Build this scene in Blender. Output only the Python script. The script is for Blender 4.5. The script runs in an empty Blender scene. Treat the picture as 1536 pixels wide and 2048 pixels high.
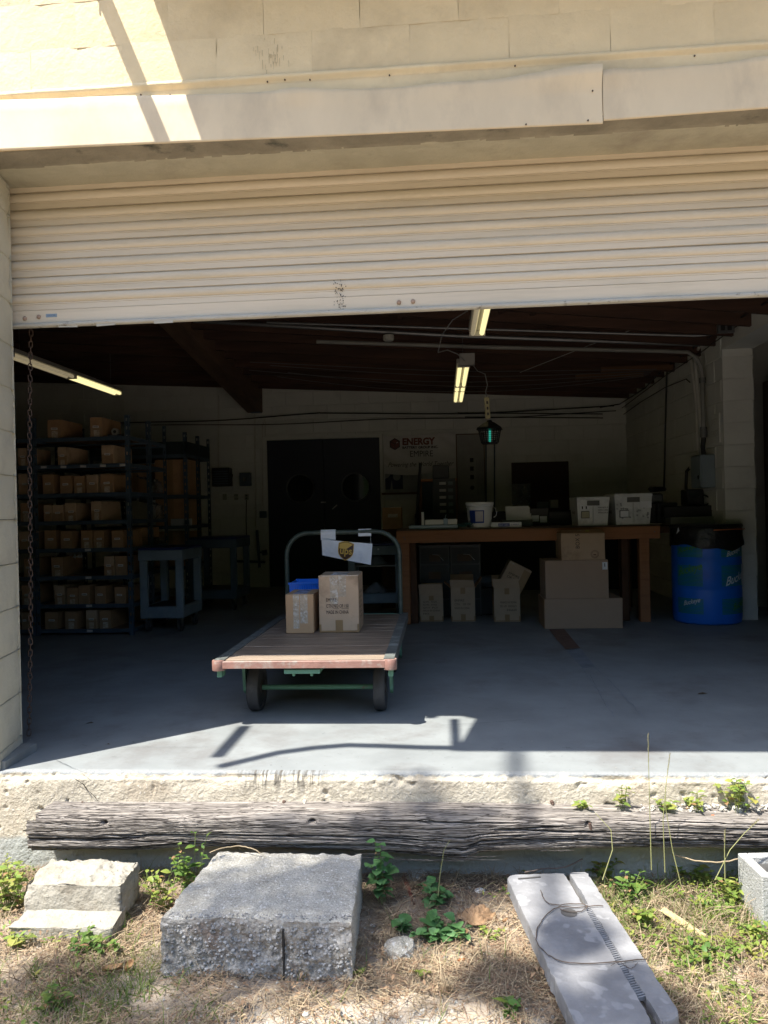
import bpy, bmesh, math, random
import numpy as np
from mathutils import Vector, Matrix
random.seed(7)
RNG = np.random.RandomState(11)
SC = bpy.context.scene
COL = SC.collection
PI = math.pi

# ------------------------------------------------------------ camera
F_PX, CAM_D, CAM_H = 1500.0, 3.05, 1.075
YAW, PITCH, ROLL = math.radians(4.4), math.atan(4/1500), math.radians(1.27)
_r0 = Vector((math.cos(YAW), math.sin(YAW), 0)); _f0 = Vector((-math.sin(YAW), math.cos(YAW), 0)); _u0 = Vector((0, 0, 1))
_f = _f0*math.cos(PITCH) - _u0*math.sin(PITCH); _u1 = _u0*math.cos(PITCH) + _f0*math.sin(PITCH)
_r = _r0*math.cos(ROLL) - _u1*math.sin(ROLL); _u = _u1*math.cos(ROLL) + _r0*math.sin(ROLL)
CAM = Vector((0, -CAM_D, CAM_H))
cd = bpy.data.cameras.new('camera'); co = bpy.data.objects.new('camera', cd); COL.objects.link(co)
m = Matrix((_r, _u, -_f)).transposed().to_4x4(); m.translation = CAM
co.matrix_world = m
cd.sensor_fit = 'HORIZONTAL'; cd.sensor_width = 36; cd.lens = 36*F_PX/1536; cd.clip_start = 0.05; cd.clip_end = 500
SC.camera = co
SC.render.resolution_x = 768; SC.render.resolution_y = 1024

# ------------------------------------------------------------ light
SUN_DIR = Vector((0.396, 0.34, -1.0)).normalized()
sl = bpy.data.lights.new('sun', 'SUN'); sl.energy = 3.7; sl.angle = math.radians(0.5); sl.color = (1.0, 0.955, 0.87)
so = bpy.data.objects.new('sun', sl); COL.objects.link(so); so.rotation_euler = SUN_DIR.to_track_quat('-Z', 'Y').to_euler()
so.location = (-4, -4, 12)
W = bpy.data.worlds.new('World'); SC.world = W; W.use_nodes = True
nt = W.node_tree; bg = nt.nodes['Background']; sky = nt.nodes.new('ShaderNodeTexSky'); sky.sky_type = 'NISHITA'; sky.sun_disc = False
sky.sun_elevation = math.asin(-SUN_DIR.z); sky.sun_rotation = math.atan2(-SUN_DIR.x, -SUN_DIR.y)
nt.links.new(sky.outputs[0], bg.inputs[0]); bg.inputs[1].default_value = 0.15
SC.view_settings.view_transform = 'Standard'; SC.view_settings.look = 'None'
SC.view_settings.exposure = 1.6; SC.view_settings.gamma = 1.0
SC.view_settings.use_curve_mapping = False

# ------------------------------------------------------------ pixel -> place helpers (at a known real depth)
def _ray(px, py): return _f + _r*((px-768)/F_PX) - _u*((py-1024)/F_PX)
def P(px, py, Y):
    r = _ray(px, py); return CAM + r*((Y-CAM.y)/r.y)
def Q(px, py, z=0.0):
    r = _ray(px, py); return CAM + r*((z-CAM.z)/r.z)
def XX(px, py, x):
    r = _ray(px, py); return CAM + r*((x-CAM.x)/r.x)

# ------------------------------------------------------------ noise
_perm = np.random.RandomState(3).rand(64, 64, 16).astype(np.float64)
def vnoise(x, y, z=0.0):
    x = np.asarray(x, float); y = np.asarray(y, float); z = np.asarray(z, float)+np.zeros_like(x)
    xi = np.floor(x).astype(int); yi = np.floor(y).astype(int); zi = np.floor(z).astype(int)
    fx = x-xi; fy = y-yi; fz = z-zi
    fx = fx*fx*(3-2*fx); fy = fy*fy*(3-2*fy); fz = fz*fz*(3-2*fz)
    g = lambda a, b, c: _perm[(xi+a) % 64, (yi+b) % 64, (zi+c) % 16]
    l = lambda a, b, t: a+(b-a)*t
    return l(l(l(g(0,0,0), g(1,0,0), fx), l(g(0,1,0), g(1,1,0), fx), fy), l(l(g(0,0,1), g(1,0,1), fx), l(g(0,1,1), g(1,1,1), fx), fy), fz)*2-1
def fbm(x, y, z=0.0, o=4):
    s = 0; a = 1.0; t = 0
    for k in range(o):
        s = s+a*vnoise(np.asarray(x)*2**k+k*17.3, np.asarray(y)*2**k+k*9.1, np.asarray(z)*2**k+k*3.7); t += a; a *= .5
    return s/t

# ------------------------------------------------------------ materials
MATS = {}
def M(name, col, rough=.65, var=.12, scale=6., col2=None, mix2=(.5, .65), scale2=2., bump=.15, bscale=60., metal=0., stretch=(1, 1, 1),
      emit=None, estr=1., trans=0., fleck=None, fscale=150., fthr=.62, spec=.5, coord='Object', alpha=1., sss=0):
    if name in MATS: return MATS[name]
    mt = bpy.data.materials.new(name); mt.use_nodes = True; n = mt.node_tree.nodes; L = mt.node_tree.links; b = n['Principled BSDF']
    b.inputs['Roughness'].default_value = rough; b.inputs['Metallic'].default_value = metal
    b.inputs['Specular IOR Level'].default_value = spec
    tc = n.new('ShaderNodeTexCoord'); oi = n.new('ShaderNodeObjectInfo')
    ad = n.new('ShaderNodeVectorMath'); ad.operation = 'MULTIPLY_ADD'
    mp = n.new('ShaderNodeCombineXYZ')
    for k in range(3): L.new(oi.outputs['Random'], mp.inputs[k])
    ad.inputs[1].default_value = (7.3, 5.1, 3.7)
    L.new(mp.outputs[0], ad.inputs[0]); L.new(tc.outputs[coord], ad.inputs[2])
    st = n.new('ShaderNodeVectorMath'); st.operation = 'MULTIPLY'; st.inputs[1].default_value = stretch; L.new(ad.outputs[0], st.inputs[0])
    def noise(sc, det=5, rg=.6):
        x = n.new('ShaderNodeTexNoise'); x.inputs['Scale'].default_value = sc; x.inputs['Detail'].default_value = det; x.inputs['Roughness'].default_value = rg
        L.new(st.outputs[0], x.inputs['Vector']); return x
    def mix(fac, a, bb, mode='MIX'):
        x = n.new('ShaderNodeMix'); x.data_type = 'RGBA'; x.blend_type = mode
        if fac is None: x.inputs[0].default_value = 1
        else: L.new(fac, x.inputs[0])
        for i, v in ((6, a), (7, bb)):
            if isinstance(v, tuple): x.inputs[i].default_value = (*v, 1)
            else: L.new(v, x.inputs[i])
        return x.outputs[2]
    def ramp(src, p0, p1):
        x = n.new('ShaderNodeMapRange'); x.inputs[1].default_value = p0; x.inputs[2].default_value = p1; L.new(src, x.inputs[0]); return x.outputs[0]
    n1 = noise(scale)
    lo = tuple(max(0, c*(1-var)) for c in col); hi = tuple(min(1, c*(1+var)) for c in col)
    c = mix(ramp(n1.outputs[0], .3, .7), lo, hi)
    if col2:
        n2 = noise(scale2, 8, .65); c = mix(ramp(n2.outputs[0], *mix2), c, col2)
    if fleck:
        v = noise(fscale, 2, .5); c = mix(ramp(v.outputs[0], fthr, fthr+.05), c, fleck)
    L.new(c, b.inputs['Base Color'])
    if bump > 0:
        nb = noise(bscale, 6, .6); bp = n.new('ShaderNodeBump'); bp.inputs['Strength'].default_value = bump; bp.inputs['Distance'].default_value = .01
        L.new(nb.outputs[0], bp.inputs['Height']); L.new(bp.outputs[0], b.inputs['Normal'])
    if emit:
        b.inputs['Emission Color'].default_value = (*emit, 1); b.inputs['Emission Strength'].default_value = estr
    if trans: b.inputs['Transmission Weight'].default_value = trans
    if alpha < 1: b.inputs['Alpha'].default_value = alpha
    if sss:
        # thin leaf: mix in translucency
        t = n.new('ShaderNodeBsdfTranslucent'); L.new(c, t.inputs[0]); ms = n.new('ShaderNodeMixShader'); ms.inputs[0].default_value = sss
        L.new(b.outputs[0], ms.inputs[1]); L.new(t.outputs[0], ms.inputs[2]); L.new(ms.outputs[0], n['Material Output'].inputs[0])
    MATS[name] = mt; return mt

# ------------------------------------------------------------ mesh builder
class MB:
    def __init__(s): s.v = []; s.f = []
    def add(s, vs, fs):
        o = len(s.v); s.v += [tuple(v) for v in vs]; s.f += [tuple(i+o for i in f) for f in fs]; return s
    def box(s, x0, x1, y0, y1, z0, z1, R=None, T=None):
        vs = [Vector((x, y, z)) for z in (z0, z1) for x, y in ((x0, y0), (x1, y0), (x1, y1), (x0, y1))]
        if R is not None: vs = [R @ v for v in vs]
        if T is not None: vs = [v+Vector(T) for v in vs]
        return s.add(vs, [(0, 3, 2, 1), (4, 5, 6, 7), (0, 1, 5, 4), (1, 2, 6, 5), (2, 3, 7, 6), (3, 0, 4, 7)])
    def bev(s, x0, x1, y0, y1, z0, z1, b=.004, R=None, T=None, j=0.):
        # chamfered box (44 triangles)
        bm = bmesh.new(); bmesh.ops.create_cube(bm, size=1)
        for v in bm.verts: v.co = Vector(((x0+x1)/2+v.co.x*(x1-x0), (y0+y1)/2+v.co.y*(y1-y0), (z0+z1)/2+v.co.z*(z1-z0)))
        bmesh.ops.bevel(bm, geom=bm.edges[:], offset=b, segments=1, affect='EDGES', clamp_overlap=True)
        bm.verts.index_update()
        vs = [v.co.copy()+Vector((random.uniform(-j, j), random.uniform(-j, j), random.uniform(-j, j))) for v in bm.verts]
        if R is not None: vs = [R @ v for v in vs]
        if T is not None: vs = [v+Vector(T) for v in vs]
        fs = [tuple(v.index for v in f.verts) for f in bm.faces]; bm.free()
        return s.add(vs, fs)
    def cyl(s, a, b, r, r2=None, n=12, caps=True):
        a = Vector(a); b = Vector(b); r2 = r if r2 is None else r2; d = (b-a).normalized()
        u = d.orthogonal().normalized(); w = d.cross(u)
        vs = []
        for c, rr in ((a, r), (b, r2)):
            for k in range(n):
                t = 2*PI*k/n; vs.append(c+(u*math.cos(t)+w*math.sin(t))*rr)
        fs = [(k, (k+1) % n, n+(k+1) % n, n+k) for k in range(n)]
        if caps: fs += [tuple(range(n-1, -1, -1)), tuple(range(n, 2*n))]
        return s.add(vs, fs)
    def tube(s, pts, r, n=8, caps=True, closed=False):
        pts = [Vector(p) for p in pts]; rs = r if isinstance(r, (list, tuple)) else [r]*len(pts)
        vs = []; N = len(pts); u = None
        for i, p in enumerate(pts):
            d = (pts[(i+1) % N]-pts[i-1]) if closed else (pts[min(i+1, N-1)]-pts[max(i-1, 0)])
            d.normalize()
            if u is None: u = d.orthogonal().normalized()
            else:
                u = u-d*u.dot(d)
                u = u.normalized() if u.length > 1e-6 else d.orthogonal().normalized()
            w = d.cross(u)
            for k in range(n):
                t = 2*PI*k/n; vs.append(p+(u*math.cos(t)+w*math.sin(t))*rs[i])
        fs = []
        for i in range(N if closed else N-1):
            j = (i+1) % N
            for k in range(n): fs.append((i*n+k, i*n+(k+1) % n, j*n+(k+1) % n, j*n+k))
        if caps and not closed: fs += [tuple(range(n-1, -1, -1)), tuple(range((N-1)*n, N*n))]
        return s.add(vs, fs)
    def lathe(s, prof, c=(0, 0, 0), n=24, cap0=True, cap1=True, wob=None):
        c = Vector(c); vs = []
        for r, z in prof:
            for k in range(n):
                t = 2*PI*k/n; rr = r*(1+(wob(t, z) if wob else 0)); vs.append(c+Vector((rr*math.cos(t), rr*math.sin(t), z)))
        fs = []
        for i in range(len(prof)-1):
            for k in range(n): fs.append((i*n+k, i*n+(k+1) % n, (i+1)*n+(k+1) % n, (i+1)*n+k))
        if cap0: fs.append(tuple(range(n-1, -1, -1)))
        if cap1: fs.append(tuple(range((len(prof)-1)*n, len(prof)*n)))
        return s.add(vs, fs)
    def poly(s, pts, th):
        # prism: 3D outline pts pushed by vector th
        n = len(pts); th = Vector(th); vs = [Vector(p) for p in pts]+[Vector(p)+th for p in pts]
        return s.add(vs, [tuple(range(n)), tuple(range(2*n-1, n-1, -1))]+[(i, n+i, n+(i+1) % n, (i+1) % n) for i in range(n)])
    def grid(s, vs, nu, nv, flip=False):
        fs = []
        for i in range(nu-1):
            for j in range(nv-1):
                a = i*nv+j; q = (a, a+nv, a+nv+1, a+1); fs.append(q[::-1] if flip else q)
        return s.add(vs, fs)
    def mesh(s, name, mat, smooth=False):
        me = bpy.data.meshes.new(name); me.from_pydata(s.v, [], s.f); me.materials.append(mat)
        if smooth: me.shade_smooth()
        me.update(); return me
    def build(s, name, mat, parent=None, smooth=False, loc=None):
        me = s.mesh(name, mat, smooth)
        if smooth == 'auto' or smooth:
            try: me.set_sharp_from_angle(angle=math.radians(40))
            except Exception: pass
        return put(name, me, parent, loc)
def put(name, me, parent=None, loc=None, rot=None):
    o = bpy.data.objects.new(name, me); COL.objects.link(o)
    if parent: o.parent = parent
    if loc is not None: o.location = loc
    if rot is not None: o.rotation_euler = rot
    return o
def npgrid(name, V, nu, nv, mat, parent=None, smooth=True, flip=False):
    me = bpy.data.meshes.new(name); V = np.asarray(V, np.float32).reshape(-1, 3)
    i = np.arange(nu-1)[:, None]*nv+np.arange(nv-1)[None, :]; i = i.ravel()
    q = np.stack([i, i+nv, i+nv+1, i+1], 1)
    if flip: q = q[:, ::-1]
    me.vertices.add(len(V)); me.vertices.foreach_set('co', V.ravel())
    me.loops.add(q.size); me.loops.foreach_set('vertex_index', q.ravel().astype(np.int32))
    me.polygons.add(len(q)); me.polygons.foreach_set('loop_start', np.arange(0, q.size, 4, dtype=np.int32))
    me.materials.append(mat); me.update(calc_edges=True)
    if smooth: me.shade_smooth()
    return put(name, me, parent)
def npquads(name, V, mat, parent=None):
    # V: (n,k,4?) list of quads (n,4,3)
    V = np.asarray(V, np.float32).reshape(-1, 4, 3); n = len(V); me = bpy.data.meshes.new(name)
    me.vertices.add(n*4); me.vertices.foreach_set('co', V.ravel())
    me.loops.add(n*4); me.loops.foreach_set('vertex_index', np.arange(n*4, dtype=np.int32))
    me.polygons.add(n); me.polygons.foreach_set('loop_start', np.arange(0, n*4, 4, dtype=np.int32))
    me.materials.append(mat); me.update(calc_edges=True); return put(name, me, parent)
def tag(o, label=None, cat=None, group=None, kind=None):
    if label: o['label'] = label
    if cat: o['category'] = cat
    if group: o['group'] = group
    if kind: o['kind'] = kind
    return o
def thing(name, label, cat, loc=(0, 0, 0), rz=0., group=None, rot=None):
    o = bpy.data.objects.new(name, None); COL.objects.link(o); o.location = loc; o.rotation_euler = rot or (0, 0, rz); o.empty_display_size = .1
    return tag(o, label, cat, group)
def struct(o): o['kind'] = 'structure'; return o
def copy_tree(o, parent=None):
    c = o.copy(); COL.objects.link(c); c.parent = parent
    for ch in list(o.children): copy_tree(ch, c)
    return c
_tc = {}
def text(s, size, loc, mat, parent, sx=1., rot=(PI/2, 0, 0), shear=0., bold=0., name='lettering', warp=None, align='LEFT', fit=None):
    cu = bpy.data.curves.new('t', 'FONT'); cu.body = s; cu.size = size; cu.shear = shear; cu.offset = bold; cu.align_x = align; cu.resolution_u = 3
    o = bpy.data.objects.new('t', cu); COL.objects.link(o); bpy.context.view_layer.update()
    me = bpy.data.meshes.new_from_object(o.evaluated_get(bpy.context.evaluated_depsgraph_get()))
    bpy.data.objects.remove(o); bpy.data.curves.remove(cu)
    if fit and me.vertices:
        xs = [v.co.x for v in me.vertices]; w = max(xs)-min(xs); sx = fit/w
    for v in me.vertices: v.co.x *= sx
    if warp:
        bm = bmesh.new(); bm.from_mesh(me); bmesh.ops.triangulate(bm, faces=bm.faces[:]); bm.to_mesh(me); bm.free()
        for v in me.vertices: v.co = Vector(warp(v.co.x, v.co.y))
        loc = (0, 0, 0); rot = (0, 0, 0)
    me.materials.clear(); me.materials.append(mat); me.name = name
    return put(name, me, parent, loc, rot)

# ------------------------------------------------------------ palette
cream = M('cream_wall_paint', (.77, .63, .40), .85, .08, 4, (.60, .48, .30), (.52, .74), 2.2, .4, 34)
cream_metal = M('cream_flashing_paint', (.73, .595, .40), .6, .06, 5, (.58, .47, .32), (.52, .72), 3., .12, 30, stretch=(1, 1, .5))
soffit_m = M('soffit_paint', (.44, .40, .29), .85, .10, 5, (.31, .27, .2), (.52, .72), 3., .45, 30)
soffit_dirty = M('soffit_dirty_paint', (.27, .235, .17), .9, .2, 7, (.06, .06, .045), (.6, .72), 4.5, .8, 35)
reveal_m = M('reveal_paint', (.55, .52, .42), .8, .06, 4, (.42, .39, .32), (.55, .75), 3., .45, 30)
shut_m = M('shutter_paint', (.68, .58, .435), .55, .05, 2., (.57, .49, .36), (.5, .72), 5., .06, 12, stretch=(.35, 1, 6))
inner_m = M('interior_block_paint', (.60, .61, .57), .85, .06, 3, (.46, .46, .43), (.58, .8), 2., .3, 25)
floor_m = M('grey_blue_floor_paint', (.23, .245, .245), .62, .14, 3, (.16, .155, .15), (.53, .72), 1.7, .12, 30, fleck=(.14, .14, .14), fscale=60, fthr=.72, spec=.3)
card = M('cardboard', (.54, .385, .25), .85, .05, 8, (.33, .225, .14), (.5, .7), 5, .06, 90)
card_d = M('cardboard_brown', (.40, .24, .125), .85, .08, 8, (.28, .16, .085), (.5, .7), 5, .06, 90)
card_g = M('cardboard_greyish', (.47, .35, .24), .85, .06, 8, None, bump=.05)
tape_m = M('brown_packing_tape', (.30, .185, .085), .35, .1, 12, bump=.1, bscale=80)
ctape_m = M('clear_packing_tape', (.50, .40, .29), .22, .2, 25, (.62, .56, .48), (.5, .6), 40, .6, 60)
ink = M('black_ink', (.022, .02, .02), .8, .1, 20, bump=0)
paper = M('white_paper', (.74, .76, .78), .7, .05, 10, bump=.1)
steel_d = M('dark_blue_steel', (.06, .09, .125), .45, .15, 10, bump=.05)
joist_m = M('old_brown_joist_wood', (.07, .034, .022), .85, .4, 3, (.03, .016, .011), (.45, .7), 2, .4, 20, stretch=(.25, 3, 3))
black_pl = M('black_plastic', (.014, .014, .016), .5, .2, 10, bump=.05)
cable_m = M('black_cable', (.02, .02, .02), .6, .2, 10, bump=0)
pipe_m = M('painted_conduit', (.52, .51, .46), .55, .1, 10, bump=.05)
pipe_g = M('galvanised_conduit', (.16, .165, .17), .4, .15, 12, metal=.6, bump=.05)
grey_box = M('grey_enamel', (.20, .25, .28), .45, .08, 8, bump=.05)
rust_m = M('rusty_iron', (.085, .052, .038), .8, .3, 25, bump=.3, bscale=120)
rub_m = M('worn_black_rubber', (.05, .05, .052), .75, .2, 15, (.10, .095, .09), (.55, .75), 10, .2, 50)
# ============================================================ THE BUILDING
def box_struct(name, mat, boxes):
    b = MB()
    for q in boxes: b.box(*q)
    return struct(b.build(name, mat))
ZL = 2.62                       # lintel soffit height
XJ = -1.90                      # left jamb
GROUND = -0.42
# --- front wall (recessed backing + blocks)
fw = box_struct('front_wall', cream, [(-8, -2.10, .012, .27, -.7, 4.4), (2.26, 6.5, .012, .27, -.7, 4.4), (-2.10, 2.26, .012, .27, ZL+.25, 4.4)])
block_meshes = []
for k in range(6):
    b = MB(); nu, nv = 9, 5; w, h = .3995, .1990; vs = []
    for i in range(nu):
        for j in range(nv):
            x = w*i/(nu-1); z = h*j/(nv-1); e = i in (0, nu-1) or j in (0, nv-1)
            y = random.uniform(-.0018, .0018)+(0.0022 if e else 0)
            vs.append((x+(random.uniform(-.001, .001) if e else 0), y, z+(random.uniform(-.001, .001) if e else 0)))
    b.grid(vs, nu, nv)
    c0 = [(0, .03, 0), (w, .03, 0), (w, .03, h), (0, .03, h)]; c1 = [(0, .004, 0), (w, .004, 0), (w, .004, h), (0, .004, h)]
    b.add(c0+c1, [(0, 1, 5, 4), (1, 2, 6, 5), (2, 3, 7, 6), (3, 0, 4, 7)])
    me = b.mesh('block', cream, True); block_meshes.append(me)
def lay_blocks(parent, x0, x1, zs, off0, odd=0):
    for r, z in enumerate(zs):
        off = off0+(.2 if (r+odd) % 2 else 0)
        k = math.floor((x0-off)/.4); x = off+k*.4
        while x < x1:
            a, bb = max(x, x0), min(x+.4, x1)
            if bb-a > .06:
                o = put('block', random.choice(block_meshes), parent, (a+.001, random.uniform(-.001, .001), z+.001))
                o.scale = ((bb-a)/.4, 1, 1)
            x += .4
lay_blocks(fw, -3.1, 3.4, [2.85+.193*i for i in range(7)], -.09-.0)
# --- left reveal: stacked jamb blocks, right jamb
jb = []
for k in range(5):
    b = MB(); vs = []; nu, nv = 8, 7
    for i in range(nu):
        for j in range(nv):
            y = .283*i/(nu-1); z = .198*j/(nv-1); e = j in (0, nv-1)
            x = -.06*(y/.283)+random.uniform(-.002, .002)-(.005 if e else 0)-(random.uniform(0, .012) if i == nu-1 else 0)
            vs.append((x, y, z))
    b.grid(vs, nu, nv, flip=False)
    b.add([(0, 0, 0), (-.26, 0, 0), (-.26, 0, .198), (0, 0, .198)], [(0, 3, 2, 1)])
    b.add([(-.06, .283, 0), (-.06, .283, .198), (-.26, .283, .198), (-.26, .283, 0)], [(0, 3, 2, 1)])
    b.add([(0, 0, .198), (-.26, 0, .198), (-.26, .283, .198), (-.06, .283, .198)], [(0, 3, 2, 1)])
    jb.append(b.mesh('block', reveal_m, True))
for k in range(14):
    z = -.13+.2*k if k else -.13
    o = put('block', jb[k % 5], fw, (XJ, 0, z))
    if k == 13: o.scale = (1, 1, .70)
curb = MB().box(-1.975, -1.885, .02, .27, -.01, .035).build('jamb_foot', floor_m, fw)
lay_blocks(fw, -3.1, -2.16, [-.13+.2*i for i in range(14)], -3.0)
lay_blocks(fw, 2.26, 3.4, [-.13+.2*i for i in range(14)], 2.26)
MB().box(2.24, 2.262, .0, .283, 0, ZL).build('right_jamb_face', reveal_m, fw)
# --- lintel: concrete beam with a dirty front strip under the flashing
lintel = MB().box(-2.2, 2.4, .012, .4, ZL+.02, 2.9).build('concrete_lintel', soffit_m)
tag(lintel, 'long painted concrete lintel beam above the roller shutter', 'lintel')
nu, nv = 520, 60; xs = np.linspace(-2.2, 2.4, nu)[:, None]; ys = np.linspace(.0, .40, nv)[None]
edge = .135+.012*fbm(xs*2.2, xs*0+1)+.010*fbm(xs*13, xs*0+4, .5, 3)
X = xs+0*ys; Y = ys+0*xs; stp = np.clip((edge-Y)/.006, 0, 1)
Z = ZL+.003*fbm(X*3, Y*9)+.0012*fbm(X*22, Y*40)+.006*stp+.004*np.clip(fbm(X*14, Y*40, 3.3)-.25, 0, 1)*(np.abs(Y-edge) < .05)*4
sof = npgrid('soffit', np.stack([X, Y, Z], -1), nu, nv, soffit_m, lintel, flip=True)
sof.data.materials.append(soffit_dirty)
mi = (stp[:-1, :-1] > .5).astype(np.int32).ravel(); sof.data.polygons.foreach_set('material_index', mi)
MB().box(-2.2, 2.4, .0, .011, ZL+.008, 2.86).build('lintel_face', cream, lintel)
# --- batten bead and metal flashing
fl = thing('metal_flashing', 'bent cream sheet metal flashing strip above the shutter opening', 'flashing', (0, 0, 2.6))
def sheet(x0, x1, topf, botf, curl, name):
    nu = max(40, int((x1-x0)*60)); V = []
    for i in range(nu):
        x = x0+(x1-x0)*i/(nu-1); zt = topf(x)-2.6; zb = botf(x)-2.6; c = curl(x); w = float(fbm(x*1.7, 2.))*.004; dn = float(fbm(x*9, 7.))*.002
        wv = .006*float(fbm(x*2.3+9, 3.1))
        pr = [(-.006, zt+.004+c*.30), (-.020-c*.25, zt+.006+c*.34+dn), (-.030-c*.55, zt+.001+c*.20+dn), (-.034-c*.35, zt-.012-c*.3)]
        for t in (.2, .4, .6, .8, .95, 1.): pr.append((-.033-w*math.sin(t*3)-wv*math.sin(PI*t)-.004*t, zt-.012-c*.3+(zb-zt+.012+c*.3)*t+(dn if t == 1. else 0)))
        pr.append((-.026-w, zb+.003))
        for y, z in pr: V.append((x, y, z))
    o = npgrid(name, V, nu, len(pr), cream_metal, fl); return o
_tb = lambda x: float(np.interp(x, [-2.5, -1.83, -.2, .7, 1.31, 3], [2.62, 2.616, 2.588, 2.575, 2.585, 2.60]))
sheet(-3.1, .665, lambda x: float(np.interp(x, [-3, -1.83, -1.0, -.2, .3, .66], [2.83, 2.83, 2.80, 2.772, 2.775, 2.79])), _tb,
      lambda x: .050*math.exp(-((x-.60)/.30)**2)+.030*math.exp(-((x+.55)/.10)**2)+.012*math.exp(-((x-.05)/.12)**2)+.010*max(0, float(fbm(x*5, 1.7))), 'flashing_sheet')
sheet(.668, 3.4, lambda x: float(np.interp(x, [.66, 1.3, 3], [2.775, 2.79, 2.80])), lambda x: _tb(x)+.012, lambda x: .030*math.exp(-((x-.70)/.07)**2)+.014*max(0, float(fbm(x*4, 5.7)))+.02*math.exp(-((x-1.28)/.08)**2), 'flashing_sheet')
b = MB(); V = []
for i in range(200):
    x = -3.1+6.5*i/199; d = .002*float(fbm(x*6, 8.))
    for y, z in ((.0, .292), (-.012, .290+d), (-.017, .283+d), (-.017, .272+d), (-.006, .266+d), (-.003, .255+d)): V.append((x, y, z-.018))
npgrid('bead_strip', V, 200, 6, cream, fl)
b = MB().box(-3.1, .63, -.002, .001, .15, .245).box(.632, 3.4, -.004, -.001, .15, .248).build('back_flange', cream, fl)
for (px, py) in ((1, 1), (341, 190), (282, 190), (535, 164), (620, 160), (779, 151), (1030, 132), (1389, 112), (570, 160), (1176, 241), (1052, 249), (1185, 182)):
    if px == 1: continue
    p = P(px, py, -.006 if py < 200 and px != 1185 else -.04)
    MB().cyl((p.x, p.y, p.z-2.6), (p.x, p.y-.005, p.z-2.6), .0036, .0026, 8).build('screw', rust_m, fl)
# --- parapet roof, side room and the room shell
RZ = lambda x, y=7.6: 2.68-.058*x+(7.6-y)*.06*max(0., (2.57-x)/5.2)          # underside of joists
b = MB(); vs = []
for x in np.linspace(-7.2, 2.9, 8):
    for y in np.linspace(.27, 7.8, 8): vs.append((x, y, RZ(x, y)+.235))
b.grid(vs, 8, 8, flip=True); b.grid([(x, y, z+.1) for x, y, z in vs], 8, 8)
b.box(2.7, 6.6, .27, 7.8, 3.0, 3.1)
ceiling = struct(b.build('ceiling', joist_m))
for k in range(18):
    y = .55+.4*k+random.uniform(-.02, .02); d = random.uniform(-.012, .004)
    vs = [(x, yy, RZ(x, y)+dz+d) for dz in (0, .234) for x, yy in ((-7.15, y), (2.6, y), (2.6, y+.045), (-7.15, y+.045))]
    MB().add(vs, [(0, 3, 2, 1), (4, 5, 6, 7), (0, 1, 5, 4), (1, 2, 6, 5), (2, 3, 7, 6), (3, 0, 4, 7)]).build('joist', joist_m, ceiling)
for k in range(26):
    x = random.uniform(-1.5, 2.2); r = random.randint(2, 15); b = MB()
    b.box(x, x+.045, .6+.4*r, .6+.4*r+.34, RZ(x, .6+.4*r)+.06, RZ(x, .6+.4*r)+.22); b.build('blocking_piece', joist_m, ceiling)
b = MB(); b.box(1.75, 2.5, 5.2, 5.24, RZ(2)-.05, RZ(2)); b.box(1.55, 2.3, 5.6, 5.64, RZ(2)-.05, RZ(2)-.002)
b.build('nailer_board', M('fresh_pine_board', (.12, .055, .022), .7, .15, 4, stretch=(.3, 3, 3)), ceiling)
# heavy sloping beam
beam = thing('roof_beam', 'heavy dark timber roof beam running from front to the back wall', 'beam', (-2.65, 7.6, 2.52))
vs = []
for (y, zz) in ((0, 0), (-5.6, .74)):
    for dx, dz in ((-.11, 0), (.11, 0), (.11, .55), (-.11, .55)): vs.append((dx, y, zz+dz))
MB().add(vs, [(0, 1, 2, 3), (7, 6, 5, 4), (0, 4, 5, 1), (1, 5, 6, 2), (2, 6, 7, 3), (3, 7, 4, 0)]).build('beam_body', M('beam_timber', (.15, .09, .06), .8, .3, 3, stretch=(3, .3, 3)), beam)
MB().box(-.05, .1, -.1, -.004, -.012, 0).build('beam_seat_plate', steel_d, beam)
# walls of the room
bw = box_struct('back_wall', inner_m, [(-7.2, 6.6, 7.612, 7.8, 0, 3.4)])
ib = []
for k in range(4):
    b = MB(); j = .0012
    vs = [(x+random.uniform(-j, j), (.004 if (x in (0, .398) or z in (0, .198)) else random.uniform(-j, j)), z) for x in (0, .006, .2, .392, .398) for z in (0, .005, .193, .198)]
    b.grid(vs, 5, 4); b.add([(0, .02, 0), (.398, .02, 0), (.398, .02, .198), (0, .02, .198), (0, .004, 0), (.398, .004, 0), (.398, .004, .198), (0, .004, .198)], [(0, 1, 5, 4), (1, 2, 6, 5), (2, 3, 7, 6), (3, 0, 4, 7)])
    ib.append(b.mesh('block', inner_m))
for r in range(15):
    x = -5.6+(.2 if r % 2 else 0)
    while x < 2.55:
        if not (-2.55 < x < -.9 and r < 10) and r*.2 < RZ(x)+.2: put('block', random.choice(ib), bw, (x, 7.6, r*.2+.001))
        x += .4
rw = box_struct('right_wall', inner_m, [(2.582, 2.84, 4.015, 7.62, 0, 2.95), (2.582, 2.84, .27, 4.02, 2.47, 2.97), (2.582, 2.84, .27, .6, 0, 2.47)])
for r in range(14):
    y = 7.6-(.2 if r % 2 else 0)
    while y > 4.2:
        L = min(.4, y-4.03)
        o = put('block', random.choice(ib), rw, (2.57, y, r*.2+.001), (0, 0, -PI/2)); o.scale = (L/.4, 1, 1) if r*.2 < 2.5 else (L/.4, 1, 1)
        y -= .4
pj = []
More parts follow.
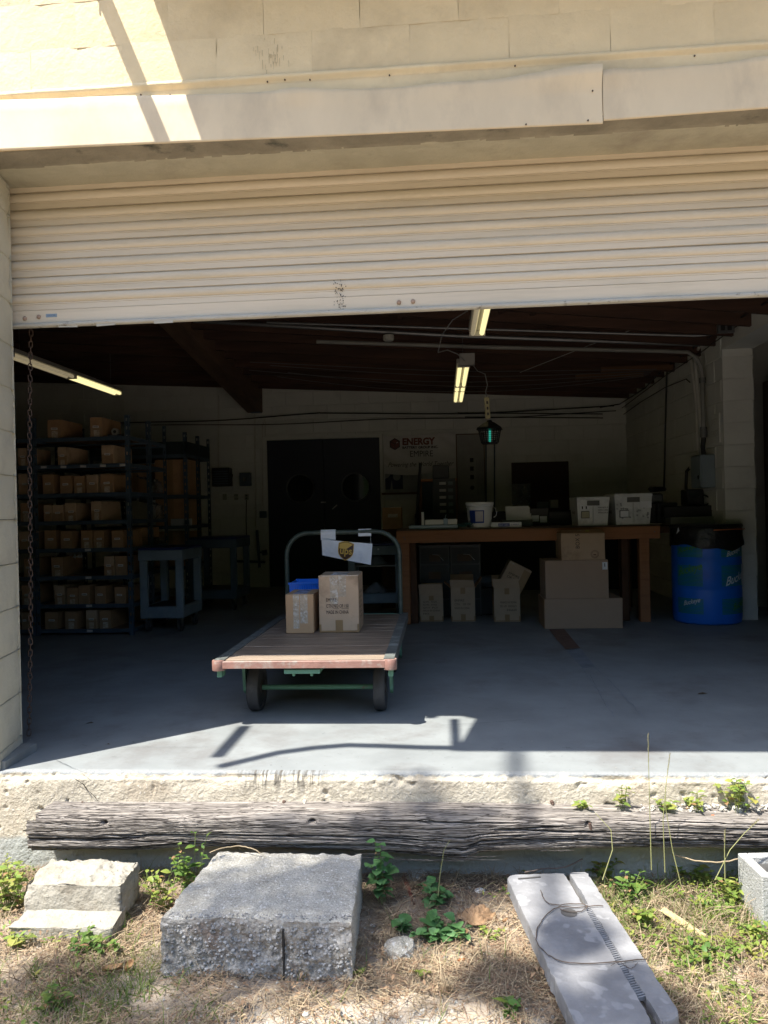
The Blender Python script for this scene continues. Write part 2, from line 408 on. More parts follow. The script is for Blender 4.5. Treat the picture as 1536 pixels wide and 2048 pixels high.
for k in range(4):
    b = MB(); j = .003; vs = []
    for i in range(6):
        for q in range(5):
            e = i in (0, 5) or q in (0, 4); vs.append((.268*i/5+(random.uniform(-.006, .006) if i == 5 else 0), random.uniform(-.001, .001)+(.006 if e else 0), .196*q/4))
    b.grid(vs, 6, 5); b.add([(.268, .006, 0), (.268, .2, 0), (.268, .2, .196), (.268, .006, .196)], [(0, 1, 2, 3)]); b.add([(0, .006, 0), (0, .2, 0), (0, .2, .196), (0, .006, .196)], [(0, 3, 2, 1)])
    pj.append(b.mesh('block', inner_m, True))
for r in range(13):
    o = put('block', pj[r % 4], rw, (2.575, 3.99, r*.2+.002)); o.scale = (1, 1, 1 if r < 12 else .35)
b = MB()
for r in range(1): b.box(2.572, 2.85, .3, 4.1, 2.468, 2.476)
b.build('opening_soffit', inner_m, rw)
MB().box(3.05, 3.10, 3.2, 4.3, 0, 2.2).build('side_room_door_leaf', M('brown_door_wood', (.08, .055, .035), .5), rw)
box_struct('left_wall', inner_m, [(-7.2, -7.0, .27, 7.62, 0, 4.4)])
box_struct('side_room_wall', inner_m, [(6.4, 6.6, .27, 7.62, 0, 3.2), (2.84, 6.4, 4.9, 5.0, 0, 3.0)])
# --- floor slab
nu, nv = 260, 140
xs = np.concatenate([np.linspace(-7, -2.2, 20), np.linspace(-2.15, 2.2, 400), np.linspace(2.3, 6.4, 20)]); nu = len(xs); ys = np.concatenate([np.linspace(.004, 1.2, 70), np.linspace(1.25, 7.62, 70)])
X, Y = np.meshgrid(xs, ys, indexing='ij'); Z = .0015*fbm(X*1.5, Y*1.5); Z[:, 0] -= .004; Y[:, 0] += .012+.016*fbm(xs*11, xs*0+3, .5, 3)
floor = struct(npgrid('floor', np.stack([X, Y, Z], -1), nu, nv, floor_m))
# floor wear: worn patch, crack lines, brown mortar patch, grit
patch_m = M('brown_mortar_patch', (.17, .10, .07), .9, .2, 20)
grey_patch = M('grey_mortar_patch', (.20, .22, .24), .85, .2, 12)
line_m = M('floor_crack_dirt', (.075, .085, .095), .95, .2, 30, bump=0)
def flat(pts, z, mat, name):
    b = MB(); b.add([(p.x, p.y, z) for p in pts], [tuple(range(len(pts)-1, -1, -1))]); return b.build(name, mat, floor)
def fpoly(px, z, mat, name):
    pts = [Q(a, c) for a, c in px]; o = flat(pts, z, mat, name)
    nrm = o.data.polygons[0].normal
    if nrm.z < 0: o.data.flip_normals()
fpoly([(1098, 1260), (1128, 1259), (1147, 1282), (1160, 1297), (1132, 1300), (1113, 1280)], .006, patch_m, 'mortar_patch')
fpoly([(1132, 1302), (1162, 1299), (1190, 1335), (1165, 1338)], .005, grey_patch, 'mortar_patch')
def crack(pts, w, mat=line_m, z=.005):
    P3 = []
    for (a, c), (d, e) in zip(pts[:-1], pts[1:]):
        p, q = Q(a, c), Q(d, e); n = max(2, int((q-p).length/.03))
        for k in range(n): P3.append(p.lerp(q, k/n)+Vector((random.uniform(-1, 1), random.uniform(-1, 1), 0))*w*1.6)
    vs = []
    for i, p in enumerate(P3):
        d = (P3[min(i+1, len(P3)-1)]-P3[max(i-1, 0)]).normalized(); nn = Vector((-d.y, d.x, 0))*w*random.uniform(.25, 1)
        vs += [(p.x-nn.x, p.y-nn.y, z), (p.x+nn.x, p.y+nn.y, z)]
    b = MB(); b.grid(vs, len(P3), 2, flip=True); b.build('floor_crack', mat, floor)
crack([(1165, 1338), (1200, 1390), (1232, 1440)], .004, grey_patch)
crack([(1190, 1335), (1240, 1385), (1290, 1440)], .004, grey_patch)
crack([(112, 1522), (160, 1544), (185, 1552)], .0015)
crack([(240, 1496), (430, 1496)], .001)
crack([(880, 1452), (960, 1448), (1060, 1440)], .0015)
crack([(1180, 1350), (1215, 1420)], .001)
for k in range(120):
    a = random.uniform(60, 1500); c = random.uniform(1340, 1530); L = random.uniform(5, 30); t = random.uniform(-.5, .5)
    crack([(a, c), (a+L, c+L*t*.5)], random.choice([.0009, .0015]))
gm = M('floor_grit', (.30, .28, .25), .9, .4, 40)
b = MB()
for k in range(170):
    p = Q(random.uniform(20, 1500), 1330+210*random.random()**.5); r = random.uniform(.0015, .005)
    b.add([p+Vector((random.uniform(-1, 1)*r, random.uniform(-1, 1)*r, random.uniform(0, .8)*r+.001)) for _ in range(4)], [(0, 1, 2), (0, 2, 3), (0, 3, 1), (1, 3, 2)])
tag(b.build('floor_grit', gm), 'fine grit and paint chips scattered on the grey floor', 'grit', kind='stuff')
for (a, c, s) in ((180, 1447, .02), (1405, 1388, .03), (215, 1490, .012)):
    p = Q(a, c); o = MB().add([(-s, -.3*s, .002), (0, -.5*s, .006), (s, 0, .003), (.2*s, .5*s, .007), (-.6*s, .35*s, .003)], [(0, 1, 4), (1, 3, 4), (1, 2, 3)]).build('fallen_leaf', M('dry_leaf', (.10, .07, .04), .8)); o.location = p
    tag(o, {180: 'small dark dry leaf lying on the floor near the left jamb', 1405: 'curled dark leaf on the shaded floor at the right', 215: 'pale leaf scrap just behind the sunlit strip'}[a], 'leaf')
# --- dock face with crumbling lip
def face_mat():
    mt = M('dock_concrete', (.50, .45, .355), .9, .16, 9, (.42, .35, .26), (.5, .72), 2.8, .8, 70, fleck=(.62, .57, .48), fscale=70, fthr=.63)
    n = mt.node_tree.nodes; L = mt.node_tree.links; b = n['Principled BSDF']; src = b.inputs['Base Color'].links[0].from_socket
    tc = n.new('ShaderNodeTexCoord'); sp = n.new('ShaderNodeSeparateXYZ'); L.new(tc.outputs['Object'], sp.inputs[0])
    ns = n.new('ShaderNodeTexNoise'); ns.inputs['Scale'].default_value = 14; ns.inputs['Detail'].default_value = 6; L.new(tc.outputs['Object'], ns.inputs[0])
    ma = n.new('ShaderNodeMath'); ma.operation = 'MULTIPLY_ADD'; L.new(ns.outputs[0], ma.inputs[0]); ma.inputs[1].default_value = .05; L.new(sp.outputs[2], ma.inputs[2])
    mr = n.new('ShaderNodeMapRange'); mr.inputs[1].default_value = .012; mr.inputs[2].default_value = .020; L.new(ma.outputs[0], mr.inputs[0])
    mx = n.new('ShaderNodeMix'); mx.data_type = 'RGBA'; L.new(mr.outputs[0], mx.inputs[0]); L.new(src, mx.inputs[6]); mx.inputs[7].default_value = (.26, .27, .27, 1)
    # streaks: vertical black mould running down from the lip
    mp = n.new('ShaderNodeMapping'); mp.inputs['Scale'].default_value = (22, 1, 2.2); L.new(tc.outputs['Object'], mp.inputs[0])
    n3 = n.new('ShaderNodeTexNoise'); n3.inputs['Scale'].default_value = 3; n3.inputs['Detail'].default_value = 4; L.new(mp.outputs[0], n3.inputs[0])
    n4 = n.new('ShaderNodeMath'); n4.operation = 'ADD'; L.new(sp.outputs[0], n4.inputs[0]); n4.inputs[1].default_value = .68; n5 = n.new('ShaderNodeMath'); n5.operation = 'ABSOLUTE'; L.new(n4.outputs[0], n5.inputs[0]); n4 = n5
    m1 = n.new('ShaderNodeMapRange'); m1.inputs[1].default_value = .47; m1.inputs[2].default_value = .58; L.new(n3.outputs[0], m1.inputs[0])
    m2 = n.new('ShaderNodeMapRange'); m2.inputs[1].default_value = .22; m2.inputs[2].default_value = .10; L.new(n4.outputs[0], m2.inputs[0])
    m3 = n.new('ShaderNodeMapRange'); m3.inputs[1].default_value = -.09; m3.inputs[2].default_value = -.02; L.new(sp.outputs[2], m3.inputs[0])
    k1 = n.new('ShaderNodeMath'); k1.operation = 'MULTIPLY'; L.new(m1.outputs[0], k1.inputs[0]); L.new(m2.outputs[0], k1.inputs[1])
    k2 = n.new('ShaderNodeMath'); k2.operation = 'MULTIPLY'; L.new(k1.outputs[0], k2.inputs[0]); L.new(m3.outputs[0], k2.inputs[1])
    my = n.new('ShaderNodeMix'); my.data_type = 'RGBA'; L.new(k2.outputs[0], my.inputs[0]); L.new(mx.outputs[2], my.inputs[6]); my.inputs[7].default_value = (.10, .09, .075, 1)
    # lower band has old pale blue-grey paint
    m5 = n.new('ShaderNodeMapRange'); m5.inputs[1].default_value = -.235; m5.inputs[2].default_value = -.26; L.new(ma.outputs[0], m5.inputs[0])
    mz = n.new('ShaderNodeMix'); mz.data_type = 'RGBA'; L.new(m5.outputs[0], mz.inputs[0]); L.new(my.outputs[2], mz.inputs[6]); mz.inputs[7].default_value = (.36, .37, .34, 1)
    L.new(mz.outputs[2], b.inputs['Base Color']); return mt
nu, nv = 1000, 96
xs = np.linspace(-3.4, 3.4, nu); t = np.linspace(0, 1, nv)
# arc length profile: 0.05 m back on top, round the lip, down the face
s = t*.66
py = np.where(s < .03, .03-s, np.where(s < .06, -.012*(1-np.cos((s-.03)/.03*PI/2)), -.012)); pz = np.where(s < .03, .001, np.where(s < .06, -.022*np.sin((s-.03)/.03*PI/2), -.022-(s-.06)))
X = np.repeat(xs[:, None], nv, 1); PY = np.repeat(py[None], nu, 0); PZ = np.repeat(pz[None], nu, 0)
lip = np.exp(-((s-.055)/.03)**2)[None]
crumb = np.clip(fbm(X*5, PZ*8+3, .5, 4)-.05, 0, 1)*.045*lip+np.clip(fbm(X*30, PZ*30, 2.5, 3)-.15, 0, 1)*.03*lip
rough_ = .0032*fbm(X*28, PZ*28+PY*20, .3, 4)+.006*fbm(X*3, PZ*5)
pits = -np.clip(fbm(X*22+50, PZ*26, .9, 3)-.42, 0, 1)*.06
V = np.stack([X, PY+(rough_+crumb-pits)*np.clip((s-.02)/.02, 0, 1)[None], PZ-crumb*.55*np.clip((s-.02)/.02, 0, 1)[None]-.002*(s > .02)], -1)
dockf = npgrid('loading_dock_face', V, nu, nv, face_mat(), flip=True)
struct(dockf)

b = MB(); pts = [P(a, c, -.020) for a, c in ((150, 1556), (168, 1568), (176, 1580), (188, 1590), (196, 1600), (214, 1609))]; vs = []
for i, p in enumerate(pts):
    for k in range(3 if i < len(pts)-1 else 1):
        q = p.lerp(pts[i+1], k/3) if i < len(pts)-1 else p; w = random.uniform(.001, .0032); vs += [(q.x-w, -.024, q.z+random.uniform(-.002, .002)), (q.x+w, -.024, q.z)]
b.grid(vs, len(vs)//2, 2); b.build('face_crack', M('deep_crack', (.03, .028, .025), .95), dockf)
b = MB()
for k in range(32):   # mould streaks running down the blocks
    x = random.gauss(-.66, .035); z0 = random.uniform(2.89, 3.03); w = random.uniform(.0005, .0016); L = random.uniform(.01, .04); b.add([(x-w, -.0032, z0), (x+w, -.0032, z0), (x+w*.5, -.0032, z0-L), (x-w*.5, -.0032, z0-L)], [(0, 3, 2, 1)])
tag(b.build('mould_streaks', M('grey_mould', (.50, .41, .26), .9), fw), 'dark mould streaks on the blocks', kind='stuff')
# ============================================================ ROLLER SHUTTER
sh = thing('roller_shutter', 'half raised cream roller shutter door of ribbed steel slats', 'roller shutter', (0, .33, 1.97))
prof = [(0, 0), (.004, .0012), (.004, .003), (0, .0042), (0, .0285), (.0025, .0298), (0, .031), (0, .0365), (.0022, .0375), (0, .0385), (-.0025, .0405), (-.0068, .046), (-.0092, .054), (-.0092, .062), (-.0065, .070), (-.002, .0765), (.005, .0795), (.005, .084)]
b = MB(); vs = []
for x in (-2.05, .1, 2.27):
    for y, z in prof: vs.append((x, y, z))
b.grid(vs, 3, len(prof), flip=False)
slm = b.mesh('slat', shut_m, True); slm.set_sharp_from_angle(angle=math.radians(35))
for k in range(9):
    put('slat', slm, sh, (0, random.uniform(-.0022, .0022), .072+.079*k), (random.uniform(-.03, .03), random.uniform(-.0006, .0006), random.uniform(-.0006, .0006)))
bb = MB().box(-1.985, 2.26, -.006, .012, .012, .073)
bottom = bb.build('bottom_bar', shut_m, sh)
b = MB(); V = []
nu = 300
for i in range(nu):
    x = -1.985+4.245*i/(nu-1); d = .004*float(fbm(x*4, 1.)); dz = .004*float(fbm(x*13, 2.))
    for y, z in ((-.007, .014), (-.020-d, .012), (-.021-d, .0+dz*.4), (-.018-d, -.006+dz), (.0, -.008), (.015, -.004)): V.append((x, y, z))
npgrid('angle_lip', V, nu, 6, M('chipped_shutter_lip', (.47, .44, .37), .7, .1, 5, (.2, .17, .13), (.6, .68), 18., .4, 60), bottom, flip=True)
for (px, py) in ((50, 637), (78, 634), (798, 605), (826, 603)):
    p = P(px, py, .324); MB().lathe([(.0105, 0), (.0105, .003), (.007, .007), (.002, .0085)], n=10).build('bolt', M('shutter_bolt', (.36, .25, .18), .5), bottom, True, loc=(p.x, -.007, p.z-1.97)).rotation_euler = (PI/2, 0, 0)
p = P(103, 631, .324); st = MB().bev(-.027, .027, -.0075, -.006, -.008, .008, .0006).build('maker_sticker', M('blue_silver_sticker', (.30, .38, .45), .3), bottom, loc=(p.x, 0, p.z-1.97))
text('DOOR', .011, (-.019, -.0079, -.004), M('sticker_blue', (.06, .14, .3), .4), bottom, fit=.036, name='sticker_print').location = (p.x-.018, -.0079, p.z-1.97-.004)
b = MB()
for k in range(75):
    px = random.gauss(random.choice([672, 684, 679]), 3.2); py = random.uniform(558, 622); q = P(px, py, .31)
    s = random.uniform(.0006, .0022); z = q.z-1.97
    ph = (z-.072) % .079; y = -.0145 if .04 < ph < .076 and z > .072 else -.0075
    b.box(q.x-s, q.x+s, y-.0005, y, z-s*random.uniform(.8, 2), z+s)
tag(b.build('scuff_marks', ink, sh), 'dark chipped scuffs', kind='stuff')
for sx in (-2.075, 2.30): MB().box(sx-.03, sx+.03, .0, .06, -1.97, .75).build('guide_rail', M('guide_steel', (.12, .11, .10), .5, metal=.5), sh)
# torn paint tags hanging from the bar
for px in (140, 215, 330):
    q = P(px, 652, .33); MB().box(-.045, .045, -.004, 0, -.012, 0, R=Matrix.Rotation(random.uniform(-.1, .05), 3, 'Y')).build('bent_seal_piece', M('chipped_shutter_lip', ()), bottom, loc=(q.x, -.015, -.002))

# ============================================================ HANGING CHAIN
ch = thing('hanging_chain', 'rusty dark pull chain hanging beside the left jamb', 'chain', (0, 0, 0))
top = P(63, 652, .42); bot = P(57, 1465, .42); ch.location = (top.x, .42, 0)
b = MB(); pts = []
for k in range(10):
    t = 2*PI*k/10; pts.append((math.cos(t)*.0085, 0, math.sin(t)*.012+(.006 if math.sin(t) > 0 else -.006)))
b.tube(pts, .0027, 4, closed=True); lm = b.mesh('chain_link', rust_m, True)
z = 2.02; k = 0
while z > .02:
    t = 1-z/2.0; o = put('chain_link', lm, ch, ((bot.x-top.x)*t+.006*math.sin(z*3), random.uniform(-.001, .001), z), (random.uniform(-.15, .15), random.uniform(-.12, .12), (PI/2 if k % 2 else 0)+random.uniform(.3, .6)))
    z -= .0275; k += 1

# ============================================================ TIMBER
def timber():
    nu, nv = 1050, 250
    x0, x1 = -1.70, 2.3
    u = np.linspace(0, 1, nu)[:, None]; v = np.linspace(0, 1, nv)[None, :]
    x = x0+(x1-x0)*u+0*v
    zt = np.interp(x, [-1.7, -1.5, -.25, 1.2, 2.3], [-.118, -.120, -.108, -.118, -.122])
    zb = np.interp(x, [-1.7, -1.4, -.9, -.3, .06, .12, .5, 1.2, 2.3], [-.272, -.268, -.246, -.262, -.282, -.258, -.236, -.226, -.228])
    zb = zb+.008*fbm(x*4, x*0+1)
    D = .155                                             # depth in Y
    a = .22; c = .82                                      # top | front | bottom split
    front = np.clip((v-a)/(c-a), 0, 1)
    y = np.where(v < a, -.012-D*(v/a), np.where(v > c, -.012-D*(1-(v-c)/(1-c)), -.012-D))
    z = zt+(zb-zt)*front
    rnd = np.exp(-((v-a)/.05)**2)+np.exp(-((v-c)/.06)**2); y = y+rnd*.016
    y = y+.02*np.sin(front*PI)*-0.4
    s = v*.40+0*u
    flow = .014*fbm(x*1.3, s*3, 1.)+.004*fbm(x*6, s*14, 2.)
    w_ = s+flow
    d = .0022*(fbm(x*1.2, w_*38, .5, 3)+1)+.0022*fbm(x*4, w_*150, 1.5, 3)+.0012*fbm(x*30, w_*300, 2.5, 2)
    st = np.round((fbm(x*.8, w_*17, 6., 2)+1)*3.5)/3.5; d = d+st*.008*np.clip(front*2-.2, 0, 1)
    rr = np.random.RandomState(4); xu = x[:, 0]
    for k in range(300):
        big = k < 60; xc = rr.uniform(-1.75, 2.3); L = rr.uniform(.25, 1.1) if big else rr.uniform(.06, .4)
        sc = rr.choice([rr.uniform(.10, .36), rr.uniform(.20, .35), rr.uniform(.03, .35)]); w0 = rr.uniform(.0022, .0052) if big else rr.uniform(.0012, .0024); dp = rr.uniform(.014, .034) if big else rr.uniform(.004, .011)
        m_ = np.where(np.abs(xu-xc) < L/2)[0]
        if len(m_) < 3: continue
        a0, a1 = m_[0], m_[-1]+1; tx = (xu[a0:a1]-xc)/(L/2); tp = np.clip(1-tx*tx, 0, 1)**.6; sl_ = rr.uniform(-.012, .012)
        jag = .0035*vnoise(xu[a0:a1]*22+k, np.zeros(a1-a0)+k*.7)
        cc = (sc+sl_*tx+jag)[:, None]; d[a0:a1] += dp*tp[:, None]*np.exp(-((w_[a0:a1]-cc)/(w0*(.35+.65*tp[:, None])))**2)
        if big and rr.rand() < .6:      # lifted or sunken plate below the crack
            d[a0:a1] += rr.uniform(-.006, .010)*tp[:, None]*np.clip((w_[a0:a1]-cc)/.002, 0, 1)*np.clip(1-(w_[a0:a1]-cc)/.022, 0, 1)
    # inward normals
    ny = np.where(v < a, .15, np.where(v > c, .15, 1.)); nz = np.where(v < a, -1., np.where(v > c, 1., 0)); sm = .05
    y = y+d*ny; z = z+d*nz*.8
    # ragged ends: push end fibres in
    e = .022*(fbm(w_*60, w_*0+.5, .5, 3)+.3)+.012*np.abs(vnoise(w_*25, w_*0+2, 1.)); e0 = np.clip(1-(u*nu)/30., 0, 1)
    x = x+e0*np.where(v < .3, .035, 0)+e0*e*1.0
    # bolt holes and knot
    for (px, pyy, rr) in ((625, 1642, .012), (210, 1645, .014), (590, 1622, .02), (1177, 1648, .014)):
        q = P(px, pyy, -.16); dd = ((x-q.x)/(1.9 if rr != .014 else 1.4))**2+(z-q.z)**2; y = y+.035*np.exp(-dd/(rr*.55)**2)*(front > 0)
    V = np.stack([x, y, z], -1)
    m_ = M('weathered_grey_timber', (.33, .295, .26), .95, .4, 5, (.17, .15, .135), (.45, .68), 3, .6, 40, stretch=(1., 10, 22), fleck=(.34, .31, .28), fscale=8, fthr=.57)
    n = m_.node_tree.nodes; L = m_.node_tree.links; b = n['Principled BSDF']; acc = b.inputs['Base Color'].links[0].from_socket; tc = n.new('ShaderNodeTexCoord')
    wn = n.new('ShaderNodeTexNoise'); wn.inputs['Scale'].default_value = 5; L.new(tc.outputs['Object'], wn.inputs[0])
    for (sx_, sz_, wd) in ((2.2, 75, .030), (5, 170, .035), (1.2, 34, .018)):
        mp = n.new('ShaderNodeMapping'); mp.inputs['Scale'].default_value = (sx_, sz_, sz_); mp.inputs['Location'].default_value = (sz_, 1, 2)
        ad = n.new('ShaderNodeVectorMath'); ad.operation = 'MULTIPLY_ADD'; L.new(wn.outputs['Color'], ad.inputs[0]); ad.inputs[1].default_value = (0, 0, .03); L.new(tc.outputs['Object'], ad.inputs[2]); L.new(ad.outputs[0], mp.inputs[0])
        t = n.new('ShaderNodeTexNoise'); t.inputs['Scale'].default_value = 1.; t.inputs['Detail'].default_value = 2; L.new(mp.outputs[0], t.inputs[0])
        s1 = n.new('ShaderNodeMath'); s1.operation = 'SUBTRACT'; L.new(t.outputs[0], s1.inputs[0]); s1.inputs[1].default_value = .5
        s2 = n.new('ShaderNodeMath'); s2.operation = 'ABSOLUTE'; L.new(s1.outputs[0], s2.inputs[0])
        mr = n.new('ShaderNodeMapRange'); mr.inputs[1].default_value = wd; mr.inputs[2].default_value = wd*.3; L.new(s2.outputs[0], mr.inputs[0])
        mx = n.new('ShaderNodeMix'); mx.data_type = 'RGBA'; L.new(mr.outputs[0], mx.inputs[0]); L.new(acc, mx.inputs[6]); mx.inputs[7].default_value = (.05, .042, .037, 1); acc = mx.outputs[2]
    L.new(acc, b.inputs['Base Color'])
    o = thing('weathered_timber', 'long cracked grey weathered timber baulk bolted along the dock face', 'timber', (0, 0, 0))
    npgrid('timber_body', V, nu, nv, m_, o, flip=False)
    # end face
    e = V[0]; cpt = e.mean(0); b = MB(); vs = [tuple(cpt+np.array([.01, 0, 0]))]+[tuple(p) for p in e]; b.add(vs, [(0, i, i+1) for i in range(1, nv)]); b.build('end_grain', m_, o)
    # splinters
    for k in range(26):
        xx = random.choice([random.uniform(-.3, .12), random.uniform(-1.6, 2)]); zz = float(np.interp(xx, [-1.7, -.25, .1, .3, 1.2, 2.3], [-.262, -.272, -.276, -.24, -.222, -.222]))+random.uniform(-.004, .09)*random.random()
        L = random.uniform(.06, .3); w = random.uniform(.001, .0035); yy = -.168-random.uniform(0, .006)
        b = MB(); t = random.uniform(-.02, .02)
        b.add([(-L/2, .004, 0), (0, 0, w), (L/2, .003, t*L), (0, 0, -w), (0, .006, 0)], [(0, 1, 3), (1, 2, 3), (0, 4, 1), (1, 4, 2), (2, 4, 3), (3, 4, 0)])
        b.build('splinter', m_, o, loc=(xx, yy, zz))
    q = P(1180, 1648, -.172); MB().cyl((0, 0, 0), (.004, -.002, -.024), .006, .005, 8).build('bolt', rust_m, o, loc=(q.x, -.165, q.z))
    for (px, py, r) in ((1300, 1624, .03), (1435, 1630, .02)):
        q = P(px, py, -.15); b = MB()
        pts = [(math.cos(t)*r*random.uniform(.6, 1.2), math.sin(t)*r*.35*random.uniform(.6, 1.2), .004*random.random()) for t in np.linspace(0, 2*PI, 9)[:-1]]
        b.add([(0, 0, .008)]+pts, [(0, i+1, (i+1) % 8+1) for i in range(8)]); b.build('rotten_orange_patch', M('orange_rot', (.46, .13, .045), .9, .3, 30, bump=.3), o, loc=(q.x, -.10, -.124))
timber()
for (px, py, lab) in ((165, 1606, 'rusty bolt end in the dock face above the left of the timber'), (568, 1603, 'dark bolt end in the dock face near the middle, first of two'), (609, 1602, 'pale mortar covered bolt end right of the dark one in the dock face'), (1103, 1603, 'bent rusty anchor bolt in the dock face under the soft shadow')):
    q = P(px, py, -.012); o = thing('anchor_bolt', lab, 'bolt', (q.x, -.008, q.z), group='bolts in the dock face')
    mm = rust_m if px != 609 else M('mortar_blob', (.5, .46, .38), .9)
    MB().cyl((0, 0, 0), (.002, -.018, -.002), .0085, .007, 9).build('nut', mm, o); MB().cyl((.002, -.016, -.002), (.003, -.028, -.004), .004, .0035, 7).build('shank', mm, o)

# ============================================================ YARD
def rock_mesh(dims, amp, f, mat, seed, cuts=26, name='rock', crisp=0.):
    sx, sy, sz = dims; bm = bmesh.new(); bmesh.ops.create_cube(bm, size=1); bmesh.ops.subdivide_edges(bm, edges=bm.edges[:], cuts=cuts, use_grid_fill=True)
    co = np.array([v.co[:] for v in bm.verts]); nr = co/np.maximum(np.abs(co).max(1, keepdims=True), 1e-6)
    e = (np.abs(co) > .499).sum(1)
    p = co*np.array([sx, sy, sz]); n = np.sign(co)*(np.abs(co) > .499); n = n/np.maximum(np.linalg.norm(n, axis=1, keepdims=True), 1e-6)
    d = fbm(p[:, 0]*f+seed, p[:, 1]*f, p[:, 2]*f+seed, 4)*amp
    hd = (.5-np.abs(co))*np.array([sx, sy, sz]); hd.sort(axis=1); ed = hd[:, 1]
    chip = np.clip(fbm(p[:, 0]*24+seed, p[:, 1]*24, p[:, 2]*24, 3)+.18, 0, 1)*.014*np.exp(-ed/.010)*(1+crisp)
    p = p+n*d[:, None]-np.sign(co)*(np.abs(co) > .42)*chip[:, None]*.8
    return bm, p, co
def finish(bm, p, mat, name, parent):
    for v, q in zip(bm.verts, p): v.co = Vector(q)
    me = bpy.data.meshes.new(name); bm.to_mesh(me); bm.free(); me.materials.append(mat); me.shade_smooth()
    try: me.set_sharp_from_angle(angle=math.radians(55))
    except Exception: pass
    return put(name, me, parent)
agg = M('coarse_aggregate_concrete', (.50, .475, .41), .92, .16, 22, (.36, .335, .28), (.52, .7), 5, .8, 110, fleck=(.70, .68, .64), fscale=95, fthr=.60)
aggd = M('dark_pebbly_concrete', (.42, .39, .34), .95, .3, 45, (.27, .21, .165), (.5, .66), 9, 1., 70, fleck=(.42, .40, .37), fscale=90, fthr=.62)
def vor(mt, sc, lo, hi, k, bumpd):
    n = mt.node_tree.nodes; L = mt.node_tree.links; b = n['Principled BSDF']; src = b.inputs['Base Color'].links[0].from_socket; tc = n.new('ShaderNodeTexCoord')
    v = n.new('ShaderNodeTexVoronoi'); v.inputs['Scale'].default_value = sc; v.inputs['Randomness'].default_value = 1; L.new(tc.outputs['Object'], v.inputs['Vector'])
    sp = n.new('ShaderNodeSeparateColor'); L.new(v.outputs['Color'], sp.inputs[0])
    mr = n.new('ShaderNodeMapRange'); mr.inputs[1].default_value = 0; mr.inputs[2].default_value = 1; mr.inputs[3].default_value = lo; mr.inputs[4].default_value = hi; L.new(sp.outputs[0], mr.inputs[0])
    th = n.new('ShaderNodeMapRange'); th.inputs[1].default_value = .55; th.inputs[2].default_value = .75; th.inputs[3].default_value = 1; th.inputs[4].default_value = 0; L.new(v.outputs['Distance'], th.inputs[0])
    mu = n.new('ShaderNodeMix'); mu.data_type = 'FLOAT'; L.new(th.outputs[0], mu.inputs[0]); mu.inputs[2].default_value = .45; L.new(mr.outputs[0], mu.inputs[3])
    mx = n.new('ShaderNodeMix'); mx.data_type = 'RGBA'; mx.blend_type = 'MULTIPLY'; mx.inputs[0].default_value = k; L.new(src, mx.inputs[6]); L.new(mu.outputs[0], mx.inputs[7]); L.new(mx.outputs[2], b.inputs['Base Color'])
    bp = n.new('ShaderNodeBump'); bp.inputs['Strength'].default_value = 1; bp.inputs['Distance'].default_value = bumpd; iv = n.new('ShaderNodeMath'); iv.operation = 'MULTIPLY'; iv.inputs[1].default_value = -1; L.new(v.outputs['Distance'], iv.inputs[0]); L.new(iv.outputs[0], bp.inputs['Height'])
    old = b.inputs['Normal'].links[0].from_socket; L.new(old, bp.inputs['Normal']); L.new(bp.outputs[0], b.inputs['Normal'])
vor(agg, 210, .75, 1.25, .5, .0010); vor(aggd, 80, .7, 1.2, .5, .0022)
# big slab
slb = thing('concrete_slab', 'large grey exposed aggregate concrete slab used as a step, partly shaded', 'concrete slab', (-.63, -.43, GROUND))
bm, p, co = rock_mesh((.63, .47, .19), .004, 10, agg, 3, 76)
top_ = co[:, 2] > .4; frt = co[:, 1] < -.49
p[:, 0] += (p[:, 1] > 0)*0+(-(p[:, 1]-.235)/.47)*-.0
p[:, 0] = p[:, 0]*(1.0)+np.where(co[:, 0] < 0, (p[:, 1]+.235)*.10, (p[:, 1]+.235)*-.04)
p[:, 1] += np.where(frt, .018*fbm(p[:, 0]*14, p[:, 2]*14, .7, 4)-(.012*(p[:, 0] > .09)), 0)+np.where(frt, -.03*(co[:, 2]-.5)*-1*.6, 0)
p[:, 2] += .085+np.where(co[:, 2] < -.3, .03*fbm(p[:, 0]*9, p[:, 1]*3, .4), 0)+.004*fbm(p[:, 0]*40, p[:, 1]*40, p[:, 2]*40, 2)
p[:, 1] += np.where(frt, .006*fbm(p[:, 0]*60, p[:, 2]*60, 1.3, 2), 0)
o = finish(bm, p, agg, 'slab_body', slb)
o.data.materials.append(aggd)
for f in o.data.polygons:
    if f.normal.y < -.6: f.material_index = 1
# crevice in front face plus proud pebbles
MB().box(-.003, .003, -.022, .02, -.085, .075).build('front_crack', M('deep_crack', (.03, .028, .025), .95), slb, loc=(.095, -.243, .085))
pm = []
for k in range(4):
    bmx = bmesh.new(); bmesh.ops.create_icosphere(bmx, subdivisions=1, radius=1)
    for v in bmx.verts: v.co *= random.uniform(.7, 1.15); v.co.z *= .7
    me = bpy.data.meshes.new('pebble'); bmx.to_mesh(me); bmx.free(); pm.append(me)
def pebbles(name, pts, mat, parent=None, rng=(.002, .007)):
    vs = []; fs = []; off = 0
    for q in pts:
        me = random.choice(pm); r = random.uniform(*rng); a = random.uniform(0, 6.3); ca, sa = math.cos(a), math.sin(a)
        for v in me.vertices: x, y, z = v.co; vs.append((q[0]+r*(x*ca-y*sa), q[1]+r*(x*sa+y*ca)*random.uniform(.9, 1.1), q[2]+r*z))
        fs += [tuple(i+off for i in f.vertices) for f in me.polygons]; off += len(me.vertices)
    b = MB(); b.v = vs; b.f = fs; return b.build(name, mat, parent)
pebm = M('pebble_mix', (.30, .29, .27), .85, .6, 45, (.5, .48, .44), (.52, .6), 30, .2, 80)
q = []
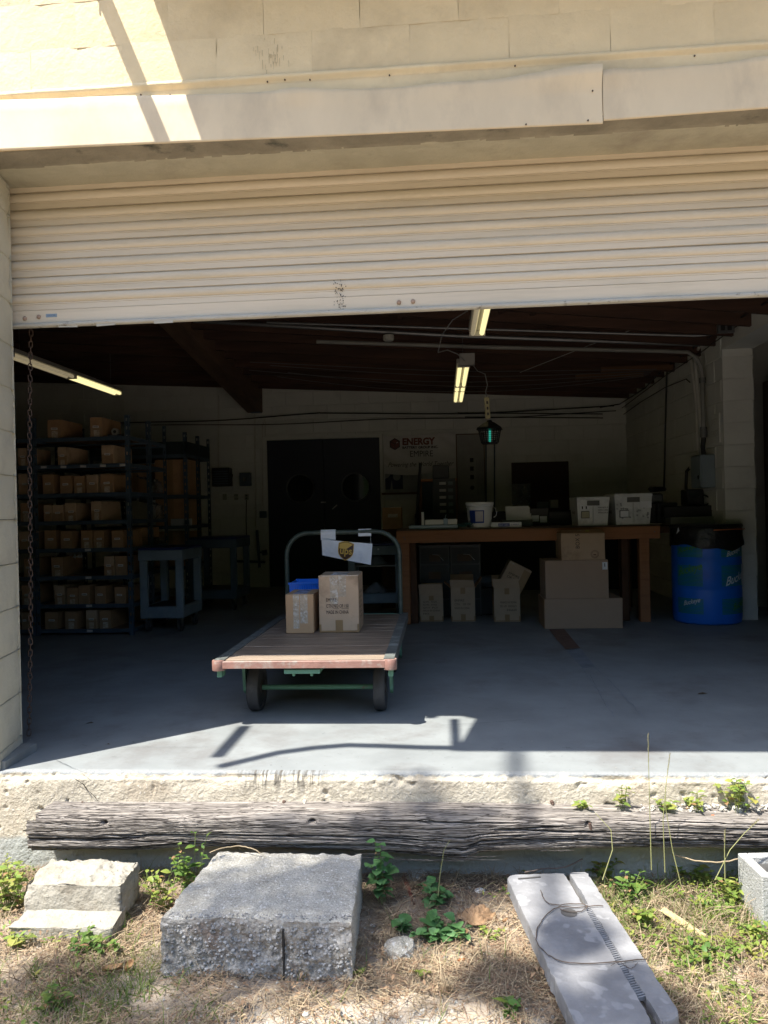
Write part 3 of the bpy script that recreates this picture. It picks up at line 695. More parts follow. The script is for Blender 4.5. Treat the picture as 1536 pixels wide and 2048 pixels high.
for _ in range(650):
    x = random.uniform(-.30, .31); z = random.uniform(-.01, .165); q.append((x, -.236-(.012 if x > .09 else 0)+.018*float(fbm(x*14, (z-.085)*14, .7, 4))+.018*((z-.085)/.19-.5)-random.uniform(-.003, .003), z))
tag(pebbles('exposed_pebbles', q, pebm, slb, (.0025, .0085)), 'stones showing in the broken front', kind='stuff')
q = [(random.uniform(-.30, .31), -.22+random.uniform(-.01, .02), .179+random.uniform(-.002, .001)) for _ in range(260)]
tag(pebbles('exposed_pebbles', q, pebm, slb, (.002, .005)), 'stones along the top edge', kind='stuff')
# small wedge rubble behind slab right, stepped stone at left
stn = thing('rubble_step', 'pale weathered stepped lump of broken concrete at the far left', 'rubble block', (-1.37, -.36, GROUND))
lime = M('pale_weathered_concrete', (.34, .315, .26), .92, .18, 12, (.21, .18, .135), (.52, .7), 7, .9, 60, fleck=(.2, .19, .16), fscale=60, fthr=.66)
bm, p, co = rock_mesh((.36, .20, .15), .014, 14, lime, 9, 44, crisp=.8)
p[:, 2] += np.where(co[:, 2] > .4, -.035*np.clip(-(co[:, 1]), 0, 1)-.02*np.clip(fbm(p[:, 0]*18, p[:, 1]*18, .5), 0, 1)-.025*(co[:, 0] > .15)*np.clip(fbm(p[:, 0]*30, p[:, 1]*30, .2)+.3, 0, 1), 0)+.095
p[:, 1] += np.where(co[:, 1] < -.4, .02*np.clip(co[:, 2]+.5, 0, 1), 0)
p[:, 1] += .02
finish(bm, p, lime, 'upper_block', stn)
bm, p, co = rock_mesh((.37, .13, .07), .010, 14, lime, 4, 30, crisp=.6)
p[:, 2] += .03+np.where(co[:, 2] > .4, -.02*(-co[:, 1]), 0); p[:, 1] -= .10; p[:, 0] += .005
finish(bm, p, lime, 'lower_ledge', stn)
# long slab with ribbed groove
gs = M('smooth_grey_slab', (.26, .26, .265), .7, .15, 9, (.19, .19, .195), (.42, .66), 6, .35, 45, fleck=(.31, .31, .315), fscale=16, fthr=.60)
A = Q(1010, 1748, -.335); Bq = Q(1128, 1745, -.335); Cc = Q(1310, 2052, -.335); Dd = Q(1168, 2085, -.335)
lsb = thing('long_slab', 'long grey cast slab with rounded corners, hole and ribbed groove leaning from the wall', 'slab', (A.x, A.y, GROUND))
def slab_piece(cs, rad, th, name, tilt=0., hole=None, zz=.085):
    # rounded quad outline -> beveled prism
    pts = []
    n = len(cs)
    for i in range(n):
        p0, p1, p2 = cs[i-1], cs[i], cs[(i+1) % n]; r = rad[i]
        d0 = (p0-p1).normalized(); d2 = (p2-p1).normalized()
        for k in range(6):
            t = k/5; pts.append((p1+d0*r)*(1-t)**2+p1*2*t*(1-t)+(p1+d2*r)*t*t)
    # side roughness
    out = []
    for i in range(len(pts)):
        a, b2 = pts[i], pts[(i+1) % len(pts)]; m_ = max(1, int((b2-a).length/.02))
        for k in range(m_): out.append(a.lerp(b2, k/m_)+Vector((random.uniform(-1, 1), random.uniform(-1, 1)))*random.choice([.001, .001, .004]))
    c = sum(out, Vector((0, 0)))/len(out); bm = bmesh.new()
    rings = []
    for s_, z in ((1, -th), (1, -.008), (.995, -.002), (.985, 0)):
        rings.append([bm.verts.new(((c+(q-c)*s_).x, (c+(q-c)*s_).y, z+zz)) for q in out])
    N = len(out)
    for r0, r1 in zip(rings[:-1], rings[1:]):
        for i in range(N): bm.faces.new((r0[i], r0[(i+1) % N], r1[(i+1) % N], r1[i]))
    bm.faces.new(rings[-1]); bm.faces.new(rings[0][::-1]); bmesh.ops.recalc_face_normals(bm, faces=bm.faces[:])
    me = bpy.data.meshes.new(name); bm.to_mesh(me); bm.free(); me.materials.append(gs); return put(name, me, lsb)
l2 = lambda v: Vector((v.x-A.x, v.y-A.y))
main_ = slab_piece([l2(A), l2(Bq), l2(Cc), l2(Dd)], [.05, .01, .03, .01], .055, 'slab_panel')
E1 = Q(1138, 1745, -.335); E2 = Q(1172, 1742, -.335); E3 = Q(1364, 2032, -.335); E4 = Q(1325, 2046, -.335)
strip_ = slab_piece([l2(E1), l2(E2), l2(E3), l2(E4)], [.01, .012, .03, .02], .05, 'slab_strip')
rib_m = M('slab_groove_dark', (.09, .085, .08), .9, .2, 20)
MB().add([l2(Bq).to_3d()+Vector((-.004, 0, 0)), l2(E1).to_3d()+Vector((.004, 0, 0)), l2(E4).to_3d()+Vector((.004, 0, 0)), l2(Cc).to_3d()], [(0, 3, 2, 1)]).build('groove_bed', rib_m, lsb, loc=(0, 0, .055))
dirv = (l2(Cc)-l2(Bq)); rm = MB().bev(-.015, .015, -.0022, .0022, -.012, .001, .001).mesh('groove_rib', gs)
for k in range(48):
    t = .27+.0125*k
    if t > .93: break
    c = l2(Bq).lerp(l2(Cc), t)*.5+l2(E1).lerp(l2(E4), t)*.5; o = put('groove_rib', rm, lsb, (c.x, c.y, .082), (0, 0, math.atan2(dirv.y, dirv.x)+PI/2+.25)); 
q = Q(1138, 1826, -.335); hole = MB().lathe([(.002, 0), (.026, .0005), (.028, .001)], n=20, cap0=False, cap1=False).build('round_hole', rib_m, lsb, loc=(q.x-A.x, q.y-A.y, .0855))
hole.scale = (1, 1, 1)
b = MB()
q = Q(1060, 1756, -.335); b.tube([(q.x-A.x-.045, q.y-A.y-.012, .087), (q.x-A.x-.01, q.y-A.y-.006, .0875), (q.x-A.x+.04, q.y-A.y+.006, .087)], .0032, 6)
b.build('slot', rib_m, lsb)
# cinder block at the right edge
q = Q(1482, 1718, -.24); cbk = thing('cinder_block', 'light grey hollow cinder block standing at the right edge by the timber', 'cinder block', (q.x+.16, q.y-.05, GROUND), rz=.08)
cm = M('cinder_block_concrete', (.40, .40, .38), .95, .1, 20, bump=.8, bscale=120)
b = MB()
for (x0, x1, y0, y1) in ((-.155, -.12, -.09, .09), (.0, .03, -.055, .055), (.16, .2, -.09, .09), (-.12, .16, -.09, -.055), (-.12, .16, .055, .09)): b.bev(x0, x1, y0, y1, 0, .19, .003)
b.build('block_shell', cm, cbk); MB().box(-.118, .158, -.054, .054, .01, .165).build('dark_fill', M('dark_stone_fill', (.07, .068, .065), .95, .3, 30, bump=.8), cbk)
# ground sheet
sand = M('sandy_soil', (.34, .275, .205), .97, .25, 9, (.17, .13, .095), (.47, .68), 5, 1., 60, fleck=(.52, .48, .42), fscale=120, fthr=.66)
def _patch(mt):
    n = mt.node_tree.nodes; L = mt.node_tree.links; b = n['Principled BSDF']; src = b.inputs['Base Color'].links[0].from_socket
    tc = n.new('ShaderNodeTexCoord'); acc = src
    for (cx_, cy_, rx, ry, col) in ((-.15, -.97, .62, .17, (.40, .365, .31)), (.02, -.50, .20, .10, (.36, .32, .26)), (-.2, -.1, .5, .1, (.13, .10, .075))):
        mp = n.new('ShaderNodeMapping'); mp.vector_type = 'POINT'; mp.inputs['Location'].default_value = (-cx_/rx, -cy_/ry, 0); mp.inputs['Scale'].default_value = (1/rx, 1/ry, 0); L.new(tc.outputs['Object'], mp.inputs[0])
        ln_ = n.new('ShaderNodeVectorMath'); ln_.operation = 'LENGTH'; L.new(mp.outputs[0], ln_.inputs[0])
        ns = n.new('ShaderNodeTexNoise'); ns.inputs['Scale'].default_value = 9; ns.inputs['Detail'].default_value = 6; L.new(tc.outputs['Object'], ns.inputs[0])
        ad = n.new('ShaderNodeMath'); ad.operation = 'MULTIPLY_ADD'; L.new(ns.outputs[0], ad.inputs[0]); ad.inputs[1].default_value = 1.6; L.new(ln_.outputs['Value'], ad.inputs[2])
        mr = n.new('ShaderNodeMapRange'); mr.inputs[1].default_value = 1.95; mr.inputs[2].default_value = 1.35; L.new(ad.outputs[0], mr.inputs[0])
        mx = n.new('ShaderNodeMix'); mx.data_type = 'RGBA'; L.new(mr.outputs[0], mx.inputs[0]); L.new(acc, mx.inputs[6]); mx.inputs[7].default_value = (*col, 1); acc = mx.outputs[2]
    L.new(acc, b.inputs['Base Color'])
_patch(sand)
def ground_z(x, y): return GROUND+.018*fbm(x*2.1, y*2.1, .3, 3)+.006*fbm(x*14, y*14, .3, 3)+.0025*fbm(x*60, y*60, .3, 2)+.03*np.exp(-(y+.0)/-.10)*(y > -.5)*.5
xs = np.concatenate([np.linspace(-60, -3, 30), np.linspace(-2.6, 2.4, 520), np.linspace(3, 60, 30)]); ys = np.concatenate([np.linspace(-80, -2.2, 50), np.linspace(-1.9, -.005, 230)])
X, Y = np.meshgrid(xs, ys, indexing='ij'); Z = ground_z(X, Y)
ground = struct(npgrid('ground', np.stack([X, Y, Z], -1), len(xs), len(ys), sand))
b = MB()
for (x0, x1) in ((-60, -3.4), (3.4, 60)): b.add([(x0, -.01, GROUND-.004), (x1, -.01, GROUND-.004), (x1, 60, GROUND-.004), (x0, 60, GROUND-.004)], [(0, 1, 2, 3)])
struct(b.build('side_ground', sand))

# ============================================================ AWNING (above the frame) that shades the wall
alu = M('painted_awning_metal', (.45, .43, .38), .5, bump=.05)
aw = thing('flat_awning', 'flat metal awning fixed to the wall high above the shutter', 'awning', (-1.378, 0, 3.6))
MB().poly([(7, 0, 0), (.10, 0, 0), (.035, -.38, 0), (.10, -.43, 0), (0, -.90, 0), (7, -.90, 0)], (0, 0, .04)).build('awning_panel', alu, aw)
MB().box(0, 7, -.944, -.90, -.0, .08).build('fascia', alu, aw); MB().box(-.018, .018, -.93, -.43, -.03, -.002).build('edge_strut', alu, aw)
MB().box(.14, .17, -.90, 0, .04, .08).build('side_rail', alu, aw)
for k in range(4): MB().tube([(.5+2*k, -.8, .06), (.5+2*k, -.02, .9)], .015, 8).build('tie_rod', alu, aw)
br = thing('pipe_bracket', 'bent pipe arm bracketed off the awning corner above the left of the opening', 'bracket', (-1.378, -.83, 3.6))
pp = [(.10, -.07, 0), (-.16, -.06, 0), (-.35, -.04, 0), (-.50, -.03, 0), (-.65, -.07, 0), (-.80, -.14, 0), (-1.01, -.32, 0)]
MB().tube(pp, .031, 10).build('curved_arm', alu, br); MB().box(-1.085, -1.035, -.20, .27, -.02, .02).build('flat_arm', alu, br)
MB().box(-.15, -.10, .42, .82, -.02, .02).build('wall_arm', alu, br)
q = P(185, 8, -.02)
MB().tube([(q.x, -.02, 3.235), (q.x, -.02, 3.7)], .004, 6).build('hanging_wire_end', cable_m); tag(bpy.data.objects['hanging_wire_end'], 'short black wire end hanging down the wall at the top left', 'wire')
# ============================================================ CARTONS
txt_cache = {}
def carton(name, label, cat, loc, w, d, h, rz=0., mat=None, group=None, flaps=0, tape=True, sticker=None, rot=None):
    """closed or open carton, front face towards -Y; origin = front bottom centre"""
    t = thing(name, label, cat, loc, rz, group, rot); mat = mat or card; b = MB()
    if flaps:
        th = .004
        b.box(-w/2, w/2, 0, th, 0, h).box(-w/2, w/2, d-th, d, 0, h).box(-w/2, -w/2+th, th, d-th, 0, h).box(w/2-th, w/2, th, d-th, 0, h).box(-w/2+th, w/2-th, th, d-th, 0, .004)
        b.build('carton_body', mat, t)
    else:
        b.bev(-w/2, w/2, 0, d, 0, h, .003, j=.0008); b.build('carton_body', mat, t)
    return t
def flap(t, pts, mat=None):
    b = MB(); n = (Vector(pts[1])-Vector(pts[0])).cross(Vector(pts[2])-Vector(pts[0])).normalized()*.003
    b.poly(pts, n); return b.build('flap', mat or card_d, t)
def tapes(t, w, h, corners=True, mat=None, wd=.045):
    mat = mat or tape_m; e = -.0012
    MB().box(-wd/2, wd/2, e, .0, h-.30*h*.6, h+.001).build('tape', mat, t); MB().box(-wd/2, wd/2, e, .0, -.0, .22*h).build('tape', mat, t)
    if corners:
        for sx in (-1, 1):
            MB().box(min(sx*w/2, sx*(w/2-.012)), max(sx*w/2, sx*(w/2-.012)), e, 0, .003, .05).build('tape', mat, t)
        MB().box(-w/2+.01, w/2-.01, e*.8, .0, .003, .012).build('tape', mat, t)
def print3(t, w, h, lines, x0, z0, dz, size, flip=False, fits=None, y=-.002):
    for i, s in enumerate(lines):
        o = text(s, size, (x0, y, z0-dz*i), ink, t, fit=fits[i] if fits else None, name='print')
        if flip: o.rotation_euler = (Matrix.Rotation(PI, 3, 'Y') @ Matrix.Rotation(PI/2, 3, 'X')).to_euler(); o.location = (-x0, y, h-(z0-dz*i))

# ============================================================ PLATFORM TRUCK
green = M('chipped_green_paint', (.09, .22, .15), .55, .15, 10, (.16, .12, .09), (.62, .7), 22, .15, 60)
deckw = M('worn_deck_plank', (.26, .19, .135), .5, .5, 5, (.36, .29, .22), (.5, .75), 3, .3, 30, stretch=(1.2, 12, 8))
rail_m = M('rubbed_red_steel_edge', (.28, .15, .12), .5, .2, 12, (.34, .29, .25), (.5, .65), 14, .15, 60)
ZD = .345
tr = thing('platform_truck', 'long warehouse platform truck with wooden deck, green frame and hoop handle', 'platform truck', (-.698, .61, 0), rz=.003)
TW, TL = .90, 1.62
n = 13
for k in range(n):
    y0 = .012+k*(TL-.02)/n; o = MB().bev(-TW/2+.05, TW/2-.05, .001, (TL-.02)/n-.0015, 0, .03, .0015, j=.0005).build('deck_plank', deckw if k else M('pale_front_plank', (.28, .215, .16), .7, .2, 5, (.2, .15, .11), (.5, .7), 8, .2, 30, stretch=(1, 10, 8)), tr, loc=(0, y0, ZD-.032+random.uniform(-.001, .001)))
for sx in (-1, 1):
    MB().box(-.026, .026, 0, TL, -.055, .003).build('side_channel', M('worn_steel_strap', (.14, .15, .14), .45, .35, 14, (.32, .34, .32), (.55, .68), 12, .15, 50), tr, loc=(sx*(TW/2-.026), .004, ZD))
    cr = MB().lathe([(.032, -.048), (.033, -.046), (.033, 0), (.031, .003)], n=18).build('corner_casting', rail_m, tr, True, loc=(sx*(TW/2-.02), .014, ZD-.004))
    MB().box(-.012, .012, 0, .06, -.09, -.04).build('corner_stub', green, tr, loc=(sx*(TW/2-.02), .02, ZD))
MB().bev(-TW/2+.03, TW/2-.03, -.016, 0, -.042, -.006, .002).build('front_rail', rail_m, tr, loc=(0, .008, ZD))
MB().bev(-TW/2+.03, TW/2-.03, 0, .012, -.055, 0, .002).build('rear_rail', green, tr, loc=(0, TL, ZD))
MB().box(-.09, .09, -.02, .1, -.02, 0).cyl((-.045, 0, -.035), (-.045, 0, -.015), .008, n=8).cyl((.045, 0, -.035), (.045, 0, -.015), .008, n=8).build('hitch_plate', green, tr, loc=(-.01, .03, ZD-.052))
for yy in (.36, TL-.32):
    wr = .125
    for sx, wx in ((-1, -.325), (1, .350)):
        wl = MB().lathe([(.030, -.024), (wr-.028, -.020), (wr-.022, -.030), (wr-.006, -.030), (wr, -.022), (wr, .022), (wr-.006, .030), (wr-.022, .030), (wr-.028, .020), (.030, .024)], n=40, cap0=False, cap1=False)
        w_ = wl.build('wheel', rub_m, tr, True, loc=(wx, yy, wr+.001)); w_.rotation_euler = (0, PI/2, 0)
        MB().lathe([(.01, -.03), (.032, -.03), (.034, -.018), (wr-.03, -.012), (wr-.027, -.019), (wr-.027, .019), (wr-.03, .012), (.034, .018), (.032, .03), (.01, .03)], n=24).build('hub', M('dark_greasy_hub', (.05, .04, .035), .6, .3, 20), w_, True)
        for k in range(6):
            a = k*PI/3; MB().box(.03, wr-.028, -.006, .006, -.016, .016, R=Matrix.Rotation(a, 3, 'Z')).build('spoke', M('dark_greasy_hub', ()), w_)
        out = [(0, .055), (0, -.075), (0, -.085), (.0, 0)]
        b = MB(); s = sx*.052
        b.poly([(s, -.055, .15), (s, .055, .15), (s, .035, -.03), (s, .0, -.055), (s, -.035, -.03)], (sx*.016, 0, 0)); b.build('wheel_bracket', green, tr, loc=(wx, yy, wr+.02))
    MB().cyl((-.32, 0, 0), (.345, 0, 0), .014, n=12).build('axle', green, tr, True, loc=(0, yy, wr))
for xx in (-.2, .2): MB().box(xx-.025, xx+.025, .25, TL-.05, ZD-.085, ZD-.035).build('under_sill', green, tr)
hp = []; HZ = .925; hw = .40; R_ = .16
for k in range(9):
    a = PI-k*PI/2/8; hp.append((-hw+R_+R_*math.cos(a), 0, HZ-R_+R_*math.sin(a)))
for k in range(9):
    a = PI/2-k*PI/2/8; hp.append((hw-R_+R_*math.cos(a), 0, HZ-R_+R_*math.sin(a)))
hp = [(-hw, 0, .28), (-hw, 0, .5)]+hp+[(hw, 0, .5), (hw, 0, .28)]
MB().tube(hp, .0165, 12).build('hoop_handle', M('dark_worn_pipe_paint', (.055, .08, .068), .4, .3, 15, (.12, .13, .12), (.55, .7), 14, .2, 60), tr, True, loc=(0, TL-.03, 0))
# parcel sign taped to the hoop
def wl(lp): # local to world of truck
    return Matrix.Translation(tr.location) @ Matrix.Rotation(.003, 4, 'Z') @ Vector(lp)
so_ = wl((-.13, TL-.055, HZ)); sg = thing('parcel_sign', 'creased white paper sign with a brown and gold shield taped to the handle', 'sign', so_, rz=.03)
def sgw(x, z): return -.012-.010*math.sin(x*9)*(1-z*0)+.006*math.sin(z*30+x*10)
nu, nv = 40, 18; V = []
cs = [(-.012, -.045), (.345, -.085), (.330, -.232), (-.010, -.158)]
for i in range(nu):
    for j in range(nv):
        u, v = i/(nu-1), j/(nv-1); tx = cs[0][0]*(1-u)*(1-v)+cs[1][0]*u*(1-v)+cs[2][0]*u*v+cs[3][0]*(1-u)*v; tz = cs[0][1]*(1-u)*(1-v)+cs[1][1]*u*(1-v)+cs[2][1]*u*v+cs[3][1]*(1-u)*v
        V.append((tx, sgw(tx, tz)+.004*float(fbm(tx*30, tz*30, .5, 2)), tz))
pw = M('sign_paper', (.76, .81, .88), .5, .05, 10, (.64, .70, .78), (.55, .7), 9, .15, 40)
npgrid('sign_sheet', V, nu, nv, pw, sg, flip=True)
def wrap(x0, x1, zl, back=True):
    b = MB(); vs = []
    pr = [(.02, -.012), (.0195, .006), (.012, .0175), (0, .0215), (-.014, .018), (-.0205, .006), (-.0215, -.012), (-.020, -.03), (-.018, zl)]
    for i in range(5):
        x = x0+(x1-x0)*i/4
        for y, z in pr: vs.append((x, y+.025-.0+random.uniform(-.0008, .0008), z+random.uniform(-.0006, .0006)))
    return b.grid(vs, 5, len(pr), flip=False)
wrap(-.02, .085, -.052).build('tape', pw, sg); wrap(.245, .335, -.02).build('tape', pw, sg)
MB().box(.331, .3325, -.004, -.002, -.085, -.02).build('tape_strand', pw, sg)
brown = M('shield_brown', (.060, .026, .018), .5, .05, bump=0); gold = M('shield_gold', (.62, .40, .08), .45, .05, bump=0)
def shield(s, n=10):
    pts = [(-.46+.92*k/n, .44+.12*math.sin(PI*k/n)) for k in range(n+1)]+[(.47, .2), (.47, -.05), (.43, -.22), (.33, -.37), (.17, -.50), (0, -.60), (-.17, -.50), (-.33, -.37), (-.43, -.22), (-.47, -.05), (-.47, .2)]
    return [(x*s, z*s) for x, z in pts]
cx, cz = .158, -.128
rotm = Matrix.Rotation(.11, 3, 'Y')
def emb(pts, dy, mat, nm):
    b = MB(); vs = []
    for x, z in pts:
        q = rotm @ Vector((x, 0, z)); X_, Z_ = cx+q.x, cz+q.z; vs.append((X_, sgw(X_, Z_)-dy, Z_))
    c = rotm @ Vector((0, 0, .1*.1)); X_, Z_ = cx+c.x, cz+c.z; vs.append((X_, sgw(X_, Z_)-dy, Z_)); n_ = len(pts)
    b.add(vs, [(n_, i, (i+1) % n_) for i in range(n_)]); o = b.build(nm, mat, sg)
    return o
S = .112
emb(shield(S*1.04), .0052, gold, 'shield_rim'); emb(shield(S*.96), .0064, brown, 'shield_field')
band = [(-.45, .12)]+[(-.45+.9*t, .43+.12*math.sin(PI*t)) for t in np.linspace(0, 1, 9)]+[(.30, .42), (.05, .39), (-.2, .29), (-.36, .19)]
band = [(x*S*.93, z*S*.93) for x, z in band]; emb(band, .0074, gold, 'gold_band')
w_ = lambda x, y: ((rotm @ Vector((x, 0, y))).x+cx, sgw((rotm @ Vector((x, 0, y))).x+cx, (rotm @ Vector((x, 0, y))).z+cz)-.0082, (rotm @ Vector((x, 0, y))).z+cz)
tme = text('ups', .072, (0, 0, 0), gold, sg, fit=.085, bold=.0016, warp=lambda x, y: w_(x-.0425, y-.024), name='shield_letters')
# boxes on deck
bx = carton('cardboard_box', 'tall tan carton printed EMPIRE MADE IN CHINA on the platform truck', 'box', (P(679, 1268, 1.42).x, 1.42, ZD), .240, .30, .342, rz=.02)
tapes(bx, .240, .342, mat=tape_m)
MB().box(-.052, -.003, -.0022, -.0012, .17, .342).box(.0, .045, -.0022, -.0012, .215, .338).build('clear_tape', ctape_m, bx)
MB().box(-.05, .045, .05, .24, .342, .3435).build('clear_tape', M('silvery_label_tape', (.55, .56, .58), .25, .2, 30, (.2, .2, .22), (.5, .6), 25), bx)
MB().box(-.120, .120, -.002, .001, .337, .3445).build('tape', ctape_m, bx)
print3(bx, .240, .342, ['EMPIRE', 'CTN.NO', 'OF 150', 'MADE IN CHINA'], -.077, .187, .0385, .030, fits=[.062, .073, .055, .134])
pr_ = [o for o in bx.children if o.name.startswith('print')]
pr_[0].location = (-.077, -.0028, .187); pr_[1].location = (-.077, -.0024, .150); pr_[2].location = (.003, -.0024, .150); pr_[3].location = (-.077, -.0024, .113)
MB().box(-.035, .0, -.0024, -.0014, .143, .1443).box(.016, .060, -.0024, -.0014, .143, .1443).build('print_underline', ink, bx)
for i, s in enumerate(['G.W.  KGS', 'N.W.  KGS', 'QTY  PCS', 'MEAS  CM', 'S/N  NO.', 'CTN 1-150 DATE']):
    text(s, .024, (.1212, .05, .225-.030*i), ink, bx, rot=(PI/2, 0, PI/2), fit=.13+.03*(i in (0, 5)), name='side_print')
sm = carton('cardboard_box', 'small orange-tan carton sealed with shiny tape, beside the printed box', 'box', (P(600, 1270, 1.40).x, 1.40, ZD), .168, .29, .235, rz=.015, mat=M('cardboard_orange', (.52, .325, .175), .85, .04, 8, bump=.05))
MB().box(-.038, -.001, -.0015, 0, .03, .235).box(.004, .050, -.0015, 0, .06, .232).build('clear_tape', ctape_m, sm)
b = MB(); V = []
for k in range(9): x = random.uniform(-.035, .03); z = random.uniform(.05, .16); b.add([(x, -.0025, z), (x+random.uniform(.004, .015), -.0045, z+random.uniform(-.01, .03)), (x+.002, -.002, z+.02)], [(0, 1, 2)])
b.build('tape_wrinkles', ctape_m, sm)['kind'] = 'stuff'; MB().box(-.04, .04, .02, .27, .235, .236).build('clear_tape', M('silvery_label_tape', ()), sm)
blue = M('blue_bin_plastic', (.01, .17, .75), .4, .08, 8, bump=.05)
bn = thing('blue_bin', 'open corrugated blue plastic bin behind the small carton on the truck', 'bin', (P(628, 1180, 1.78).x, 1.78, ZD-.012))
b = MB()
def taper_bin(b, w0, d0, w1, d1, h, th=.004):
    def ring(w, d, z): return [(-w/2, 0-(d-d0)/2, z), (w/2, 0-(d-d0)/2, z), (w/2, d0+(d-d0)/2, z), (-w/2, d0+(d-d0)/2, z)]
    r0, r1 = ring(w0, d0, 0), ring(w1, d1, h); i1, i0 = ring(w1-2*th, d1-2*th, h), ring(w0-2*th, d0-2*th, th)
    i1 = [(x, y+0, z) for x, y, z in i1]
    b.add(r0+r1+i1+i0, [(0, 3, 2, 1)]+[(i, (i+1) % 4, 4+(i+1) % 4, 4+i) for i in range(4)]+[(4+i, 4+(i+1) % 4, 8+(i+1) % 4, 8+i) for i in range(4)]+[(8+i, 8+(i+1) % 4, 12+(i+1) % 4, 12+i) for i in range(4)]+[(12, 13, 14, 15)])
taper_bin(b, .30, .22, .32, .25, .28); b.build('bin_body', blue, bn)
MB().box(-.165, .165, -.022, -.012, .27, .284).box(-.165, .165, .232, .24, .27, .284).build('rim', blue, bn)
rb = MB().box(-.0025, .0025, -.020, -.012, 0, .26).mesh('rib', blue)
for k in range(20): put('rib', rb, bn, (-.145+.0152*k, 0, .005))
for k in range(5): MB().cyl((0, -.020, 0), (0, -.0225, 0), .005, n=8).build('vent', black_pl, bn, loc=(-.13+.065*k, 0, .21))

# ============================================================ WORK TABLE
wood = M('orange_brown_lumber', (.36, .155, .065), .7, .25, 3, (.24, .10, .045), (.5, .7), 3, .25, 25, stretch=(.6, 8, 8))
tb = thing('work_table', 'long heavy lumber work table along the back of the bay', 'table', (.775, 3.92, 0))
TZ = .875
MB().bev(-1.20, 1.19, 0, .04, -.112, 0, .003).build('front_beam', wood, tb, loc=(0, -.02, TZ))
MB().bev(-1.18, 1.18, 0, .04, -.11, 0, .003).build('rear_beam', wood, tb, loc=(0, .80, TZ))
for k in range(5): MB().bev(-1.2, 1.2, 0, .163, -.02, 0, .002).build('top_board', M('dark_bench_top', (.10, .06, .04), .5, .2, 5, stretch=(.5, 6, 6)), tb, loc=(0, .022+k*.165, TZ+.012))
for (x, y) in ((-1.13, .03), (1.06, .03), (-1.13, .76), (1.06, .76)): MB().bev(-.045, .045, 0, .09, 0, TZ-.113, .004).build('leg', wood, tb, loc=(x, y, 0))
MB().bev(-.045, .02, 0, .09, 0, TZ-.115, .004).build('leg_brace', M('dark_lumber', (.10, .045, .022), .8, .3, 4), tb, loc=(.92, .12, 0)); 
MB().bev(-.03, .03, 0, .04, 0, TZ-.115, .004).build('leg_brace', M('dark_lumber', ()), tb, loc=(-1.05, .09, 0))
for p_ in ((-1.13, -.058), (-1.12, -.078), (1.14, -.05)): MB().cyl((0, 0, 0), (0, -.004, 0), .006, n=8).build('bolt_head', pipe_g, tb, loc=(p_[0], -.02, TZ+p_[1]))
tt = TZ+.013
# bucket
q = P(960, 1058, 4.1); bk = thing('plastic_bucket', 'white plastic bucket with blue and white label standing on the work table', 'bucket', (q.x, 4.1, tt))
wp = M('white_bucket_plastic', (.78, .80, .80), .35, .03, 5, bump=.02)
MB().lathe([(.103, 0), (.106, .004), (.121, .19), (.128, .192), (.128, .203), (.122, .205), (.131, .214), (.133, .235), (.128, .241), (.10, .240)], n=36).build('pail', wp, bk, True)
def cyl_patch(r, a0, a1, z0, z1, mat, nm, parent, n=14, rr=None):
    vs = []
    for k in range(n+1):
        a = a0+(a1-a0)*k/n; r1 = rr or r
        vs += [(r*math.sin(a), -r*math.cos(a), z0), (r1*math.sin(a), -r1*math.cos(a), z1)]
    return MB().grid(vs, n+1, 2).build(nm, mat, parent)
blu = M('label_blue', (.012, .05, .30), .5, bump=0)
cyl_patch(.113, -.95, .30, .045, .165, blu, 'label_blue_panel', bk, rr=.1215); cyl_patch(.1142, -.40, .22, .06, .155, M('label_white', (.55, .52, .56), .5, bump=0), 'label_white_panel', bk, rr=.1225)
for k in range(7): cyl_patch(.1145+.001*k*.6, -.36, .12+random.uniform(-.1, .06), .066+.012*k, .069+.012*k, M('label_print', (.25, .2, .3), .6, bump=0), 'label_line', bk)
hb = [(.128*math.cos(a)*1.0, -.02-.03*math.sin(a), .2-.0*math.sin(a)) for a in (0,)]
MB().tube([(.127, 0, .20), (.148, -.015, .175), (.158, -.03, .14), (.150, -.04, .11), (.128, -.035, .095)], .003, 6).build('bail', wp, bk, True)
# heat sealer
q = P(835, 1056, 4.02); se = thing('bag_sealer', 'pale blue and white benchtop bag sealer at the left end of the table', 'sealer', (q.x, 4.02, tt))
lb = M('pale_blue_enamel', (.32, .44, .55), .4, .05, bump=0); wh = M('off_white_plastic', (.75, .75, .70), .45, .04, bump=.02)
MB().bev(-.08, .38, 0, .16, 0, .034, .004).build('sealer_base', lb, se); MB().bev(.07, .245, .03, .08, .036, .085, .006).bev(.285, .375, .03, .08, .036, .088, .006).build('sealer_arm', wh, se)
MB().bev(.245, .285, .02, .09, .030, .095, .004).build('latch', lb, se); MB().cyl((.05, .05, .034), (.05, .05, .16), .014, n=14).build('spindle', wh, se, True)
MB().tube([(.262, .05, .09), (.266, .05, .12), (.272, .04, .13)], .003, 6).build('lever', lb, se)
b = MB()
for k in range(26):
    c = Vector((random.uniform(-.05, .05), random.uniform(-.03, .03), .01)); pts = [c+Vector((random.uniform(-.05, .05), random.uniform(-.04, .04), random.uniform(0, .045))) for _ in range(5)]
    b.tube(pts, .0012, 4)
q = P(935, 1056, 4.0); tag(b.build('string_tangle', M('teal_string', (.03, .12, .12), .8), loc=(q.x-.02, 4.0, tt)), 'teal tangle of string between the sealer and the bucket', 'string')
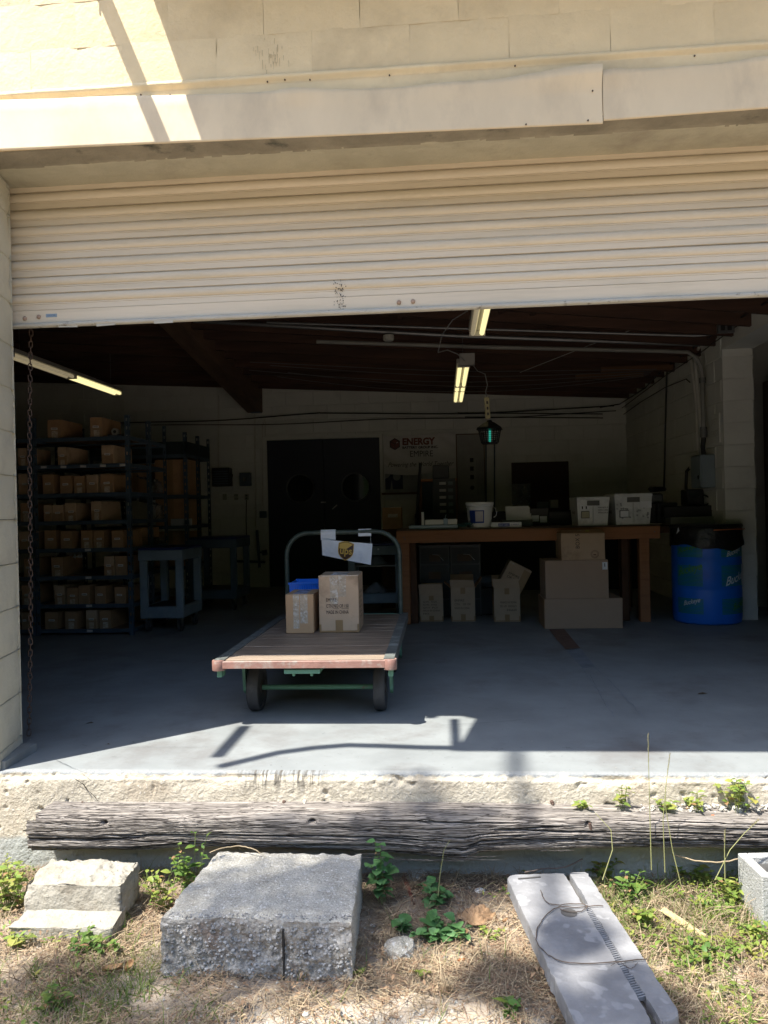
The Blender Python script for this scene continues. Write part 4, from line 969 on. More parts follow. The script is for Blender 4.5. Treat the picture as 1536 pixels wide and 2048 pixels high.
# long printed box
q = P(1013, 1058, 3.99); lbx = thing('flat_carton', 'flat long white box with blue print to the right of the bucket', 'box', (q.x, 3.99, tt))
MB().bev(-.14, .14, 0, .12, 0, .048, .002).build('carton_body', paper, lbx); MB().box(-.075, .03, -.0015, 0, .008, .038).build('blue_panel', blu, lbx)
text('PRINT LABELS', .02, (-.07, -.002, .015), paper, lbx, fit=.09); text('LABELS', .016, (.045, -.001, .02), blu, lbx, fit=.07)
# paper tray with sheets
q = P(1030, 1048, 4.35); tp = thing('paper_tray', 'grey tray holding leaning papers behind the flat white box', 'tray', (q.x, 4.35, tt))
MB().box(-.13, .17, 0, .2, 0, .06).build('tray_body', M('grey_tray', (.12, .13, .14), .5), tp)
for k in range(4): MB().box(-.10, .13, 0, .0015, 0, .16, R=Matrix.Rotation(-.5-.12*k, 3, 'X')).build('sheet', paper, tp, loc=(.02+.012*k, .05+.02*k, .055))
# clear storage totes
tote_m = M('milky_storage_plastic', (.62, .64, .62), .3, .06, 10, (.48, .50, .49), (.5, .65), 8, .1, 40)
def tote(px, wpx, hpx, lab, extra):
    p = P(px, 1054, 4.0); w = (P(px+wpx, 1054, 4.0)-p).x; h = hpx*7.0/1500
    t = thing('storage_tote', lab, 'storage tote', (p.x+w/2, 4.0, tt), group=None)
    b = MB(); taper_bin(b, w*.88, .33, w*.98, .40, h-.02); b.build('tote_body', tote_m, t)
    MB().bev(-w/2, w/2, -.045, -.020, h-.03, h-.005, .004).bev(-w/2, w/2, .35, .375, h-.03, h-.005, .004).bev(-w/2, -w/2+.02, -.02, .35, h-.03, h-.005, .004).bev(w/2-.02, w/2, -.02, .35, h-.03, h-.005, .004).build('rim', tote_m, t)
    MB().box(-.055, .055, -.044, -.028, h-.085, h-.04).build('handle_recess', M('tote_handle_grey', (.10, .10, .09), .5), t)
    MB().box(-w*.36, -w*.12, -.036, -.02, .07, .135).build('label_frame', black_pl, t); MB().box(-w*.35, -w*.13, -.038, -.035, .075, .13).build('label_card', M('yellowish_card', (.45, .43, .30), .7) if extra else paper, t)
    MB().box(-.003, .003, -.034, -.015, .02, h-.09).build('centre_rib', tote_m, t)
    if extra:
        for i, s in enumerate(['HANDLE', 'WITH CARE', 'FRAGILE']): text(s, .018, (.04, -.040, .16-.024*i), ink, t, fit=.09, name='print')
        MB().box(-.12, -.04, -.041, -.038, .15, .19).build('pictogram_panel', paper, t); MB().box(-.105, -.095, -.043, -.041, .155, .18).box(-.07, -.06, -.043, -.041, .155, .18).build('pictogram', ink, t)
    else:
        MB().box(.06, .16, -.041, -.038, .155, .215).build('sticky_note', paper, t)
        for k in range(26):
            x = random.choice([random.uniform(-.15, -.03), random.uniform(.03, .15)]); z = random.uniform(.06, .2); MB().cyl((0, -.032, 0), (0, -.036, 0), .009, n=6).build('moulded_dot', M('tote_dot', (.34, .36, .36), .5), t, loc=(x, 0, z))
    for i, s in enumerate(['THIS END', 'FRAGILE']): text(s, .034, (-w*.47, .28, .17-.06*i), ink, t, rot=(PI/2, 0, -PI/2), fit=.16, name='side_print')
    return t
tote(1153, 66, 58, 'milky plastic tote marked with care symbols, left of the pair on the table', True)
tote(1228, 76, 63, 'milky plastic tote with dotted pattern and white note, right of the pair', False)
ordn = ['first', 'second', 'third', 'fourth', 'fifth', 'sixth', 'seventh']
# ============================================================ UNDER THE TABLE
def wid(x0, x1, y, Y): return (P(x1, y, Y)-P(x0, y, Y)).x
# open cartons
def open_carton(x0, x1, ytop, ybase, Y, lab, lines, flip=False, flaph=.0, mat=card_g, d=.26, sideflap=True):
    w = wid(x0, x1, ybase, Y); p = P((x0+x1)/2, ybase, Y); h = P(x0, ytop, Y).z
    t = carton('open_carton', lab, 'box', (p.x, Y, 0), w, d, h, mat=mat, flaps=1, group='open cartons under the table')
    tapes(t, w, h)
    if lines:
        fz = [None]*len(lines)
        print3(t, w, h, lines[0], -w*.36, h*lines[1], h*.115, h*.085, flip=flip, fits=lines[2])
    if flaph: flap(t, [(-w/2, .002, h), (w/2, .002, h), (w/2-.012, .045, h+flaph), (-w/2-.01, .045, h+flaph)], mat)
    if sideflap:
        flap(t, [(w/2, 0, h), (w/2, d, h), (w/2+.07, d-.02, h+.09), (w/2+.07, .02, h+.09)])
        flap(t, [(-w/2, d, h), (-w/2, 0, h), (-w/2-.06, .02, h+.05), (-w/2-.06, d-.02, h+.05)])
    flap(t, [(w/2, d, h), (-w/2, d, h), (-w/2, d+.07, h+.10), (w/2, d+.07, h+.10)])
    return t
open_carton(840, 887, 1192, 1243, 4.12, 'short open carton with raised flap, leftmost under the table', (['G.W.  KGS', 'N.W.  KGS', 'QTY  PCS', 'MADE IN CHINA', 'NO.'], .74, [.13, .13, .14, .16, .06]), flaph=.105, sideflap=False)
open_carton(903, 951, 1176, 1243, 4.10, 'open carton printed EMPIRE with spread flaps, second under the table', (['EMPIRE', 'CTN.    OF 150', 'MADE IN CHINA'], .60, [.09, .15, .14]), flaph=.07)
t3 = open_carton(989, 1041, 1177, 1244, 4.06, 'open carton with upside down print carrying a tilted box', (['EMPIRE', 'CTN.NO  OF 150', 'MADE IN CHINA'], .62, [.09, .15, .15]), flip=True, flaph=.085, sideflap=False)
q = P(1022, 1160, 4.14)
tl = thing('tilted_carton', 'brown carton leaning tilted inside the upside down printed box', 'box', (q.x-.03, 4.12, q.z-.07), rot=(0, math.radians(28), 0))
MB().bev(-.10, .13, 0, .20, 0, .24, .003).build('carton_body', card_g, tl); MB().box(-.09, -.04, -.0015, 0, .215, .235).build('tape', ctape_m, tl); MB().box(.06, .13, -.0015, 0, .0, .22).build('tape', tape_m, tl)
for i in range(3): text(['EMPIRE', 'OF 150', 'CHINA'][i], .03, (-.06, -.002, .12-.035*i), ink, tl, fit=.11, name='print')
# clear drawers
drm = M('smoky_clear_drawer', (.018, .022, .025), .55, .1, bump=0); drf = M('drawer_frame_grey', (.05, .055, .06), .45, .1, bump=0)
for (x0, x1, nm) in ((841, 902, 'left'), (903, 964, 'right')):
    p = P(x0, 1240, 4.45); w = wid(x0, x1, 1240, 4.45)
    t = thing('drawer_tower', 'dark translucent plastic drawer tower under the table, %s of the pair' % nm, 'drawers', (p.x+w/2, 4.45, 0), group='drawer towers under the table')
    MB().box(-w/2, -w/2+.008, 0, .35, 0, .70).box(w/2-.008, w/2, 0, .35, 0, .70).box(-w/2+.008, w/2-.008, .34, .35, 0, .70).build('tower_shell', drm, t)
    MB().box(-w/2-.003, w/2+.003, -.01, .35, .70, .712).build('tower_top', drf, t)
    for k in range(4):
        z = .01+.173*k; dr = MB().box(-w/2+.010, w/2-.010, -.006, .02, z, z+.155).build('drawer', drm, t)
        MB().box(-w/2+.004, w/2-.004, -.012, -.007, z+.156, z+.170).box(-w/2+.004, -w/2+.014, -.012, -.007, z, z+.156).box(w/2-.014, w/2-.004, -.012, -.007, z, z+.156).build('drawer_rim', drf, dr)
        if k > 1: MB().box(-w*.22+random.uniform(-.03, .03), w*.2, -.009, -.006, z+.02, z+.09).build('contents', M('drawer_contents', (.10, .06, .04), .8), dr)
        if k == 3: MB().tube([(-.02, -.008, z+.09), (.04, -.008, z+.085), (.09, -.008, z+.03)], .002, 5).build('contents_strip', paper, dr)
q = P(975, 1150, 4.6); MB().lathe([(.10, 0), (.16, .05), (.12, .09), (.05, .11)], n=14, wob=lambda t, z: .15*math.sin(3*t+z*40)).build('cloth_bundle', M('grey_cloth', (.12, .14, .16), .9), smooth=True, loc=(q.x, 4.6, .28)); tag(bpy.data.objects['cloth_bundle'], 'grey cloth bundle in the dark behind the open cartons', 'cloth')
MB().bev(-.3, .2, 0, .3, 0, .28, .01).build('stool_box', black_pl, loc=(q.x+.05, 4.5, 0)); tag(bpy.data.objects['stool_box'], 'black crate in the dark under the table holding the cloth bundle', 'crate')
# stack of three closed cartons
plain = M('cardboard_plain', (.43, .30, .205), .85, .04, 6, (.38, .265, .18), (.5, .72), 3, .05, 80)
Yb = 3.62
p = P(1168, 1257, Yb); w = wid(1091, 1247, 1257, Yb); c1 = carton('low_carton', 'wide plain low carton at the bottom of the three box stack', 'box', (p.x, Yb, 0), w, .42, .262, mat=plain)
MB().box(-w/2-.004, -w/2, 0, .40, .0, .262).build('flap', card_d, c1)
p = P(1155, 1200, Yb); w = wid(1092, 1219, 1200, Yb); c2 = carton('middle_carton', 'plain carton with small white label, middle of the three box stack', 'box', (p.x, Yb+.01, .262), w, .38, .335, mat=plain)
MB().box(w/2-.052, w/2-.008, -.0015, 0, .25, .315).build('label', paper, c2); MB().box(w/2-.034, w/2-.028, -.002, -.0015, .275, .305).build('label_mark', ink, c2)
p = P(1168, 1125, Yb); w = wid(1124, 1212, 1125, Yb); c3 = carton('top_carton', 'carton printed BOX 5 on top of the three box stack', 'box', (p.x, Yb+.03, .597), w, .32, .235, mat=card)
text('BOX 5', .05, (-.03, -.002, .10), ink, c3, rot=(PI/2, -PI/2, 0), fit=.125)
b = MB()
for r in (.034, .026): b.tube([(r*math.cos(a), -.001, r*math.sin(a)) for a in np.linspace(0, 2*PI, 17)[:-1]], .0018, 4, closed=True)
b.build('round_stamp', M('faded_stamp', (.17, .10, .06), .8), c3, loc=(.10, 0, .05))
for sx in (-1, 1): MB().box(-.006, .006, -.001, 0, .02, .03).build('stamp_letter', M('faded_stamp', ()), c3, loc=(.10+sx*.006, 0, .02))
flap(c3, [(-w/2, .0, .236), (w/2, .0, .236), (w/2-.01, .10, .262), (-w/2+.01, .10, .262)]); flap(c3, [(-w/2, .32, .236), (w/2, .32, .236), (w/2, .20, .258), (-w/2, .20, .258)])
MB().box(-.014, .0, .07, .12, .255, .262).build('tape', ctape_m, c3); MB().box(.03, .06, .02, .05, .250, .258).build('tape', M('yellow_label', (.4, .33, .05), .6), c3)
# ============================================================ BARREL
q = Q(1410, 1232); RB = .293
bar = thing('blue_barrel', 'big blue plastic barrel used as a bin with black liner and green printing', 'barrel', (q.x-.085, 3.98, 0))
bb_ = M('blue_barrel_plastic', (.010, .16, .72), .38, .05, 6, (.012, .12, .58), (.5, .72), 4, .04, 20)
MB().lathe([(RB-.03, 0), (RB-.008, .012), (RB, .05), (RB+.002, .3), (RB-.001, .31), (RB+.002, .32), (RB+.002, .56), (RB-.001, .57), (RB+.002, .58), (RB, .78), (RB-.005, .83), (RB-.02, .83), (RB-.02, .6)], n=64, cap1=False).build('barrel_shell', bb_, bar, True)
lin = M('black_bin_liner', (.012, .012, .013), .28, .2, 20, bump=.8, bscale=28)
vs = []; n = 90; rows = [(RB-.04, .60, 0), (RB-.03, .845, .004), (RB+.004, .855, .008), (RB+.010, .83, .010), (RB+.009, .79, .009), (RB+.012, .75, .009), (RB+.014, .71, .010), (RB+.011, .685, .009)]
for i, (r, z, a_) in enumerate(rows):
    for k in range(n):
        t = 2*PI*k/n; dz = (.022*math.sin(t*2+1)+.010*math.sin(t*7))*(i > 5)
        f = float(fbm(math.cos(t)*4+i*.35, math.sin(t)*4, i*.2, 3)); vs.append(((r+a_*f*2.+a_*.5)*math.cos(t), (r+a_*f*2.+a_*.5)*math.sin(t), z+dz+.01*f))
MB().grid([(0, 0, 0)]*0, 0, 0); b = MB(); N = len(rows)
b.add(vs, [(i*n+k, i*n+(k+1) % n, (i+1)*n+(k+1) % n, (i+1)*n+k) for i in range(N-1) for k in range(n)]); b.build('bin_liner', lin, bar, True)
MB().lathe([(RB-.04, .60), (.01, .56)], n=24, cap0=False).build('liner_bottom', lin, bar)
b = MB(); b.tube([((RB+.03)*math.sin(a), -(RB+.03)*math.cos(a), .838+.002*math.sin(a*4)) for a in np.linspace(-.12, 1.25, 14)], .0045, 6); b.build('orange_drawstring', M('orange_string', (.65, .20, .07), .5), bar)
MB().lathe([(RB-.02, .885), (RB+.012, .885), (RB+.02, .865), (RB+.012, .855)], n=40, cap0=True, cap1=False).build('folded_liner_rim', lin, bar, True)
b = MB(); a = -1.15; b.add([((RB+.035)*math.sin(a), -(RB+.035)*math.cos(a), .80), ((RB+.035)*math.sin(a+.08), -(RB+.035)*math.cos(a+.08), .865), ((RB+.03)*math.sin(a+.1), -(RB+.04)*math.cos(a+.1), .83)], [(0, 1, 2)]); b.build('paper_scrap', paper, bar)
gp = M('barrel_green_print', (.03, .26, .04), .5, .1, 10, bump=0); gpd = M('barrel_lime_print', (.09, .30, .03), .5, .1, 10, bump=0); wp2 = M('barrel_white_print', (.72, .80, .86), .5, bump=0)
CA = -math.atan2(bar.location.x, bar.location.y+CAM_D)      # angle of the barrel side that faces the doorway
def bpan(a0, a1, z0, z1, filled):
    for k in range(int((z1-z0)/.0115)):
        z = z0+k*.0115; cyl_patch(RB+.004, CA*0+a0, a1, z, z+.0055, gp, 'print_line', bar, n=10)
for (z0, z1) in ((.60, .70), (.345, .535), (.10, .245)):
    bpan(-1.25, -.42, z0, z1, 0); bpan(.10, 1.15, z0, z1, 0)
def bwrap(a, z, shear=0.): return lambda x, y: ((RB+.0065)*math.sin(a+(x)/RB), -(RB+.0065)*math.cos(a+(x)/RB), z+y+x*.28)
for (a, z, s, f, mt) in ((.25, .60, .062, .17, wp2), (.20, .345, .105, .30, wp2), (-1.02, .165, .058, .15, wp2), (-1.2, .63, .06, .19, gpd), (-1.2, .43, .10, .22, gpd), (.45, .13, .08, .2, gpd)):
    text('Buckeye', s, (0, 0, 0), mt, bar, fit=f, shear=.35, bold=s*.016, warp=bwrap(a, z), name='barrel_lettering')
cyl_patch(RB+.008, .92, 1.2, .34, .53, paper, 'barrel_label', bar, n=6)
# ============================================================ SECOND BENCH + clutter right
bn2 = thing('side_bench', 'dark second bench behind the barrel carrying a pale flat printer', 'bench', (2.2, 4.25, 0))
MB().bev(-.32, .30, 0, .8, .80, .86, .003).build('bench_top', M('dark_lumber', ()), bn2); 
for (x, y) in ((-.27, .03), (.25, .03), (-.27, .72), (.25, .72)): MB().bev(-.04, .04, 0, .08, 0, .80, .003).build('leg', M('dark_lumber', ()), bn2, loc=(x, y, 0))
q = P(1385, 1046, 4.28); pr = thing('flat_printer', 'pale grey flat printer on the dark bench above the barrel', 'printer', (q.x, 4.28, .86))
MB().bev(-.20, .20, 0, .3, .012, .085, .005).build('printer_body', M('light_grey_case', (.30, .29, .27), .5, bump=.03), pr); MB().cyl((-.15, .01, 0), (-.15, .01, .013), .012, n=8).build('foot', paper, pr); MB().cyl((.05, .01, 0), (.05, .01, .013), .012, n=8).build('foot', paper, pr)
MB().bev(-.25, .25, .05, .4, .085, .19, .008).build('dark_top_unit', black_pl, pr)
for (px, py, w, h, Y, nm, lab, cat) in ((1335, 1010, .20, .13, 4.45, 'label_machine', 'black label machine with raised lid beside the totes', 'machine'), (1392, 1000, .16, .16, 4.5, 'black_case', 'black case on top of the printer under the electrical box', 'case')):
    q = P(px, 1046, Y); z0 = tt if px < 1350 else 1.05; t = thing(nm, lab, cat, (q.x, Y, z0)); MB().bev(-w/2, w/2, 0, .2, 0, h+(.07 if px < 1350 else 0), .01).build('case_body', black_pl, t)
    MB().box(-w*.4, w*.4, -.01, .0, h*.5, h*.9).build('front_panel', M('dark_screen', (.03, .035, .04), .2, bump=0), t)
b = MB()
for k in range(3): b.tube([(.07*math.cos(a)+.01*k, .0+.02*k, .05+.05*math.sin(a)) for a in np.linspace(0, 2*PI, 19)[:-1]], .006, 6, closed=True)
q = P(1405, 1005, 4.42); tag(b.build('coiled_cable', cable_m, smooth=True, loc=(q.x, 4.42, 1.05)), 'coil of black cable resting on the printer', 'cable')
for (px, py, w, h, Y, lab, mt) in ((1297, 985, .30, .10, 4.55, 'dark grey lid and papers piled behind the dotted tote', 'grey_tray'), (1320, 975, .14, .05, 4.5, 'black folded bag on the pile behind the dotted tote', None)):
    q = P(px, py+5, Y); t = thing('pile', lab, 'pile', (q.x, Y, tt+.20 if h > .08 else tt+.31)); MB().bev(-w/2, w/2, 0, .2, 0, h, .02, j=.01).build('pile_body', M(mt, ()) if mt else black_pl, t)
q = P(1283, 978, 4.5); tk = thing('tall_crate', 'dark crate at the back of the table behind the totes', 'crate', (q.x, 4.5, tt)); MB().bev(-.2, .2, 0, .22, 0, .20, .01).build('crate_body', black_pl, tk)
# clutter behind middle of table
for (x0, x1, y0, y1, Y, nm, lab, cat, mt) in ((1060, 1098, 1018, 1046, 4.5, 'dark_device', 'dark boxy device with pale labels behind the table centre', 'device', black_pl), (1098, 1140, 1030, 1050, 4.55, 'low_black_box', 'low black box next to the milky tote', 'box', black_pl)):
    p = P(x0, y1, Y); w = wid(x0, x1, y1, Y); h = (y1-y0)*7.6/1500; t = thing(nm, lab, cat, (p.x+w/2, Y, tt)); MB().bev(-w/2, w/2, 0, .2, 0, h+.03, .006).build('case_body', mt, t)
    if nm == 'dark_device': MB().box(-w*.4, -.005, -.002, 0, .04, .10).box(.005, w*.4, -.002, 0, .03, .09).build('label', paper, t)
# board on the back wall with pinned things
mb_ = thing('maroon_board', 'dark maroon board on the back wall above the table', 'board', P(1080, 960, 7.59)); w = wid(1023, 1137, 960, 7.58)
z0 = P(1080, 1020, 7.58).z; z1 = P(1080, 924, 7.58).z; mb_.location.z = 0
MB().box(-w/2, w/2, -.02, 0, z0-.2, z1).build('board_panel', M('maroon_panel', (.05, .018, .014), .7), mb_)
for (px, py, w, h) in ((1080, 1000, .17, .05), (1098, 996, .1, .09)):
    pass
q = P(1043, 985, 6.9); t = thing('plastic_bag', 'clear crinkled plastic bag against the maroon board', 'bag', (q.x, 6.9, 1.02))
plast = M('crinkled_clear_plastic', (.16, .17, .18), .18, .3, 30, bump=1., bscale=30, alpha=.65)
vs = []
for i in range(14):
    for j in range(12): vs.append((-.12+.24*i/13, .03*float(fbm(i*.6, j*.6, .5)), .36*j/11))
MB().grid(vs, 14, 12).build('bag_sheet', plast, t, True)
q = P(1095, 1000, 6.8); t = thing('grey_parcels', 'small grey parcels on the rear sill before the maroon board', 'parcel', (q.x, 6.8, 1.05)); MB().bev(-.13, .02, 0, .1, 0, .09, .01).build('parcel', M('grey_tray', ()), t); MB().bev(.03, .14, 0, .1, 0, .11, .01).build('parcel', M('light_grey_case', ()), t)
MB().bev(-1.95, .97, 0, .5, 0, 1.02, .01).build('blackened_rear_counter', black_pl, loc=(1.6, 6.75, 0)); tag(bpy.data.objects['blackened_rear_counter'], 'counter behind the work table, widened and blackened to darken the view under it', 'counter')  # widened and made black so the space under the table reads dark
# shelf tower behind table left
q = P(877, 1060, 5.6); st = thing('small_rack', 'small dark wooden rack with drawers behind the left of the table', 'rack', (q.x, 5.6, 0)); w = wid(838, 916, 1060, 5.6)
Zt = P(877, 962, 5.6).z
for sx in (-1, 1): MB().bev(-.02, .02, 0, .3, 0, Zt, .002).build('upright', M('dark_lumber', ()), st, loc=(sx*(w/2-.02), 0, 0))
MB().bev(-w/2, w/2, 0, .3, 0, .025, .002).build('top_board', wood, st, loc=(0, 0, Zt)); MB().box(-w/2+.03, w/2-.03, .26, .28, .3, Zt).build('back_panel', M('bluish_panel', (.05, .07, .085), .6), st)
MB().bev(-.09, .10, 0, .2, 0, .16, .01).build('black_speaker', black_pl, loc=(q.x+.035, 5.65, Zt+.027)); tag(bpy.data.objects['black_speaker'], 'black box speaker on top of the small wooden rack', 'speaker')
cab = thing('drawer_cabinet', 'little cabinet of labelled drawers standing in the rack', 'drawers', (q.x+.075, 5.56, 1.0))
MB().box(-.13, .13, .01, .2, -.1, .42).build('cabinet_shell', black_pl, cab)
for k in range(5):
    dr = MB().box(-.12, .12, 0, .01, .06*k+.01+.02*k, .06*k+.075+.02*k).build('drawer', M('smoky_clear_drawer', ()), cab); MB().box(-.055, .02, -.003, 0, .08*k+.03, .08*k+.06).build('label', M('light_grey_case', ()), dr); MB().box(.045, .10, -.003, 0, .08*k+.025, .08*k+.065).build('drawer_window', M('dark_teal_pane', (.06, .09, .09), .3), dr)  # flat dark teal panel beside each drawer label
MB().box(-.2, .2, 0, .3, -.13, -.10).build('rack_shelf', M('dark_lumber', ()), st, loc=(0, 0, 1.0))
q0, q1 = P(833, 1045, 5.3), P(841, 926, 5.3); MB().tube([q0, q1], .016, 8).build('black_pole', black_pl); tag(bpy.data.objects['black_pole'], 'slim black pole standing before the small wooden rack', 'pole')
q = P(785, 1045, 5.2); t = thing('brown_carton', 'small dark brown carton on the floor stand left of the table', 'box', (q.x-.01, 5.2, .86)); MB().bev(-.10, .11, 0, .2, 0, .24, .003).build('carton_body', card_d, t); MB().box(-.04, .07, -.002, 0, .13, .17).build('label', ctape_m, t)
MB().bev(-.13, .14, 0, .3, 0, .86, .01).build('dark_stand', M('dark_lumber', ()), loc=(q.x, 5.15, 0)); tag(bpy.data.objects['dark_stand'], 'dark stand left of the work table under a brown carton', 'stand')
# ============================================================ DOOR + BACK WALL ITEMS
q0, q1 = P(541, 1170, 7.58), P(765, 1170, 7.58); dz_ = 2.105
dr = thing('double_door', 'dark navy double swing door with two round windows', 'door', ((q0.x+q1.x)/2, 7.56, 0)); hw_ = (q1.x-q0.x)/2
navy = M('navy_door_paint', (.008, .011, .025), .5, .1, bump=.03)
for sx in (-1, 1):
    x0, x1 = (-hw_, -.003) if sx < 0 else (.003, hw_)
    lf = MB().box(x0, x1, 0, .045, .01, dz_).build('door_leaf', navy, dr)
    cxp = P(601 if sx < 0 else 711, 977 if sx < 0 else 974, 7.55)
    MB().tube([(.20*math.cos(a), 0, .20*math.sin(a)) for a in np.linspace(0, 2*PI, 33)[:-1]], .012, 6, closed=True).build('window_ring', M('dull_aluminium', (.07, .075, .08), .4, metal=.5, bump=0), lf, True, loc=(cxp.x-dr.location.x, -.004, cxp.z))
    MB().cyl((0, -.003, 0), (0, -.001, 0), .192, n=32).build('window_glass', M('dark_glass', (.01, .012, .012), .06, bump=0), lf, loc=(cxp.x-dr.location.x, 0, cxp.z))
MB().box(-.04, .03, -.002, 0, 0, .02).build('door_label', M('light_grey_case', ()), dr, loc=(P(647, 1006, 7.55).x-dr.location.x, 0, P(647, 1006, 7.55).z))
MB().box(-.045, .045, -.002, 0, 0, .018, R=Matrix.Rotation(-.7, 3, 'Y')).build('door_label', M('light_grey_case', ()), dr, loc=(P(670, 1015, 7.55).x-dr.location.x, 0, P(670, 1015, 7.55).z))
MB().box(-hw_-.06, -hw_-.004, -.02, .05, 0, dz_+.05).box(hw_+.004, hw_+.05, -.02, .05, 0, dz_+.05).box(-hw_-.004, hw_+.004, -.02, .05, dz_+.006, dz_+.05).build('door_frame', inner_m, dr)
# banner
bz1 = P(840, 870, 7.5).z; q0, q1 = P(766, 872, 7.5), P(911, 868, 7.5); bwd = q1.x-q0.x; bh = 7*.078
ban = thing('vinyl_banner', 'wrinkled white vinyl banner with a red and black battery company logo', 'banner', (q0.x, 7.52, q0.z))
def bfold(x, z):
    u = x/bwd; return -.02-.018*math.sin((u*5.2+z*5.5)*2.2)*(.3+.7*min(1, -z*3+.15))-.006*math.sin(u*22+z*31)
nu, nv = 70, 34; V = []
for i in range(nu):
    for j in range(nv):
        x = bwd*i/(nu-1); z = -bh*(.97+.06*math.sin(x*4))*j/(nv-1)+.03*x/bwd-.012*math.sin(PI*x/bwd); V.append((x, bfold(x, z), z))
npgrid('banner_cloth', V, nu, nv, M('banner_vinyl', (.58, .57, .55), .5, .05, 6, bump=.05), ban, flip=True)
wb = lambda ox, oz: (lambda x, y: (ox+x, bfold(ox+x, oz+y)-.012, oz+y))
redp = M('banner_red', (.15, .045, .03), .6, bump=0); blkp = M('banner_black', (.02, .02, .025), .6, bump=0)
text('ENERGY', .13, (0, 0, 0), redp, ban, fit=.46, bold=.006, warp=wb(.27, -.135)); text('BATTERY GROUP INC.', .045, (0, 0, 0), blkp, ban, fit=.50, bold=.002, warp=wb(.27, -.19)); text('EMPIRE', .12, (0, 0, 0), blkp, ban, fit=.32, warp=wb(.37, -.305)); text('Powering the World Together', .09, (0, 0, 0), blkp, ban, fit=.92, shear=.4, warp=wb(.06, -.44))
b = MB(); s = .075; cxx, czz = .165, -.12
hx = [(cxx+s*math.sin(k*PI/3), czz+s*math.cos(k*PI/3)) for k in range(6)]; f3 = lambda x, z: (x, bfold(x, z)-.012, z)
for (a, bq, c_, d_) in ((0, 1, None, 5), (1, 2, 3, None), (5, None, 3, 4)):
    pts = [f3(*(hx[i] if i is not None else (cxx, czz))) for i in (a, bq, c_, d_)]
    c0 = sum((Vector(p) for p in pts), Vector())/4; pts = [c0.lerp(Vector(p), .86) for p in pts]; b.add(pts, [(0, 1, 2, 3)])
o = b.build('cube_logo', redp, ban); b = MB(); b.add([Vector(f3(*h))+Vector((0, .004, 0)) for h in [(cxx+(x-cxx)*1.12, czz+(z-czz)*1.12) for x, z in hx]], [tuple(range(6))]); b.build('cube_logo_outline', blkp, ban)
# blue poster piece
q0, q1 = P(770, 945, 7.56), P(806, 978, 7.56); po = thing('dark_blue_poster', 'dark blue poster with white curves below the banner', 'poster', (q0.x, 7.57, q1.z)); W_, H_ = q1.x-q0.x, q0.z-q1.z
MB().box(0, W_*2.1, 0, .004, -.06, H_).build('poster_sheet', M('poster_grey', (.26, .27, .26), .6, bump=0), po); MB().box(0, W_, -.003, 0, 0, H_).build('poster_field', M('poster_navy', (.02, .028, .07), .6, bump=0), po)
b = MB(); b.cyl((W_*.66, -.006, H_*.74), (W_*.66, -.0032, H_*.74), .055, n=20); b.poly([(0, -.005, H_), (0, -.005, H_*.62), (W_*.2, -.005, H_*.72), (W_*.38, -.005, H_)], (0, .001, 0)).poly([(W_*.28, -.005, 0), (W_*.42, -.005, 0), (W_*.38, -.005, H_*.55)], (0, .001, 0)); b.build('poster_shapes', M('poster_grey', ()), po)
MB().box(-.05, .9, -.06, 0, -.075, -.05).build('poster_ledge', M('dark_lumber', ()), po)
# pale panel right of banner with small notice print
q0, q1 = P(913, 870, 7.58), P(971, 1060, 7.58); pn = thing('pale_wall_panel', 'pale panel door with small dark notices right of the banner', 'panel', (q0.x, 7.575, 0)); W_ = q1.x-q0.x
MB().box(0, W_, 0, .02, .02, q0.z).build('panel_sheet', M('panel_paint', (.30, .30, .28), .7, bump=.05), pn); MB().box(-.012, 0, -.006, .02, 0, q0.z+.012).box(0, W_, -.006, .02, q0.z, q0.z+.012).box(W_, W_+.012, -.006, .02, 0, q0.z+.012).build('panel_edge', M('dark_lumber', ()), pn)
for k in range(3): MB().box(.18, .23, -.003, 0, 1.72-.12*k, 1.78-.12*k).build('notice_block', blkp, pn)
for k in range(6): MB().box(.27+.02*k, .275+.02*k, -.003, 0, 1.25, 1.75).build('notice_line', M('grey_tray', ()), pn)
MB().cyl((.205, -.004, 1.36), (.205, 0, 1.36), .03, n=16).build('notice_dot', blkp, pn)
# boxes and conduits left of the door
def pipe(nm, lab, pts, r, mat=pipe_m, n=8, cat='conduit', smooth=True, group=None):
    pts = [Vector(p) for p in pts]; o = thing(nm, lab, cat, pts[0], group=group); MB().tube([p-pts[0] for p in pts], r, n).build('pipe_run', mat, o, smooth); return o
pipe('wall_conduit', 'thin conduit down the back wall to the black fan box', [P(437, 790, 7.58), P(437, 935, 7.58)], .011)
pipe('wall_conduit', 'thin conduit running down from the beam to the floor valve', [P(509, 828, 7.57), P(513, 1100, 7.57)], .011)
o = pipe('wall_conduit', 'pair of conduits left of the dark door ending in a switch box', [P(530, 838, 7.57), P(525, 850, 7.57), P(525, 1012, 7.57)], .009); MB().tube([P(531, 842, 7.57)-o.location, P(530, 1010, 7.57)-o.location], .009, 8).build('pipe_run', pipe_m, o, True)
def wbox(nm, lab, cat, x0, x1, y0, y1, Y, d, mat, extra=None):
    a, c = P(x0, y1, Y), P(x1, y0, Y); o = thing(nm, lab, cat, ((a.x+c.x)/2, Y, a.z)); w, h = c.x-a.x, c.z-a.z; MB().bev(-w/2, w/2, 0, d, 0, h, .006).build('box_body', mat, o)
    if extra: extra(o, w, h)
    return o
def _fan(o, w, h):
    for k in range(6): MB().box(-w/2+.02, w/2-.02, -.008, 0, h*(.12+.13*k), h*(.12+.13*k)+.015).build('louvre', steel_d, o)
    MB().tube([(w/2, 0, h*.7), (w/2+.05, -.01, h*.6), (w/2+.03, -.01, h*.3), (w/2, 0, h*.2)], .012, 6).build('hose', cable_m, o)
